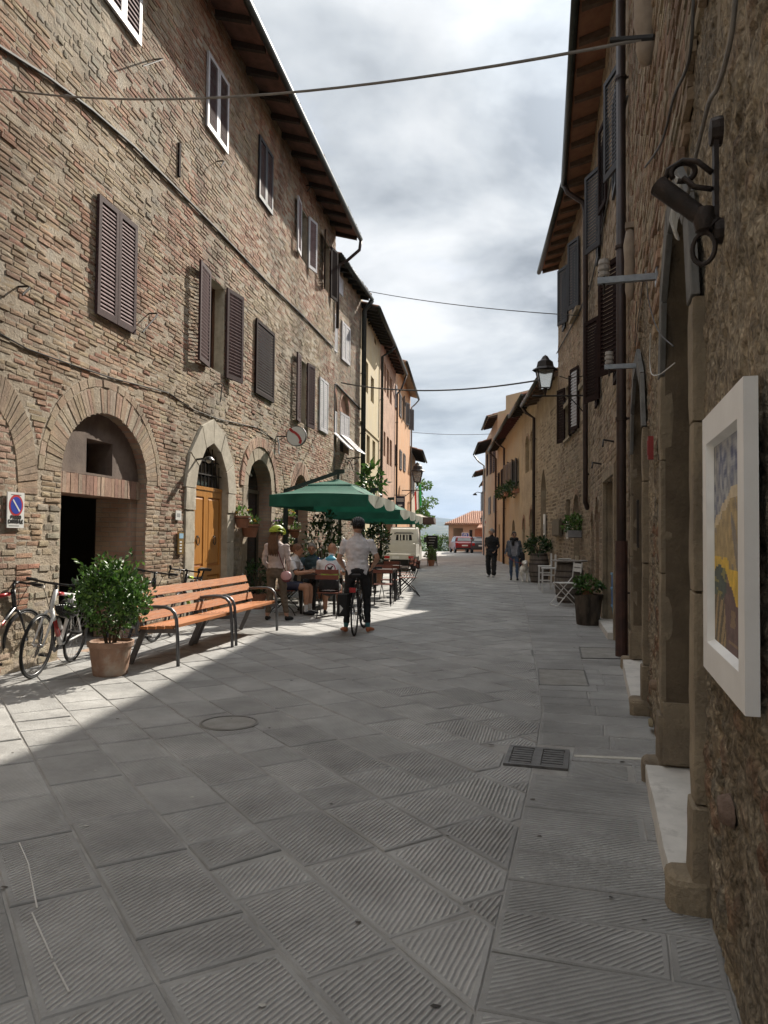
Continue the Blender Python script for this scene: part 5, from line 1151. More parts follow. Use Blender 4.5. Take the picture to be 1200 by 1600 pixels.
mb = MB(); mb.tube([(.012 * math.sin(q), .055 + .032 * math.sin(q), -.02 + .05 * math.cos(q)) for q in np.linspace(0, 2 * PI, 17)[:-1]], .008, 6, closed=True); mb.build('ring', RUST, t)
# ------------------------------------------------------------------ pipes, insulator arms, corbels, loose cables on the near house
xx = R1.hit(986, 600, .1); pipe(R1, [(R1.L - .06, .10, 9.75), (R1.L - .06, .10, 2.3), (R1.L - .06, .10, 0)], .062, PIPE_BROWN)
mb = R1.mb(); mb.tube([(R1.L - .06, .10, 0), (R1.L - .06, .10, 1.45)], .075, 12); mb.build('pipe_boot', M('rusty_cast_pipe', (.085, .04, .03), .7, (.05, .028, .024), 9, .4, 50), R1.root)
INS = M('glazed_insulator', (.42, .40, .38), .3, (.3, .28, .26), 8, .1, 30)
for (px, py, ol, lab) in ((1027, 432, .40, 'upper grey wall arm with an insulator in front of the brown shutters'), (1000, 571, .33, 'lower grey wall arm with an insulator beside the brown downpipe')):
    h = R1.hit(px, py); t = thing('insulator_arm', lab, 'wall arm', R1.world(h[0], 0, h[1]), R1.rz, 'insulator arms on the near right house')
    mb = MB(); mb.box(-.02, .02, 0, ol, -.022, .022); mb.box(-.05, .05, 0, .012, -.06, .06); mb.build('arm', STEEL, t)
    mb = MB(); mb.lathe([(.028, .0), (.04, .012), (.04, .03), (.028, .04), (.043, .052), (.043, .075), (.03, .085), (.04, .095), (.036, .125), (.0, .135)], 12, (0, ol - .045, .024)); mb.build('insulator', INS, t); mb = MB(); mb.tube([(0, ol - .045, -.09), (0, ol - .045, .03)], .01, 6); mb.build('bolt', IRON, t)
CORB = M('weathered_corbel_stone', (.34, .28, .22), .9, (.25, .20, .155), 6, .5, 40)
for (px, py, k, lab) in ((1021, 100, 1.0, 'rounded stone corbel under the wire high on the right wall'), (992, 470, .7, 'carved stone corbel beside the brown downpipe')):
    h = R1.hit(px, py); t = tag(bpy.data.objects.new('stone_corbel', None), lab, 'corbel', 'stone corbels on the near right house'); COL.objects.link(t); t.location = R1.world(h[0], 0, h[1]); t.rotation_euler.z = R1.rz
    mb = MB(); mb.lathe([(.0, .0), (.05 * k, .02), (.075 * k, .12), (.07 * k, .24), (.09 * k, .30), (.085 * k, .45), (.10 * k, .62), (.06 * k, .78), (0, .8)], 12, (0, .05, 0)); mb.build('body', CORB, t, smooth=True); mb = MB(); mb.box(-.07 * k, .07 * k, -.02, .10, .8, .86); mb.build('cap', CORB, t)
def smoothed(P, n=5):
    P = [Vector(p) for p in P]; out = []
    for i in range(len(P) - 1):
        a, b, c, d = P[max(i - 1, 0)], P[i], P[i + 1], P[min(i + 2, len(P) - 1)]
        for k in range(n): t_ = k / n; out.append(.5 * (2 * b + (c - a) * t_ + (2 * a - 5 * b + 4 * c - d) * t_ ** 2 + (3 * b - a - 3 * c + d) * t_ ** 3))
    return out + [P[-1]]
def surf_cable(fr, pix_, r, mat, label, out=.03, cat='cable', group=None):
    mb = fr.mb(); pts = smoothed(pts_on(fr, pix_, out)); mb.tube(pts, r * .62, 6); o = mb.build('wall_cable', mat, smooth=True); o.matrix_world = Matrix.Translation(fr.P0) @ Matrix.Rotation(fr.rz, 4, 'Z'); return tag(o, label, cat, group)
surf_cable(R1, [(1108, -5), (1100, 90), (1072, 150), (1050, 220), (1020, 260)], .011, CABLE, 'bundle of cables slanting down past the torch holder', .055)
surf_cable(R1, [(1183, -20), (1172, 60), (1150, 130), (1134, 155), (1118, 210), (1105, 260), (1096, 300)], .012, PALECABLE, 'pale twisted cable running down to the torch holder', .05)
surf_cable(R1, [(1006, 470), (1003, 540), (1020, 425), (1028, 470), (1045, 515), (1074, 540)], .006, CABLE, 'thin dark cable drooping across the near stone portal', .06)
surf_cable(R1, [(1031, 520), (1030, 565), (1034, 584), (1048, 584), (1066, 573), (1076, 566)], .005, M('white_cable', (.6, .6, .58), .6), 'white cable looping across the near portal', .06)
h = R1.hit(1062, 335, .08); t = thing('coiled_white_cable', 'coil of white cable left on top of the near portal arch', 'cable', R1.world(h[0], .085, h[1]), R1.rz)
mb = MB()
for k in range(4): mb.tube([(.10 * math.cos(q) - .015 * k, .006 * k + .01 * math.sin(q * 3), .045 * math.sin(q) - .055 * math.cos(q) + .01 * k) for q in np.linspace(0, 2 * PI, 15)[:-1]], .005, 5, closed=True)
mb.build('coil', M('white_cable', (.6, .6, .58), .6), t)
h = R1.hit(1028, 718); t = thing('red_wall_box', 'small red box on the wall between the two stone portals', 'wall box', R1.world(h[0], .03, h[1]), R1.rz); mb = MB(); mb.box(-.03, .03, 0, .035, 0, .16); mb.box(-.02, .02, .035, .04, .03, .13); mb.build('casing', M('red_plastic', (.28, .03, .025), .5), t)
mb = R1.mb(); hh = [R1.hit(1026, 770 + 22 * k)[1] for k in range(5)]; sx = PT2.s0 - .12
mb.box(sx - .008, sx + .008, .055, .075, hh[-1], hh[0])
for z in hh: mb.box(sx - .01, sx + .09, .055, .07, z - .008, z + .008)
mb.build('iron_catch', IRON, R1.root)
# ------------------------------------------------------------------ second house: brown shutters, sloping soffit
R2 = Face((3.11, 9.4), (4.74, 17.1), False, 'shuttered_house', 'tall brown house with dark shutters after the downpipe on the right', 'house')
R3 = Face((4.74, 17.1), (5.38, 22.95), False, 'brick_corner_house', 'tall house with fine brickwork above and rough render below on the right', 'house')
SOFF_R = M('terracotta_soffit', (.33, .165, .10), .9, (.25, .12, .075), 5, .4, 30); RAF_R = M('grey_brown_rafter', (.15, .10, .075), .85, (.10, .07, .05), 8, .3, 40)
RENDER2 = brick_texture('rough_brown_masonry', (.34, .26, .175), (.29, .215, .145), (.30, .24, .17), .34, .11, 1.0)
op = R2.rect(962, 735, 981, 990); dR = Op(s_at_y(R2, 10.95), s_at_y(R2, 12.75), 0, R2.hit(970, 735)[1], depth=.35); R2.ops.append(dR); reveal(R2, dR, TANSTONE, .35); plug(R2, dR, OLIVE, .34, 'door')
for (a, b, c, d) in ((dR.s0 - .14, dR.s0, 0, dR.zs + .14), (dR.s1, dR.s1 + .14, 0, dR.zs + .14), (dR.s0, dR.s1, dR.zs, dR.zs + .14)): mb = R2.mb(); mb.box(a, b, -.02, .06, c + .001, d); mb.build('door_surround', TANSTONE, R2.root)
mb = R2.mb(); mb.box(dR.s0 - .05, dR.s1 + .05, -.3, .14, 0, .1); mb.build('threshold', MARBLE, R2.root)
dA = Op(s_at_y(R2, 14.3), s_at_y(R2, 15.2), 0, 1.85, 2.3, depth=.25, ring=.1); dB = Op(s_at_y(R2, 15.6), s_at_y(R2, 16.5), 0, 1.65, 2.05, depth=.25, ring=.1)
REDBR = brick_texture('red_brick_infill', (.34, .13, .08), (.28, .11, .07), (.2, .14, .1))
for o_, m_ in ((dA, REDBR), (dB, M('grey_brown_door', (.17, .14, .12), .7, (.13, .105, .09), 4, .2, 40, stretch=(6, 6, .6)))): R2.ops.append(o_); reveal(R2, o_, RENDER2, .2); plug(R2, o_, m_, .18, 'doorway_fill'); arch_ring(R2, o_, 14, BRICK_O, lambda s, z: tints(PALB, s, z), .13, .02, .08)
def ajar(fr, y, z0, z1, out, m1, m2, n=22, w=.55, single=False):   # a leaf left a little open, and its closed fellow
    s = s_at_y(fr, y); leaf(fr, s, z0, z1, w, 1, math.asin(min(.95, out / w)), m1, m2, n, single, out=.05); leaf(fr, s + 2 * w + .01, z0, z1, w, -1, 0, m1, m2, n, single, out=.04)
ajar(R2, 9.85, 3.75, 5.3, .25, DK, DK, 24, single=True); ajar(R2, 13.6, 4.05, 5.6, .23, DK, DK, 24, single=True)
ajar(R2, 10.0, 6.6, 8.05, .16, BLS, BLS); ajar(R2, 13.3, 6.8, 8.28, .24, BLS, BLS); ajar(R2, 12.1, 7.05, 8.5, .08, DK, DK)
backing(R2, 0, R2.L, 0, 9.9, RENDER2)
PALR2 = [(.36, .28, .19), (.32, .24, .165), (.39, .31, .22), (.28, .21, .145)]
brick_mesh(R2, brick_list(R2, 0, R2.L, 0, 9.9, lambda s, z: tints(PALR2, s, z, .2, .8, 5), h=.10, lr=(.16, .42), skip=.10, wob=.05, gap=.022), 'masonry', BRICK_A)
eave(R2, .1, R2.L, 9.8, .53, SOFF_R, RAF_R, .85); ends(R2, 0, R2.L, 10.0, RENDER2)
def cable_strip(fr, pix_, r, name, mat): mb = fr.mb(); mb.tube(pts_on(fr, pix_, .04), r, 6); return mb.build(name, mat, fr.root)
cable_strip(R2, [(985, 150), (963, 265), (950, 330), (936, 400), (924, 455)], .016, 'cable', CABLE)
ajar(R3, 20.5, 7.5, 9.1, .2, BLS, BLS); ajar(R3, 18.4, 7.3, 9.05, .2, BLS, BLS)
s = s_at_y(R3, 18.4); mb = R3.mb(); mb.box(s - .1, s + 1.2, -.02, .14, 7.16, 7.26); mb.build('sill', TANSTONE, R3.root)
q = (s_at_y(R3, 20.1), s_at_y(R3, 21.2), 4.25, 5.75); window(R3, Op(*q[:3], q[3], depth=.2), DK, TANSTONE, .2, sill=TANSTONE)
leaf(R3, q[0] - .02, 4.22, 5.78, .5, -1, .2, DK, GRS, 18, False); leaf(R3, q[1] + .02, 4.22, 5.78, .5, 1, .3, DK, DK, 18, False); ajar(R3, 18.5, 4.22, 5.8, .12, DK, GRS, 18)
d1 = Op(s_at_y(R3, 18.6), s_at_y(R3, 19.6), 0, 2.15, 2.6, ring=.12, depth=.25); d2 = Op(s_at_y(R3, 20.3), s_at_y(R3, 21.1), 1.4, 2.55, depth=.2)
for o_ in (d1, d2): R3.ops.append(o_); reveal(R3, o_, TANSTONE, .22)
plug(R3, d1, M('lilac_grey_door', (.22, .18, .175), .6, (.18, .15, .145), 4), .2, 'door'); plug(R3, d2, M('faded_plaster_niche', (.26, .2, .17), .9), .15, 'niche'); arch_ring(R3, d1, 14, BRICK_O, lambda s, z: tints(PALB, s, z), .15, .02, .08)
backing(R3, 0, R3.L, 0, 9.9, RENDER2)
FINE = [(.40, .29, .20), (.37, .26, .18), (.42, .32, .23)]; sl_ = R3.hit(868, 558); sr_ = R3.hit(918, 472); zb = sl_[1]
brick_mesh(R3, brick_list(R3, 0, R3.L, 5.3, 9.9, lambda s, z: tints(FINE, s, z, .1, .8, 2), h=.075, lr=(.22, .27), skip=.0, wob=.0), 'fine_bricks', BRICK_A)
brick_mesh(R3, brick_list(R3, 0, R3.L, 0, 5.15, lambda s, z: tints(PALR2, s, z, .2, .8, 7), h=.10, lr=(.16, .42), skip=.12, wob=.06, gap=.022), 'masonry', BRICK_A)
mb = R3.mb(); mb.box(0, R3.L, -.02, .06, 5.16, 5.29); mb.build('string_course', TANSTONE, R3.root)
eave(R3, 0, R3.L, 9.8, .53, SOFF_R, RAF_R, .75, e1=.0); ends(R3, 0, R3.L, 10.0, RENDER2)
pipe(R3, [(-.02, .6, 9.78), (-.02, .5, 9.55), (-.02, .15, 9.3), (-.02, .1, 9.1), (-.02, .1, 2.6), (.06, .09, 2.3), (.12, .02, 2.15)], .06, PIPE_BROWN)
cable_strip(R3, [(922, 455), (905, 492), (890, 520), (872, 552)], .016, 'cable', CABLE)
for (fr, px, py) in ((R3, 955, 690), (R2, 940, 725), (R2, 960, 690)):
    h = fr.hit(px, py); mb = fr.mb(); mb.tube([(h[0], 0, h[1]), (h[0], .16, h[1] + .03), (h[0] - .1, .18, h[1] - .08)], .016, 6); mb.build('iron_hook', IRON, fr.root)
h = R3.hit(915, 618); t = thing('bracket_lantern', 'dark four-sided street lantern standing on a long iron arm at the right', 'lantern', R3.world(h[0], 0, h[1]), R3.rz)
mb = MB(); mb.tube([(0, 0, 0), (0, 1.25, 0)], .02, 6); mb.tube([(0, 0, -.45), (0, .35, -.06), (0, .45, 0)], .014, 6); mb.tube([(0, .55 + .09 * math.cos(q), -.1 + .09 * math.sin(q)) for q in np.linspace(1.6, 6.3, 14)], .012, 6); mb.tube([(0, 0, .48), (0, .45, .42), (0, .62, .48)], .01, 6); mb.build('arm', IRON, t); lantern(t, (0, .95, .18), 1.05)
# ------------------------------------------------------------------ farther houses on the right
def yop(fr, y0, y1, z0, zs, zt=None, **k): return Op(s_at_y(fr, y0), s_at_y(fr, y1), z0, zs, zt, **k)
R4 = Face((5.38, 22.95), (5.77, 28.1), False, 'stone_house', 'low stone house with a tall pointed arch behind the barrel on the right', 'house')
WALL4 = M('patchy_brown_render', (.36, .28, .19), .95, (.27, .205, .14), 2.2, .8, 25, var2=((.42, .35, .25), 1.2, .5, .7), bdist=.03, detail=8)
o_ = R4.rect(845, 760, 853, 836); dp = Op(o_[0], o_[1], 0, R4.hit(849, 765)[1], R4.hit(849, 733)[1], p=1.35, ring=.12, depth=.25); R4.ops.append(dp); reveal(R4, dp, WALL4, .25); plug(R4, dp, OLIVE, .23, 'door')
backing(R4, 0, R4.L, 0, 6.7, WALL4); brick_mesh(R4, brick_list(R4, 0, R4.L, 0, 5.6, lambda s, z: tints(PALR2, s, z, .2, .8, 9), h=.11, lr=(.18, .44), skip=.2, wob=.06, gap=.03), 'masonry', BRICK_A)
eave(R4, 0, R4.L, 6.5, .5, SOFF_R, RAF_R, .6); ends(R4, 0, R4.L, 6.65, WALL4)
pipe(R4, [(R4.L, .55, 6.45), (R4.L, .4, 6.2), (R4.L, .1, 6.0), (R4.L, .1, 0)], .06, PIPE_BROWN)
R5 = Face((5.77, 28.1), (6.10, 32.9), False, 'arched_brick_house', 'ochre brick house with two blind upper arches on the right', 'house')
BRK5 = brick_texture('ochre_brick', (.40, .31, .20), (.36, .27, .17), (.36, .29, .2), .26, .075, .7)
for b, ft in (((821, 690, 827, 736), M('blind_arch_plaster', (.36, .29, .2), .9)), ((829, 680, 836, 731), M('blind_arch_plaster', (.36, .29, .2), .9))):
    q = R5.rect(*b); o_ = Op(q[0], q[1], q[2], q[3] - .25, q[3] + .15, ring=.1, depth=.2); R5.ops.append(o_); reveal(R5, o_, BRK5, .2); plug(R5, o_, ft, .18, 'blind_panel'); arch_ring(R5, o_, 12, BRICK_O, lambda s, z: tints(PALB, s, z), .12, .015, .08)
for (y0, y1, zs, zt, m_) in ((28.9, 30.1, 1.9, 2.6, DARKROOM), (31.6, 32.5, 1.8, 2.3, OLIVE)):
    o_ = yop(R5, y0, y1, 0, zs, zt, ring=.14, depth=.25); R5.ops.append(o_); reveal(R5, o_, BRK5, .25); plug(R5, o_, m_, .23, 'door'); arch_ring(R5, o_, 16, BRICK_O, lambda s, z: tints([(.36, .2, .13), (.38, .26, .17)], s, z), .16, .015, .08)
backing(R5, 0, R5.L, 0, 7.0, BRK5); eave(R5, 0, R5.L, 6.85, .5, SOFFIT_D, RAFTER_D, .6); ends(R5, 0, R5.L, 7.0, BRK5)
R6 = Face((6.10, 32.9), (6.63, 40.5), False, 'ochre_house', 'ochre plastered house with flower boxes under its windows', 'house')
OC6 = plaster('ochre_plaster', (.43, .34, .215), (.36, .28, .175), (.34, .29, .21))
for b in ((799.5, 724, 803, 762), (805, 722, 809, 759), (793, 727, 796, 765)):
    q = R6.rect(*b); shuttered(R6, q, GREYSH, GREYSH, 14, 'open', a1=.25, a2=.3, wl=.5)
o_ = yop(R6, 35.6, 37.0, 0, 1.7, 2.3, ring=.1, depth=.25); R6.ops.append(o_); reveal(R6, o_, OC6, .25); plug(R6, o_, OLIVE, .22, 'door')
backing(R6, 0, R6.L, 0, 7.0, OC6); eave(R6, 0, R6.L, 6.85, .55, M('maroon_soffit', (.12, .035, .03), .8, (.09, .028, .024), 6), M('maroon_rafter', (.10, .03, .027), .8), .6); ends(R6, 0, R6.L, 7.0, OC6)
pipe(R6, [(R6.L - .1, .6, 6.75), (R6.L - .1, .4, 6.5), (R6.L - .1, .1, 6.3), (R6.L - .1, .1, 0)], .06, PIPE_BROWN)
LEAF = M('leaf_green', (.85, .95, .8), .45, (.7, .85, .6), 30, tint='attr', transl=.25, spec=.5)
def leafset(mb, pts, size, pal, up=.4):
    for (p, nrm) in pts:
        d = Vector((random.gauss(0, 1), random.gauss(0, 1), random.gauss(0, 1) + up)) + Vector(nrm) * 1.1; d.normalize(); s = d.cross(Vector((random.gauss(0, 1), random.gauss(0, 1), random.gauss(0, 1)))).normalized(); L = size * random.uniform(.6, 1.3); n = d.cross(s); p = Vector(p)
        c = random.choice(pal); k = random.uniform(.7, 1.3); m_ = p + d * L * .5 - n * L * .08
        mb.add([p, m_ + s * L * .24, p + d * L, m_ - s * L * .24, m_ + n * L * .05], [(0, 1, 4), (1, 2, 4), (2, 3, 4), (3, 0, 4)], tuple(min(1, x * k) for x in c))
GREENS = [(.05, .10, .025), (.07, .14, .03), (.035, .075, .02), (.10, .19, .045), (.06, .12, .03)]
DGREENS = [(.03, .06, .022), (.04, .075, .025), (.022, .05, .018), (.055, .10, .03)]
LGREENS = [(.10, .17, .04), (.15, .23, .06), (.08, .14, .03), (.18, .26, .08)]
def blob(n, c, r, shell=.55):
    out = []; c = Vector(c)
    while len(out) < n:
        v = Vector((random.gauss(0, 1), random.gauss(0, 1), random.gauss(0, 1)))
        if v.length < 1e-3: continue
        v.normalize(); k = random.uniform(shell, 1) ** .6 * (1 + .22 * mnoise.noise(v * 2.3 + c)); out.append((c + Vector((v.x * r[0], v.y * r[1], v.z * r[2])) * k, v))
    return out
for (x, y, x2, lab) in ((786, 770, 797, 'far flower box of trailing green plants on the ochre house'), (803, 765, 812, 'near flower box of trailing green plants on the ochre house')):
    a = R6.hit(x2, y); b = R6.hit(x, y); w_ = abs(b[0] - a[0]); t = thing('flower_box', lab, 'flower box', R6.world((a[0] + b[0]) / 2, .14, a[1]), R6.rz, 'flower boxes on the ochre house')
    mb = MB(); mb.box(-w_ / 2, w_ / 2, -.12, .1, -.12, .06); mb.build('box', TERRACOTTA, t); mb = MB(); leafset(mb, blob(420, (0, .1, .12), (w_ / 2 + .1, .34, .36), .2), .15, DGREENS); o = mb.build('foliage', LEAF, t); o['kind'] = 'stuff'
R7 = Face((6.63, 40.5), (7.02, 46.0), False, 'tan_house', 'tan house with vertical pipes beyond the ochre house', 'house')
T7 = plaster('tan_plaster', (.46, .35, .22), (.40, .3, .19), (.34, .27, .19)); q = R7.rect(783, 733, 786, 775)
for b in ((783.5, 735, 786, 770), (779, 740, 781, 772)): shuttered(R7, R7.rect(*b), DK, DK, 12)
for (a, b) in ((41.4, 42.4), (44, 45)): o_ = yop(R7, a, b, 0, 2.2, depth=.25); R7.ops.append(o_); reveal(R7, o_, T7, .25); plug(R7, o_, DARKROOM, .22, 'door')
backing(R7, 0, R7.L, 0, 7.0, T7); eave(R7, 0, R7.L, 6.8, .5, SOFFIT_D, RAFTER_D, .6); ends(R7, 0, R7.L, 9.2, T7, pitch=.25)
pipe(R7, [(R7.L, .5, 6.7), (R7.L, .1, 6.3), (R7.L, .1, 0)], .06, PIPE_BROWN)
R8 = Face((7.02, 46.0), (7.9, 58.0), False, 'tall_orange_house', 'tall orange-tan house with stepped roofs at the far right', 'house')
O8 = plaster('dull_orange_plaster', (.43, .29, .19), (.37, .25, .165), (.38, .3, .22))
for b in ((771, 700, 774.5, 735), (766, 705, 769, 738), (761, 712, 763, 742)): shuttered(R8, R8.rect(*b), BR, BR, 12)
for b in ((772, 775, 775, 800), (764, 778, 767, 803)): shuttered(R8, R8.rect(*b), GREYSH, GREYSH, 12)
backing(R8, 0, R8.L, 0, 8.9, O8); eave(R8, 0, 5.2, 8.9, .6, M('cream_soffit', (.42, .34, .24), .9), RAFTER_L, .8); eave(R8, 5.2, R8.L, 7.9, .85, SOFFIT_D, RAFTER_D, .8); ends(R8, 0, R8.L, 9.0, O8)
pipe(R8, [(R8.L, .9, 7.8), (R8.L, .5, 7.3), (R8.L, .1, 7.0), (R8.L, .1, 0)], .06, STEEL)
R9 = Face((8.0, 58.4), (8.25, 62.3), False, 'salmon_house', 'salmon house with dark shutters at the far end of the right row', 'house')
S9 = plaster('salmon_plaster', (.52, .27, .19), (.46, .24, .17), (.42, .3, .23)); q = R9.rect(757, 775, 760, 800)
for b in ((756.5, 745, 759, 768), (752, 770, 754.5, 798)): shuttered(R9, R9.rect(*b), GREYSH, GREYSH, 12)
backing(R9, 0, R9.L, -.1, 6.9, S9); eave(R9, 0, R9.L, 6.5, .75, SOFFIT_L, RAFTER_L, .8); ends(R9, 0, R9.L, 6.7, S9)
R10 = Face((9.35, 67.0), (9.9, 73.5), False, 'added_shade_house', 'unseen house added behind the right row to shade the street crest', 'house'); backing(R10, 0, R10.L, -.1, 6.6, S9); eave(R10, 0, R10.L, 6.4, .4, SOFFIT_L); ends(R10, 0, R10.L, 6.5, S9)  # invented house out of view, its shadow darkens the crest
# ------------------------------------------------------------------ tile-roofed house closing the street, cars, lamps, signs
t = thing('tile_roofed_house', 'low salmon house with a terracotta tile roof and porch closing the street', 'house', (6.55, 76, -1.0), R(-4))
SAL = plaster('pale_salmon_plaster', (.62, .37, .25), (.56, .33, .22), (.5, .34, .25)); mb = MB()
mb.box(2.0, 6.0, 0, 5, 0, 3.75); mb.box(.15, 2.0, 2.5, 5, 0, 3.75); mb.box(.15, 2.0, 0, .25, 0, 1.9); mb.box(.15, 1.0, .2, .45, 0, 3.75) if False else None
mb.box(.15, .55, 0, .35, 1.9, 3.75); mb.box(1.55, 2.0, 0, .35, 1.9, 3.75); mb.box(.55, 1.55, 0, .35, 3.3, 3.75); mb.build('wall', SAL, t)
mb = MB(); mb.add([(-.3, -.45, 3.72), (6.4, -.45, 3.72), (6.4, 2.5, 5.1), (2.6, 2.5, 5.1), (-.3, 5.4, 3.72), (6.4, 5.4, 3.72), (-.3, -.45, 3.62), (6.4, -.45, 3.62), (-.3, 5.4, 3.62), (6.4, 5.4, 3.62)], [(0, 1, 2, 3), (4, 0, 3), (5, 4, 3, 2), (6, 7, 1, 0), (8, 6, 0, 4), (9, 8, 4, 5), (6, 8, 9, 7)], (1.3, 1.3, 1.3)); mb.build('roof', TILEROOF, t)
mb = MB()
for k in range(32):
    x = -.2 + 6.5 * k / 31; z1 = min(1, max(.05, (x + .3) / 2.9)); mb.tube([(x, -.5, 3.74), (x, -.45 + 2.95 * z1, 3.74 + 1.38 * z1)], .075, 6, tuple([random.uniform(1.0, 1.5)] * 3))
o = mb.build('roof_tiles', TILEROOF, t); o['kind'] = 'stuff'
mb = MB(); mb.add([(2.9, -1.3, 3.35), (6.4, -1.3, 3.35), (6.4, -.02, 3.9), (3.4, -.02, 3.9), (2.9, -1.3, 3.27), (6.4, -1.3, 3.27)], [(0, 1, 2, 3), (4, 5, 1, 0)], (1.3, 1.3, 1.3)); mb.build('porch_roof', TILEROOF, t)
mb = MB(); mb.box(2.75, 3.85, -.06, -.0, 1.9, 3.2)
w1 = mb.build('roller_shutter', M('terracotta_shutter', (.40, .15, .08), .6), t); mb = MB(); mb.box(2.2, 2.5, -.03, .02, 2.2, 3.1); mb.build('window', DARKGLASS, t)
def car(name, label, loc, rz, paint, W=1.68, L=3.7, H=1.46, est=False):
    t = thing(name, label, 'car', loc, rz); hw = W / 2
    prof = [(-L / 2, .32), (-L / 2 - .02, .55), (-L / 2 + .03, .86), (-L / 2 + .30, 1.02), (-L / 2 + .42, H - .12), (-L / 2 + .62, H - .02), (-.1, H), (.55, H - .06), (1.05, .98), (L / 2 - .35, .86), (L / 2 - .05, .70), (L / 2, .5), (L / 2 - .02, .30)]
    mb = MB(); n = len(prof)
    def half(z): return hw if z < .85 else hw - (z - .85) / (H - .85) * .22
    lft = [(x, -half(z) * (1 if i not in (0, n - 1) else .94), z) for i, (x, z) in enumerate(prof)]; rgt = [(x, -y, z) for x, y, z in lft]
    mb.add(lft + rgt, [(i, i + 1, n + i + 1, n + i) for i in range(n - 1)] + [tuple(range(n - 1, -1, -1)), tuple(range(n, 2 * n)), (n - 1, 0, n, 2 * n - 1)]); body = smooth_angle(mb.build('body', paint, t), 35)
    mb = MB(); y = .60; e = .012; a, b = prof[3], prof[4]; mb.add([(a[0] - e, -.62, a[1] + .03), (a[0] - e, .62, a[1] + .03), (b[0] - e, .54, b[1] - .02), (b[0] - e, -.54, b[1] - .02)], [(0, 1, 2, 3)]); mb.build('rear_window', M('painted_reflection_glass', (.35, .40, .42), .08, (.28, .33, .35), 3), t)  # pale base colour stands for a reflection on the rear glass
    mb = MB(); a, b = prof[7], prof[8]; mb.add([(a[0] + e, -.54, a[1]), (a[0] + e, .54, a[1]), (b[0] + e, .64, b[1] + .02), (b[0] + e, -.64, b[1] + .02)], [(0, 1, 2, 3)]); mb.build('windscreen', DARKGLASS, t)
    for s in (-1, 1):
        mb = MB(); mb.add([(-L / 2 + .55, s * (half(1.0) + .008), .98), (.85, s * (half(1.0) + .008), .96), (.45, s * (half(H - .1) + .01), H - .1), (-L / 2 + .75, s * (half(H - .1) + .01), H - .1)], [(0, 1, 2, 3)]); mb.build('side_window', DARKGLASS, t)
        mb = MB(); mb.box(-L / 2 - .03, -L / 2 + .06, s * (hw - .26) - .12, s * (hw - .26) + .22 if s > 0 else s * (hw - .26) + .12, .72, .92) if False else mb.box(-L / 2 - .03, -L / 2 + .06, min(s * (hw - .02), s * (hw - .24)), max(s * (hw - .02), s * (hw - .24)), .66, .88); mb.build('tail_light', M('red_lamp_glass', (.45, .02, .02), .2), t)
        for xx_ in (-L / 2 + .68, L / 2 - .72):
            mb = MB(); mb.lathe([(.2, -.1), (.30, -.09), (.315, -.05), (.315, .05), (.30, .09), (.2, .1)], 20, (xx_, s * (hw - .1), .315), (0, 1, 0)); wl = mb.build('wheel', M('tyre_rubber', (.02, .02, .02), .85), t); mb = MB(); mb.lathe([(.0, .06 * s), (.2, .085 * s), (.21, .1 * s)], 16, (xx_, s * (hw - .1), .315), (0, 1, 0)); mb.build('rim', STEEL, wl)
    mb = MB(); mb.box(-L / 2 - .035, -L / 2 - .015, -.26, .26, .60, .71); mb.build('number_plate', SIGNWHITE, t); mb = MB(); mb.box(-L / 2 - .06, -L / 2 + .1, -hw + .04, hw - .04, .30, .46); mb.build('bumper', M('dark_bumper', (.03, .03, .03), .6), t)
    return t
p = G(720, 863); car('red_hatchback', 'small red hatchback parked by the tile-roofed house', (p.x - .05, 66.5, 0), R(94), M('red_car_paint', (.24, .014, .018), .3, (.21, .012, .016), 3, coat=.6))
car('grey_car', 'dark grey car parked half hidden behind the man in black', (8.35, 66.0, 0), R(93), M('dark_grey_car_paint', (.05, .055, .06), .3, (.045, .05, .055), 3, coat=.5), H=1.42)
p = D(727, 838, 68.5); t = thing('parking_sign', 'blue parking sign with a white P above the red car', 'sign', (p.x, p.y, 0)); z = p.z
mb = MB(); mb.tube([(0, 0, -.05), (0, 0, z + .3)], .03, 8); mb.build('post', STEEL, t); mb = MB(); mb.box(-.34, .34, -.045, -.03, z - .34, z + .34); mb.build('plate', SIGNWHITE, t); mb = MB(); mb.box(-.28, .28, -.052, -.046, z - .28, z + .28); mb.build('blue_field', SIGNBLUE, t); mb = MB(); text(mb, 'P', -.13, z - .2, .36, .4, .08, -.056); mb.build('letter', SIGNWHITE, t)
h = R9.hit(761, 816) if False else None; p = D(762, 816, 57.2); t = thing('no_parking_roundel', 'square white plate with a no-parking roundel on the far right corner', 'sign', (p.x, p.y, p.z)); mb = MB(); mb.box(-.27, .27, 0, .015, -.27, .27); mb.build('plate', SIGNWHITE, t); mb = MB(); roundplate(mb, (0, 0), .2, -.006, -.001); mb.build('ring', SIGNRED, t); mb = MB(); roundplate(mb, (0, 0), .155, -.012, -.007); mb.build('disc', M('sign_blue', (.03, .06, .38)), t)
mb = MB(); mb.tube([(0, .03, .2), (.45, .2, .2)], .02, 6); mb.build('bracket', STEEL, t)
p = D(756, 802, 69); t = thing('street_lamp', 'small lantern street lamp beside the far right houses', 'street lamp', (p.x, p.y, -.05)); mb = MB(); mb.tube([(0, 0, 0), (0, 0, p.z - 1.2)], [.07, .04], 8); mb.build('post', IRON, t); lantern(t, (0, 0, p.z - 1.05 + .05), 1.3)
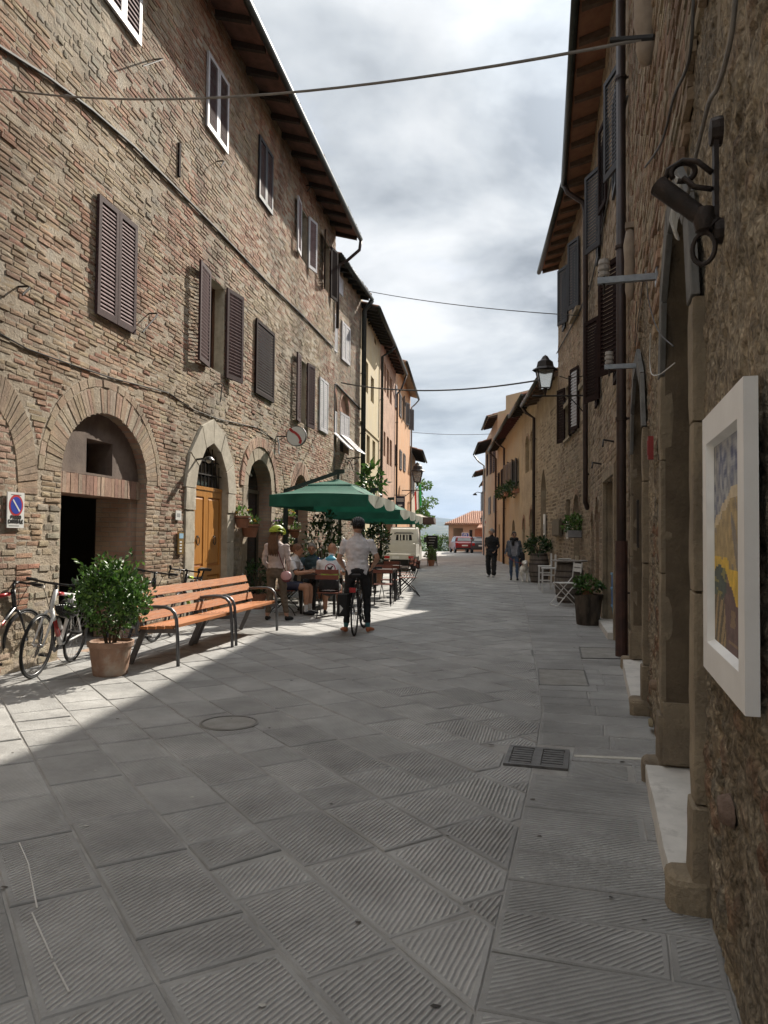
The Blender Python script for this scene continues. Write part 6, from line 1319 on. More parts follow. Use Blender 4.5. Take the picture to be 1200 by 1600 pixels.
p = D(748, 782, 63); t = thing('small_wall_lamp', 'small hooded lamp under the eave of the far salmon house', 'lamp', R9.world(2.5, 0, 5.0), R9.rz); mb = MB(); mb.tube([(0, 0, 0), (0, .5, .1), (0, .7, 0)], .025, 6); mb.build('arm', IRON, t); mb = MB(); mb.lathe([(.0, .12), (.1, .08), (.2, -.05), (.19, -.06)], 10, (0, .7, -.1)); mb.build('hood', IRON, t)
# trees and the hedge beyond the crest
def tree(name, label, loc, h, r, n, leafsz, pal, group=None, trunk=.14, base=.35, seed=0):
    t = thing(name, label, 'tree', loc, 0, group); random.seed(100 + seed); bark = M('tree_bark', (.12, .09, .065), .9, (.08, .06, .045), 12, .5, 40)
    mb = MB(); mb.tube([(0, 0, -.3), (.05, 0, h * .3), (0, .05, h * .55), (.05, 0, h * .8)], [trunk, trunk * .8, trunk * .55, trunk * .2], 8)
    cl = []
    for k in range(16):
        q = random.uniform(0, 2 * PI); zz = random.uniform(base, 1.0) * h; rr = r * random.uniform(.25, .85) * math.sqrt(max(.1, 1 - abs(zz / h - .65) * 1.6)); c = (rr * math.cos(q), rr * math.sin(q), zz); cl.append(c)
        mb.tube([(0.02, 0, max(.2 * h, zz - rr * .8)), (c[0] * .5, c[1] * .5, zz - rr * .35), c], [trunk * .4, trunk * .25, trunk * .1], 5)
    mb.build('trunk', bark, t); mb = MB()
    for c in cl: s_ = r * random.uniform(.28, .48); leafset(mb, blob(n // 16, c, (s_, s_, s_ * .7), .3), leafsz, pal)
    o = mb.build('crown', LEAF, t); o['kind'] = 'stuff'; return t
tree('leafy_tree', 'light green leafy tree rising behind the cream house and the flag', (3.0, 64, 0), 6.6, 1.7, 2600, .26, LGREENS, seed=1)
for k, (x, lab) in enumerate(((4.3, 'leftmost bush of the hedge at the street end'), (5.4, 'bush in the middle of the hedge at the street end'), (6.3, 'bush of the hedge beside the tile-roofed house'))):
    t = thing('hedge_bush', lab, 'bush', (x, 77 + .5 * k, -.8), 0, 'hedge closing the street'); mb = MB(); leafset(mb, blob(900, (0, 0, 1.15), (.8, .6, 1.3), .4), .2, [(.2, .3, .08), (.14, .23, .06), (.26, .34, .12)]); o = mb.build('foliage', LEAF, t); o['kind'] = 'stuff'
    mb = MB(); mb.tube([(0, 0, -.4), (0, 0, .6)], .08, 6); mb.build('stem', M('tree_bark', (.12, .09, .065)), t)
for k, lab in enumerate(('small dark tree on the slope just right of the truck', 'dark tree on the slope between truck and hedge', 'dark tree on the slope left of the tile-roofed house')):
    tree('valley_tree', lab, (2.6 + k * 2.2 + random.uniform(-.3, .3), 92 + 6 * (k % 3), land_z(3, 92 + 6 * (k % 3)) - .2), 3.6, 1.6, 700, .3, DGREENS, 'trees on the slope', seed=5 + k)
# ------------------------------------------------------------------ wires over the street
def wire(p, q, sag, r, label, mat=CABLE, n=24, extra=()):
    p, q = Vector(p), Vector(q); mb = MB(); mb.tube([p.lerp(q, k / n) - Vector((0, 0, 4 * sag * (k / n) * (1 - k / n))) for k in range(n + 1)], r, 6)
    for (k, l, rr) in extra: a = p.lerp(q, k); a.z -= 4 * sag * k * (1 - k); b = p.lerp(q, k + l); b.z -= 4 * sag * (k + l) * (1 - k - l); mb.tube([a, a.lerp(b, .5), b], [r, rr, r], 6)
    return tag(mb.build('overhead_wire', mat), label, 'wire', None)
a = R1.hit(1022, 58, .14); pa = R1.world(a[0], .14, a[1]); pb = D(-30, 133, 7.4); wire(pb, pa, .22, .009, 'pale cable sagging across the street at the top of the view', PALECABLE, extra=((.22, .03, .02),))
mb = MB(); d = (pa - pb).normalized(); mb.tube([pa - d * .22, pa], .016, 6); hook = mb.build('cable_grip', BLACKMETAL); tag(hook, 'black grip where the pale cable meets the corbel', 'cable grip')
a = L3.hit(566, 452, .6); b = R3.hit(906, 493); wire(D(560, 452, 26.9), R3.world(b[0], .02, b[1]), .12, .012, 'thin wire crossing from the yellow house eave to the fine brick house')
wire(D(533, 598, 23.7), D(842, 594, 17.4), .25, .02, 'thick cable crossing the street to the bracket lantern')
wire(D(640, 675, 50), D(768, 678, 47), .1, .014, 'faint farthest wire between the orange houses')
# ------------------------------------------------------------------ benches, pots and bicycles on the left
random.seed(21)
SLATW = M('varnished_bench_slat', (.47, .17, .048), .5, (.34, .115, .033), 5, .3, 40, stretch=(1, 14, 14), spec=.35, var2=((.40, .22, .13), 3, .5, .75)); TUBEM = M('grey_bench_tube', (.16, .16, .165), .4, (.12, .12, .125), 12, .1, 50, .6)
def bench(label, A, B):
    d = (B - A); L = d.length; rz = math.atan2(d.y, d.x); t = thing('park_bench', label, 'bench', (A.x, A.y, 0), rz, 'benches along the left wall'); e = .035
    for x in (e, L - e):
        mb = MB(); mb.tube([(x, 0, 0), (x, .012, .30), (x, .03, .52), (x, .055, .595), (x, .10, .64), (x, .17, .66), (x, .30, .66), (x, .47, .645)], .021, 8); mb.build('armrest_leg', TUBEM, t, smooth=True)
        mb = MB(); mb.bar((x, .60, 0), (x, .42, .41), .028, .06); mb.build('rear_leg', TUBEM, t); mb = MB(); mb.bar((x, .03, .395), (x, .45, .385), .028, .05); mb.bar((x, .43, .38), (x, .60, .87), .028, .045); mb.build('support', TUBEM, t)
    for k in range(4):
        y = .045 + .105 * k; mb = MB(); mb.box(e - .06, L - e + .06, y, y + .09, .425 - .006 * k, .458 - .006 * k); mb.build('seat_slat', SLATW, t)
    mb = MB()
    for x in (e, L - e):
        for k in range(4): mb.lathe([(.007, 0), (.006, .003), (0, .004)], 8, (x, .09 + .105 * k, .458 - .006 * k))
        for z in (.53, .665, .795): mb.lathe([(.008, 0), (.007, .004), (0, .005)], 8, (x, .43 + (z - .42) * .36 - .001, z), (0, -.93, .35))
    o = mb.build('bolts', IRON, t); o['kind'] = 'stuff'
    for k, z in enumerate((.53, .665, .795)):
        y = .43 + (z - .42) * .36; n = Vector((0, -.93, .35)); a = Vector((0, .35, .93)); c = Vector((0, y, z)); mb = MB(); v = []
        for x in (e - .06, L - e + .06):
            for s, w in ((-.05, 0), (.05, 0), (.05, .028), (-.05, .028)): q = c + a * s + n * w; v.append((x, q.y, q.z))
        mb.add(v, [(0, 1, 2, 3), (7, 6, 5, 4), (0, 4, 5, 1), (1, 5, 6, 2), (2, 6, 7, 3), (3, 7, 4, 0)]); mb.build('back_slat', SLATW, t)
    return t
A, B, C_ = G(276, 1042), G(366, 1010), G(434, 985)
u_ = (B - A).normalized(); bench('orange slatted bench beside the big terracotta pot', A, B - u_ * .03); bench('orange slatted bench behind the first, ending at the woman with long hair', B + (C_ - B).normalized() * .03, C_)
p = G(172, 1054); t = thing('potted_shrub', 'round leafy green shrub in a big terracotta pot beside the bench', 'potted plant', (p.x, p.y, 0))
mb = MB(); mb.lathe([(0, 0), (.165, 0), (.175, .02), (.215, .30), (.235, .305), (.24, .355), (.222, .36), (.205, .33), (0, .32)], 28); mb.build('pot', POTCLAY, t, smooth=False); mb = MB(); mb.lathe([(0, .325), (.206, .325)], 16); mb.build('soil', M('potting_soil', (.04, .028, .02), .95), t)
mb = MB()
for k in range(9): q = k * .7; mb.tube([(.04 * math.cos(q), .04 * math.sin(q), .3), (.12 * math.cos(q), .12 * math.sin(q), .6), (.25 * math.cos(q), .25 * math.sin(q), .9 + .06 * math.sin(k))], [.012, .009, .004], 5)
mb.build('branches', M('shrub_twig', (.09, .065, .04), .9), t); mb = MB()
pts = blob(1300, (0, 0, .78), (.33, .31, .36), .45)
for k in range(60):
    q = random.uniform(0, 2 * PI); f = random.uniform(-.3, 1); rr = math.sqrt(max(0, 1 - f * f)); g_ = random.uniform(.78, 1.05); c = (.36 * rr * math.cos(q) * g_, .34 * rr * math.sin(q) * g_, .78 + .37 * f * g_); pts += blob(34, c, (.08, .08, .12), .2)
for k in range(8):      # longer shoots breaking the outline
    q = random.uniform(0, 2 * PI); a = Vector((.2 * math.cos(q), .2 * math.sin(q), random.uniform(.85, 1.05))); d = Vector((math.cos(q) * .5, math.sin(q) * .5, 1)).normalized(); pts += [(a + d * .028 * i + Vector((random.gauss(0, .012), random.gauss(0, .012), 0)), d) for i in range(11)]
leafset(mb, pts, .064, GREENS + [(.12, .20, .05), (.16, .25, .06)], .7); o = mb.build('foliage', LEAF, t); o['kind'] = 'stuff'
RUBBER = M('tyre_rubber', (.02, .02, .02), .85); CHROME = M('bright_steel', (.5, .5, .5), .25, (.42, .42, .42), 8, metal=1)
def bicycle(label, rear, front, paint, accent, lean=.12, steer=0.0, road=True, bottle=False, bag=False, saddle_h=.96, R_=.335, hb='flat', light=False):
    d = Vector(front) - Vector(rear); rz = math.atan2(d.y, d.x); t = thing('bicycle', label, 'bicycle', (rear[0], rear[1], 0), rz, 'parked and wheeled bicycles'); t.rotation_euler = (lean, 0, rz)
    wb = 1.0; BB = Vector((.42, 0, .275)); RH = Vector((0, 0, R_)); FH = Vector((wb, 0, R_)); ST = Vector((.25, 0, .80)); HT = Vector((.775, 0, .86)); HB = Vector((.815, 0, .70)); cs, sn = math.cos(steer), math.sin(steer)
    def stf(x, y, z): c = .83 + (.7 - z) * .25; return (c + (x - c) * cs - y * sn, (x - c) * sn + y * cs, z)
    mb = MB(); tb = lambda a, b, r: mb.tube([a, b], r, 8)
    tb(HB, BB, .026 if road else .022); tb(HT, ST, .02); tb(BB, ST + Vector((-.01, 0, .04)), .02); mb.tube([HT + Vector((-.01, 0, .04)), HB - Vector((-.01, 0, .04))], .024, 8)
    for s in (-1, 1): tb(BB + Vector((0, s * .03, 0)), RH + Vector((0, s * .06, 0)), .011); tb(ST + Vector((0, s * .015, -.05)), RH + Vector((0, s * .06, 0)), .009)
    fr_ = mb.build('frame', paint, t, smooth=True); mb = MB(); m0 = HB.lerp(BB, .3); m1 = HB.lerp(BB, .75); mb.tube([m0, m1], .0272 if road else .0232, 8); mb.tube([HT.lerp(ST, .1), HT.lerp(ST, .4)], .0212, 8); mb.build('decal', accent, fr_, smooth=True)
    mb = MB(stf)
    for s in (-1, 1): mb.tube([HB + Vector((.01, s * .03, -.02)), HB + Vector((.03, s * .05, -.07)), FH + Vector((0, s * .055, 0))], [.016, .016, .009], 7)
    mb.build('fork', paint, t, smooth=True)
    for (H, f) in ((RH, None), (FH, stf)):
        mb = MB(f); mb.tube([(H.x + (R_ - .012) * math.cos(q), 0, H.z + (R_ - .012) * math.sin(q)) for q in np.linspace(0, 2 * PI, 33)[:-1]], .0135 if road else .02, 7, closed=True); w = mb.build('wheel', RUBBER, t, smooth=True)
        mb = MB(f); mb.tube([(H.x + (R_ - .035) * math.cos(q), 0, H.z + (R_ - .035) * math.sin(q)) for q in np.linspace(0, 2 * PI, 33)[:-1]], .011, 6, closed=True); mb.build('rim', M('dark_alloy_rim', (.12, .12, .125), .35, metal=.7), w, smooth=True)
        mb = MB(f)
        for k in range(20): q = 2 * PI * k / 20; mb.bar((H.x, .02 * (-1) ** k, H.z), (H.x + (R_ - .04) * math.cos(q), 0, H.z + (R_ - .04) * math.sin(q)), .0025, .0025)
        o = mb.build('spokes', CHROME, w); o['kind'] = 'stuff'; mb = MB(f); mb.lathe([(.008, -.06), (.02, -.04), (.016, 0), (.02, .04), (.008, .06)], 8, H, (0, 1, 0)); mb.build('hub', CHROME, w)
    mb = MB(); sp = Vector((.19, 0, saddle_h)); mb.tube([ST, sp - Vector((0, 0, .03))], .013, 8); mb.build('seat_post', BLACKMETAL, t)
    mb = MB(); mb.add([(sp.x - .13, -.075, sp.z), (sp.x - .13, .075, sp.z), (sp.x, -.05, sp.z + .012), (sp.x, .05, sp.z + .012), (sp.x + .15, -.016, sp.z + .008), (sp.x + .15, .016, sp.z + .008)] + [(sp.x - .12, -.06, sp.z - .04), (sp.x - .12, .06, sp.z - .04), (sp.x, -.02, sp.z - .035), (sp.x, .02, sp.z - .035), (sp.x + .14, -.01, sp.z - .03), (sp.x + .14, .01, sp.z - .03)], [(0, 1, 3, 2), (2, 3, 5, 4), (6, 8, 9, 7), (8, 10, 11, 9), (0, 2, 8, 6), (2, 4, 10, 8), (1, 7, 9, 3), (3, 9, 11, 5), (0, 6, 7, 1), (4, 5, 11, 10)]); mb.build('saddle', M('black_saddle', (.02, .02, .021), .5), t)
    hx, hz_ = HT.x - .01, HT.z + .10; mb = MB(stf); mb.tube([HT, (hx, 0, hz_)], .015, 8); mb.tube([(hx, 0, hz_), (hx + .08, 0, hz_ + .01)], .015, 8)
    if hb == 'flat': mb.tube([(hx + .05, -.30, hz_ + .02), (hx + .08, -.1, hz_ + .01), (hx + .08, .1, hz_ + .01), (hx + .05, .30, hz_ + .02)], .012, 8)
    else:
        for s in (-1, 1): mb.tube([(hx + .08, 0, hz_), (hx + .08, s * .20, hz_), (hx + .15, s * .21, hz_), (hx + .19, s * .21, hz_ - .05), (hx + .15, s * .21, hz_ - .13), (hx + .05, s * .21, hz_ - .14)], .012, 8)
    mb.build('handlebar', BLACKMETAL, t, smooth=True); mb = MB(stf)
    for s in (-1, 1):
        if hb == 'flat': mb.tube([(hx + .052, s * .19, hz_ + .018), (hx + .05, s * .305, hz_ + .021)], .017, 8); mb.tube([(hx + .07, s * .17, hz_), (hx + .12, s * .26, hz_ - .02)], .006, 6)
        else: mb.tube([(hx + .14, s * .21, hz_ + .005), (hx + .2, s * .21, hz_ + .05)], .018, 8)
    mb.build('grips', M('black_grip', (.018, .018, .018), .8), t)
    mb = MB(); mb.lathe([(.05, -.05), (.10, -.048), (.103, -.045), (.10, -.042), (.05, -.04)], 20, BB, (0, 1, 0)); ck = mb.build('crankset', M('dark_alloy', (.06, .06, .065), .4, metal=.6), t); mb = MB(); mb.bar(BB + Vector((0, -.06, 0)), BB + Vector((.12, -.065, -.12)), .02, .02); mb.bar(BB + Vector((0, .06, 0)), BB + Vector((-.12, .065, .12)), .02, .02); mb.build('crank', BLACKMETAL, ck)
    for s, c in ((-1, BB + Vector((.12, -.11, -.12))), (1, BB + Vector((-.12, .11, .12)))): mb = MB(); mb.box(c.x - .05, c.x + .05, c.y - .045, c.y + .045, c.z - .012, c.z + .012); mb.build('pedal', BLACKMETAL, ck)
    mb = MB(); mb.bar(BB + Vector((0, -.046, .10)), RH + Vector((0, -.046, .04)), .004, .01); mb.bar(BB + Vector((0, -.046, -.10)), RH + Vector((0, -.046, -.06)), .004, .01); mb.lathe([(.02, -.05), (.045, -.046), (.02, -.04)], 12, RH, (0, 1, 0)); mb.build('chain', M('dark_alloy', (.06, .06, .065)), t)
    mb = MB(stf); mb.tube([(hx + .09, .08, hz_), (hx + .16, .05, hz_ - .03), (hx + .10, .0, HB.z + .05)], .004, 5); mb.tube([(hx + .09, -.08, hz_), (hx + .17, -.05, hz_ - .04), (hx + .08, 0, HB.z)], .004, 5); mb.build('brake_cables', BLACKMETAL, t)
    if bottle: q = HB.lerp(BB, .55) + Vector((-.03, 0, .05)); a = (HB - BB).normalized(); mb = MB(); mb.lathe([(.0, -.09), (.034, -.085), (.036, .05), (.028, .07), (.015, .085), (.015, .1), (0, .1)], 12, q, a); mb.build('bottle', M('white_bottle', (.7, .7, .7), .4), t); mb = MB(); mb.lathe([(.018, .085), (.02, .11), (0, .115)], 10, q, a); mb.build('bottle_cap', BLACKMETAL, t)
    return t
WHITEP = M('white_bike_paint', (.72, .72, .72), .25, (.68, .68, .68), 4, coat=.5); REDP = M('red_bike_paint', (.42, .03, .03), .3, (.38, .025, .025), 4, coat=.4); BLACKP = M('black_bike_paint', (.02, .02, .022), .3, (.025, .025, .027), 4, coat=.4)
bk1 = bicycle('white and red bicycle leaning on the brick wall left of the potted shrub', G(112, 1034), G(56, 1058), WHITEP, REDP, lean=-.13, steer=-.06, bottle=True)
a = G(14, 1052); bk2 = bicycle('dark bicycle cut off by the left edge of the photo', (a.x - .30, a.y - .75), (a.x, a.y + .12), BLACKP, REDP, lean=.12, steer=.15)
a = L1.world(s_at_y(L1, 9.35), .42, 0); b = L1.world(s_at_y(L1, 10.4), .40, 0); bk3 = bicycle('black bicycle behind the nearer bench by the great arch', a, b, BLACKP, BLACKP, lean=.12, hb='flat')
a = L1.world(s_at_y(L1, 11.9), .44, 0); b = L1.world(s_at_y(L1, 10.9), .40, 0); bk4 = bicycle('black bicycle with drop handlebars below the wooden door', a, b, BLACKP, M('lime_decal', (.35, .5, .06), .4), lean=-.12, hb='drop', steer=.2)
def helmet_geom(root, c, m_, strap=True, up=Vector((0, 0, 1)), k=1.0):
    mb = MB(); c = Vector(c)
    for j in range(-3, 4):      # ribs with vents between, front to back
        y = j * .027 * k; pts = []
        for q in np.linspace(-.25, PI + .15, 12): rr = math.sqrt(max(0, 1 - (y / (.115 * k)) ** 2)); pts.append(c + Vector((y, -.135 * k * math.cos(q) * (.55 + .45 * rr), .115 * k * math.sin(q) * rr)))
        mb.tube(pts, .0135 * k, 6)
    for zz, r_ in ((.005, 1.0), (.055, .86)): mb.tube([c + Vector((.105 * k * r_ * math.cos(q), .138 * k * r_ * math.sin(q), zz * k + .005)) for q in np.linspace(0, 2 * PI, 21)[:-1]], .014 * k, 6, closed=True)
    o = mb.build('shell', m_, root, smooth=True); mb = MB(); mb.ball(c + Vector((0, 0, .0)), .098 * k, 14, 8, (.95, 1.2, .95)); mb.build('liner', M('helmet_liner', (.015, .015, .015), .8), root); return o
HT_ = bk1.matrix_world; bpy.context.view_layer.update()
q = bk1.matrix_world @ Vector((.52, .06, .70)); t = thing('cycle_helmet', 'black cycle helmet hanging from the top tube of the white and red bicycle', 'helmet', q); helmet_geom(t, (0, 0, 0), M('black_helmet', (.02, .02, .022), .3), k=1.0); t.rotation_euler = (PI * .95, 0, bk1.rotation_euler.z + PI / 2)
# wall pots of the bar
FLOW = {'yellow': (.75, .5, .04), 'white': (.7, .7, .65), 'violet': (.25, .12, .4), 'red': (.5, .04, .04)}
PETAL = M('flower_petal', (1, 1, 1), .6, (.9, .9, .9), 20, tint='attr', transl=.2)
for (px, py, k, fl, lab) in ((377, 815, 1.0, 'yellow', 'terracotta wall pot with yellow flowers right of the stone door surround'), (389, 830, 1.15, 'yellow', 'wide terracotta wall pot with orange-yellow flowers at the bar door'), (434, 830, 1.0, 'violet', 'terracotta wall pot with violet flowers right of the bar door'), (451, 812, .85, 'yellow', 'wall pot with yellow flowers beside the umbrella pole'), (459, 833, .9, 'white', 'pale terracotta wall pot of leafy green beside the dark doorway'), (452, 855, .8, 'white', 'lowest terracotta wall pot with bright green leaves')):
    h = L1.hit(px, py, .12); t = wall_thing(L1, 'wall_pot', lab, 'flower pot', h[0], h[1] - .10, .14, 'flower pots on the bar wall'); r_ = .17 * k
    mb = MB(); mb.lathe([(0, -.02), (r_ * .62, -.02), (r_ * .9, .17 * k), (r_, .175 * k), (r_ * 1.02, .21 * k), (r_ * .9, .21 * k), (r_ * .86, .17 * k), (0, .17 * k)], 16); mb.build('pot', TERRACOTTA, t)
    mb = MB(); leafset(mb, blob(70, (0, 0, .24 * k), (r_ * .9, r_ * .9, .13), .2), .09, LGREENS + GREENS, 1); o = mb.build('foliage', LEAF, t); o['kind'] = 'stuff'; mb = MB()
    for _ in range(9): c = Vector((random.uniform(-1, 1) * r_ * .8, random.uniform(-1, 1) * r_ * .8, random.uniform(.26, .38))); mb.ball(c, .028, 6, 4, (1, 1, .6), FLOW[fl] if random.random() < .8 else FLOW['white'])
    mb.build('flowers', PETAL, t); mb = MB(); mb.tube([(r_ * math.cos(q), r_ * math.sin(q), .16 * k) for q in np.linspace(0, 2 * PI, 17)[:-1]], .006, 5, closed=True); mb.tube([(0, r_, .16 * k), (0, .14, .16 * k)], .008, 5); mb.build('wire_holder', IRON, t)
def bush(label, loc, pot_h, pot_r, c, r, n, sz, pal, name='potted_bush', flowers=None, group=None, pot=TERRACOTTA):
    t = thing(name, label, 'potted plant', loc, 0, group)
    if pot_h: mb = MB(); mb.lathe([(0, 0), (pot_r * .7, 0), (pot_r * .95, pot_h * .85), (pot_r, pot_h * .86), (pot_r, pot_h), (pot_r * .88, pot_h), (0, pot_h * .9)], 18); mb.build('pot', pot, t)
    mb = MB(); 
    for k in range(6): q = k * 1.05; mb.tube([(0, 0, pot_h * .8), (c[0] + r[0] * .3 * math.cos(q), c[1] + r[1] * .3 * math.sin(q), c[2]), (c[0] + r[0] * .7 * math.cos(q), c[1] + r[1] * .7 * math.sin(q), c[2] + r[2] * .4)], [.02, .012, .005], 5)
    mb.build('stem', M('shrub_twig', (.09, .065, .04)), t); mb = MB(); pts = blob(n // 2, c, r, .4)
    for _ in range(14): q = blob(1, c, r, .8)[0][0]; pts += blob(n // 28, q, (r[0] * .3, r[1] * .3, r[2] * .25), .2)
    leafset(mb, pts, sz, pal, .5); o = mb.build('foliage', LEAF, t); o['kind'] = 'stuff'
    if flowers:
        mb = MB()
        for (q, n_) in blob(40, c, r, .9): mb.ball(q, sz * .35, 6, 4, (1, 1, .7), FLOW[flowers])
        mb.build('flowers', PETAL, t)
    return t
bush('tall dark oleander in a pot behind the seated old man', (-1.45, 17.6, 0), .45, .28, (0, 0, 1.25), (.48, .45, .72), 1100, .11, DGREENS, flowers='white')
bush('dark leafy bush with pale flowers behind the cyclist', (-.22, 22.6, 0), .45, .24, (0, 0, 1.22), (.36, .36, .58), 800, .12, DGREENS, flowers='white')
bush('dark low plant against the wall beside the bar door', (L1.world(s_at_y(L1, 15.0), .3, 0)), .3, .18, (0, 0, .6), (.25, .25, .38), 420, .08, DGREENS)
bush('tall big-leaved potted tree rising above the green parasols', (-.45, 24.6, 0), .5, .3, (.1, 0, 3.35), (.42, .4, .48), 110, .30, GREENS, name='potted_tree')
bush('small yellow-green plant beside the menu easel', (2.35, 36.6, 0), .3, .18, (0, 0, .6), (.28, .28, .35), 300, .12, LGREENS)
# ------------------------------------------------------------------ parasols, tables and chairs of the bar
random.seed(33)
GREENF = M('green_parasol_cloth', (.02, .135, .09), .85, (.014, .10, .068), 3, .15, 60, transl=.12); PALEF = M('pale_parasol_valance', (.36, .37, .31), .85, (.29, .30, .25), 4, .1, 60, transl=.35); BEIGEF = M('beige_awning_cloth', (.60, .55, .46), .85, (.52, .47, .40), 4, transl=.2); BROWNF = M('brown_valance_cloth', (.09, .055, .045), .85, (.07, .045, .04), 4)
def parasol(label, NL, u, w, l, zed, rise, top, post, clothe=GREENF, val=GREENF, side=PALEF, drop=.24, mast=True):
    """NL: near-left corner, u: unit vector along the street, w across, l along"""
    v = Vector((u.y, -u.x)); ctr = Vector(NL) + v * w / 2 + u * l / 2; t = thing('cantilever_parasol', label, 'parasol', (ctr.x, ctr.y, 0), math.atan2(u.y, u.x) - PI / 2, 'parasols of the bar')
    hw, hl = w / 2, l / 2; mb = MB(); cor = [(-hw, -hl), (hw, -hl), (hw, hl), (-hw, hl)]; k2 = .40; n = 10
    for e in range(4):
        a, b = Vector(cor[e]), Vector(cor[(e + 1) % 4]); vs = []
        for i in range(n + 1):
            p = a.lerp(b, i / n)
            for j in range(5): f = j / 4; s = 1 - (1 - k2) * f; sag = -.05 * math.sin(PI * f) - .06 * (1 - f) * math.sin(PI * i / n) * 0; vs.append((p.x * s, p.y * s, zed + rise * f + sag + .03 * math.sin(PI * i / n) * (1 - f)))
        mb.add(vs, [(i * 5 + j, (i + 1) * 5 + j, (i + 1) * 5 + j + 1, i * 5 + j + 1) for i in range(n) for j in range(4)])
    can = smooth_angle(mb.build('canopy', clothe, t), 30)
    mb = MB(); s2 = k2 + .07; z2 = zed + rise - .03
    for e in range(4):
        a, b = Vector(cor[e]) * s2, Vector(cor[(e + 1) % 4]) * s2; mb.add([(a.x, a.y, z2), (b.x, b.y, z2), (b.x * .06, b.y * .06, z2 + top), (a.x * .06, a.y * .06, z2 + top)], [(0, 1, 2, 3)]); mb.add([(a.x, a.y, z2), (b.x, b.y, z2), (b.x, b.y, z2 - .10), (a.x, a.y, z2 - .10)], [(0, 1, 2, 3)])
    mb.build('vent_tier', clothe, t)
    for e in range(4):
        a, b = Vector(cor[e]), Vector(cor[(e + 1) % 4]); mb = MB(); vs = []; nn_ = 32; nrm = Vector(((b - a).y, -(b - a).x)).normalized()
        for i in range(nn_ + 1):
            f = i / nn_; p = a.lerp(b, f); sc_ = abs(math.sin(PI * f * 2)) ** .6 if e == 1 else 1; wv_ = nrm * (.02 * math.sin(f * 16)); vs += [(p.x, p.y, zed + .03 * math.sin(PI * f)), (p.x + wv_.x, p.y + wv_.y, zed - drop * (.45 + .55 * sc_))]
        mb.add(vs, [(2 * i, 2 * i + 2, 2 * i + 3, 2 * i + 1) for i in range(nn_)]); mb.build('valance', side if e == 1 else val, can, smooth=True)  # valance paler on one side of the canopy
    mb = MB()
    for c in cor: mb.bar((c[0] * .98, c[1] * .98, zed - .02), (0, 0, zed + rise + .06), .025, .03)
    fm = mb.build('ribs', BLACKMETAL, t); fm['kind'] = 'stuff'
    if mast:
        px_, py_ = post; zt_ = zed + rise + top + .12; mb = MB(); mb.bar((px_, py_, .05), (px_, py_, zed + .22), .07, .09); mb.build('mast', M('dark_green_metal', (.02, .04, .032), .45), t)
        mb = MB(); mb.bar((px_, py_, zed + .18), (0, 0, zt_ + .02), .06, .08); mb.bar((0, 0, zt_ + .04), (0, 0, zed + rise - .1), .045, .045); mb.bar((-.08, 0, zt_ + .03), (.14, 0, zt_ + .04), .07, .09); mb.build('boom', M('dark_green_metal', (.02, .04, .032)), t)
        mb = MB(); mb.bar((px_ - .45, py_, .03), (px_ + .45, py_, .03), .08, .05); mb.bar((px_, py_ - .45, .03), (px_, py_ + .45, .03), .08, .05); mb.build('cross_base', M('dark_green_metal', (.02, .04, .032)), t)
        for (sx, sy) in ((-1, -1), (1, -1), (-1, 1), (1, 1)): mb = MB(); mb.box(px_ + sx * .26 - .18, px_ + sx * .26 + .18, py_ + sy * .26 - .18, py_ + sy * .26 + .18, .0, .05); mb.build('ballast_slab', STONEGREY, t)
    else: mb = MB(); mb.tube([(0, 0, 0), (0, 0, zed + rise)], .03, 8); mb.build('mast', STEEL, t)
    return t
us = Vector((.165, .986)); parasol('nearest green two-tier parasol over the seated cyclists', (-2.33, 15.05), us, 2.05, 3.5, 2.30, .30, .16, (-1.15, -.2))
parasol('second green parasol behind the nearest one', (-1.55, 19.6), us, 2.0, 3.3, 2.16, .32, .16, (-1.05, .3)); parasol('third green parasol mostly hidden behind the other two', (-.95, 23.6), us, 1.9, 2.6, 2.12, .30, .14, (-.95, .3))
parasol('flat beige parasol with a brown valance beyond the small truck', (.1, 34.4), Vector((.1, .995)), 2.2, 3.2, 2.33, .18, .05, (0, 0), BEIGEF, BROWNF, BROWNF, .28, mast=False)
CHW = M('red_brown_chair_slat', (.20, .06, .035), .45, (.15, .045, .028), 4, .15, 40, stretch=(2, 10, 10)); TABW = M('dark_table_top', (.055, .03, .024), .4, (.04, .024, .02), 4, .1, 40)
def make_chair(label, x, y, rz):
    """folding bistro chair: x-crossed bowed legs of black bar, red-brown slats; faces local +y"""
    t = thing('bistro_chair', label, 'chair', (x, y, 0), rz, 'folding chairs of the bar')
    for s in (-1, 1):
        mb = MB(); X = s * .20; mb.tube([(X, .25, 0), (X, .20, .10), (X, .02, .27), (X, -.12, .42), (X, -.20, .62), (X, -.24, .88)], .010, 6); mb.tube([(X * .88, -.26, 0), (X * .88, -.20, .10), (X * .88, -.02, .26), (X * .88, .12, .38), (X * .88, .19, .45)], .010, 6); mb.build('side_frame', BLACKMETAL, t)
    mb = MB(); mb.tube([(-.2, .23, .05), (.2, .23, .05)], .007, 5); mb.tube([(-.18, -.24, .05), (.18, -.24, .05)], .007, 5); mb.build('stretcher', BLACKMETAL, t)
    for k in range(5): yy = -.17 + k * .083; mb = MB(); mb.box(-.20, .20, yy, yy + .062, .445, .460); mb.build('seat_slat', CHW, t)
    for k, z in enumerate((.70, .80)): mb = MB(); mb.box(-.21, .21, -.235 - .02 * k, -.222 - .02 * k, z, z + .075); mb.build('back_slat', CHW, t)
    return t
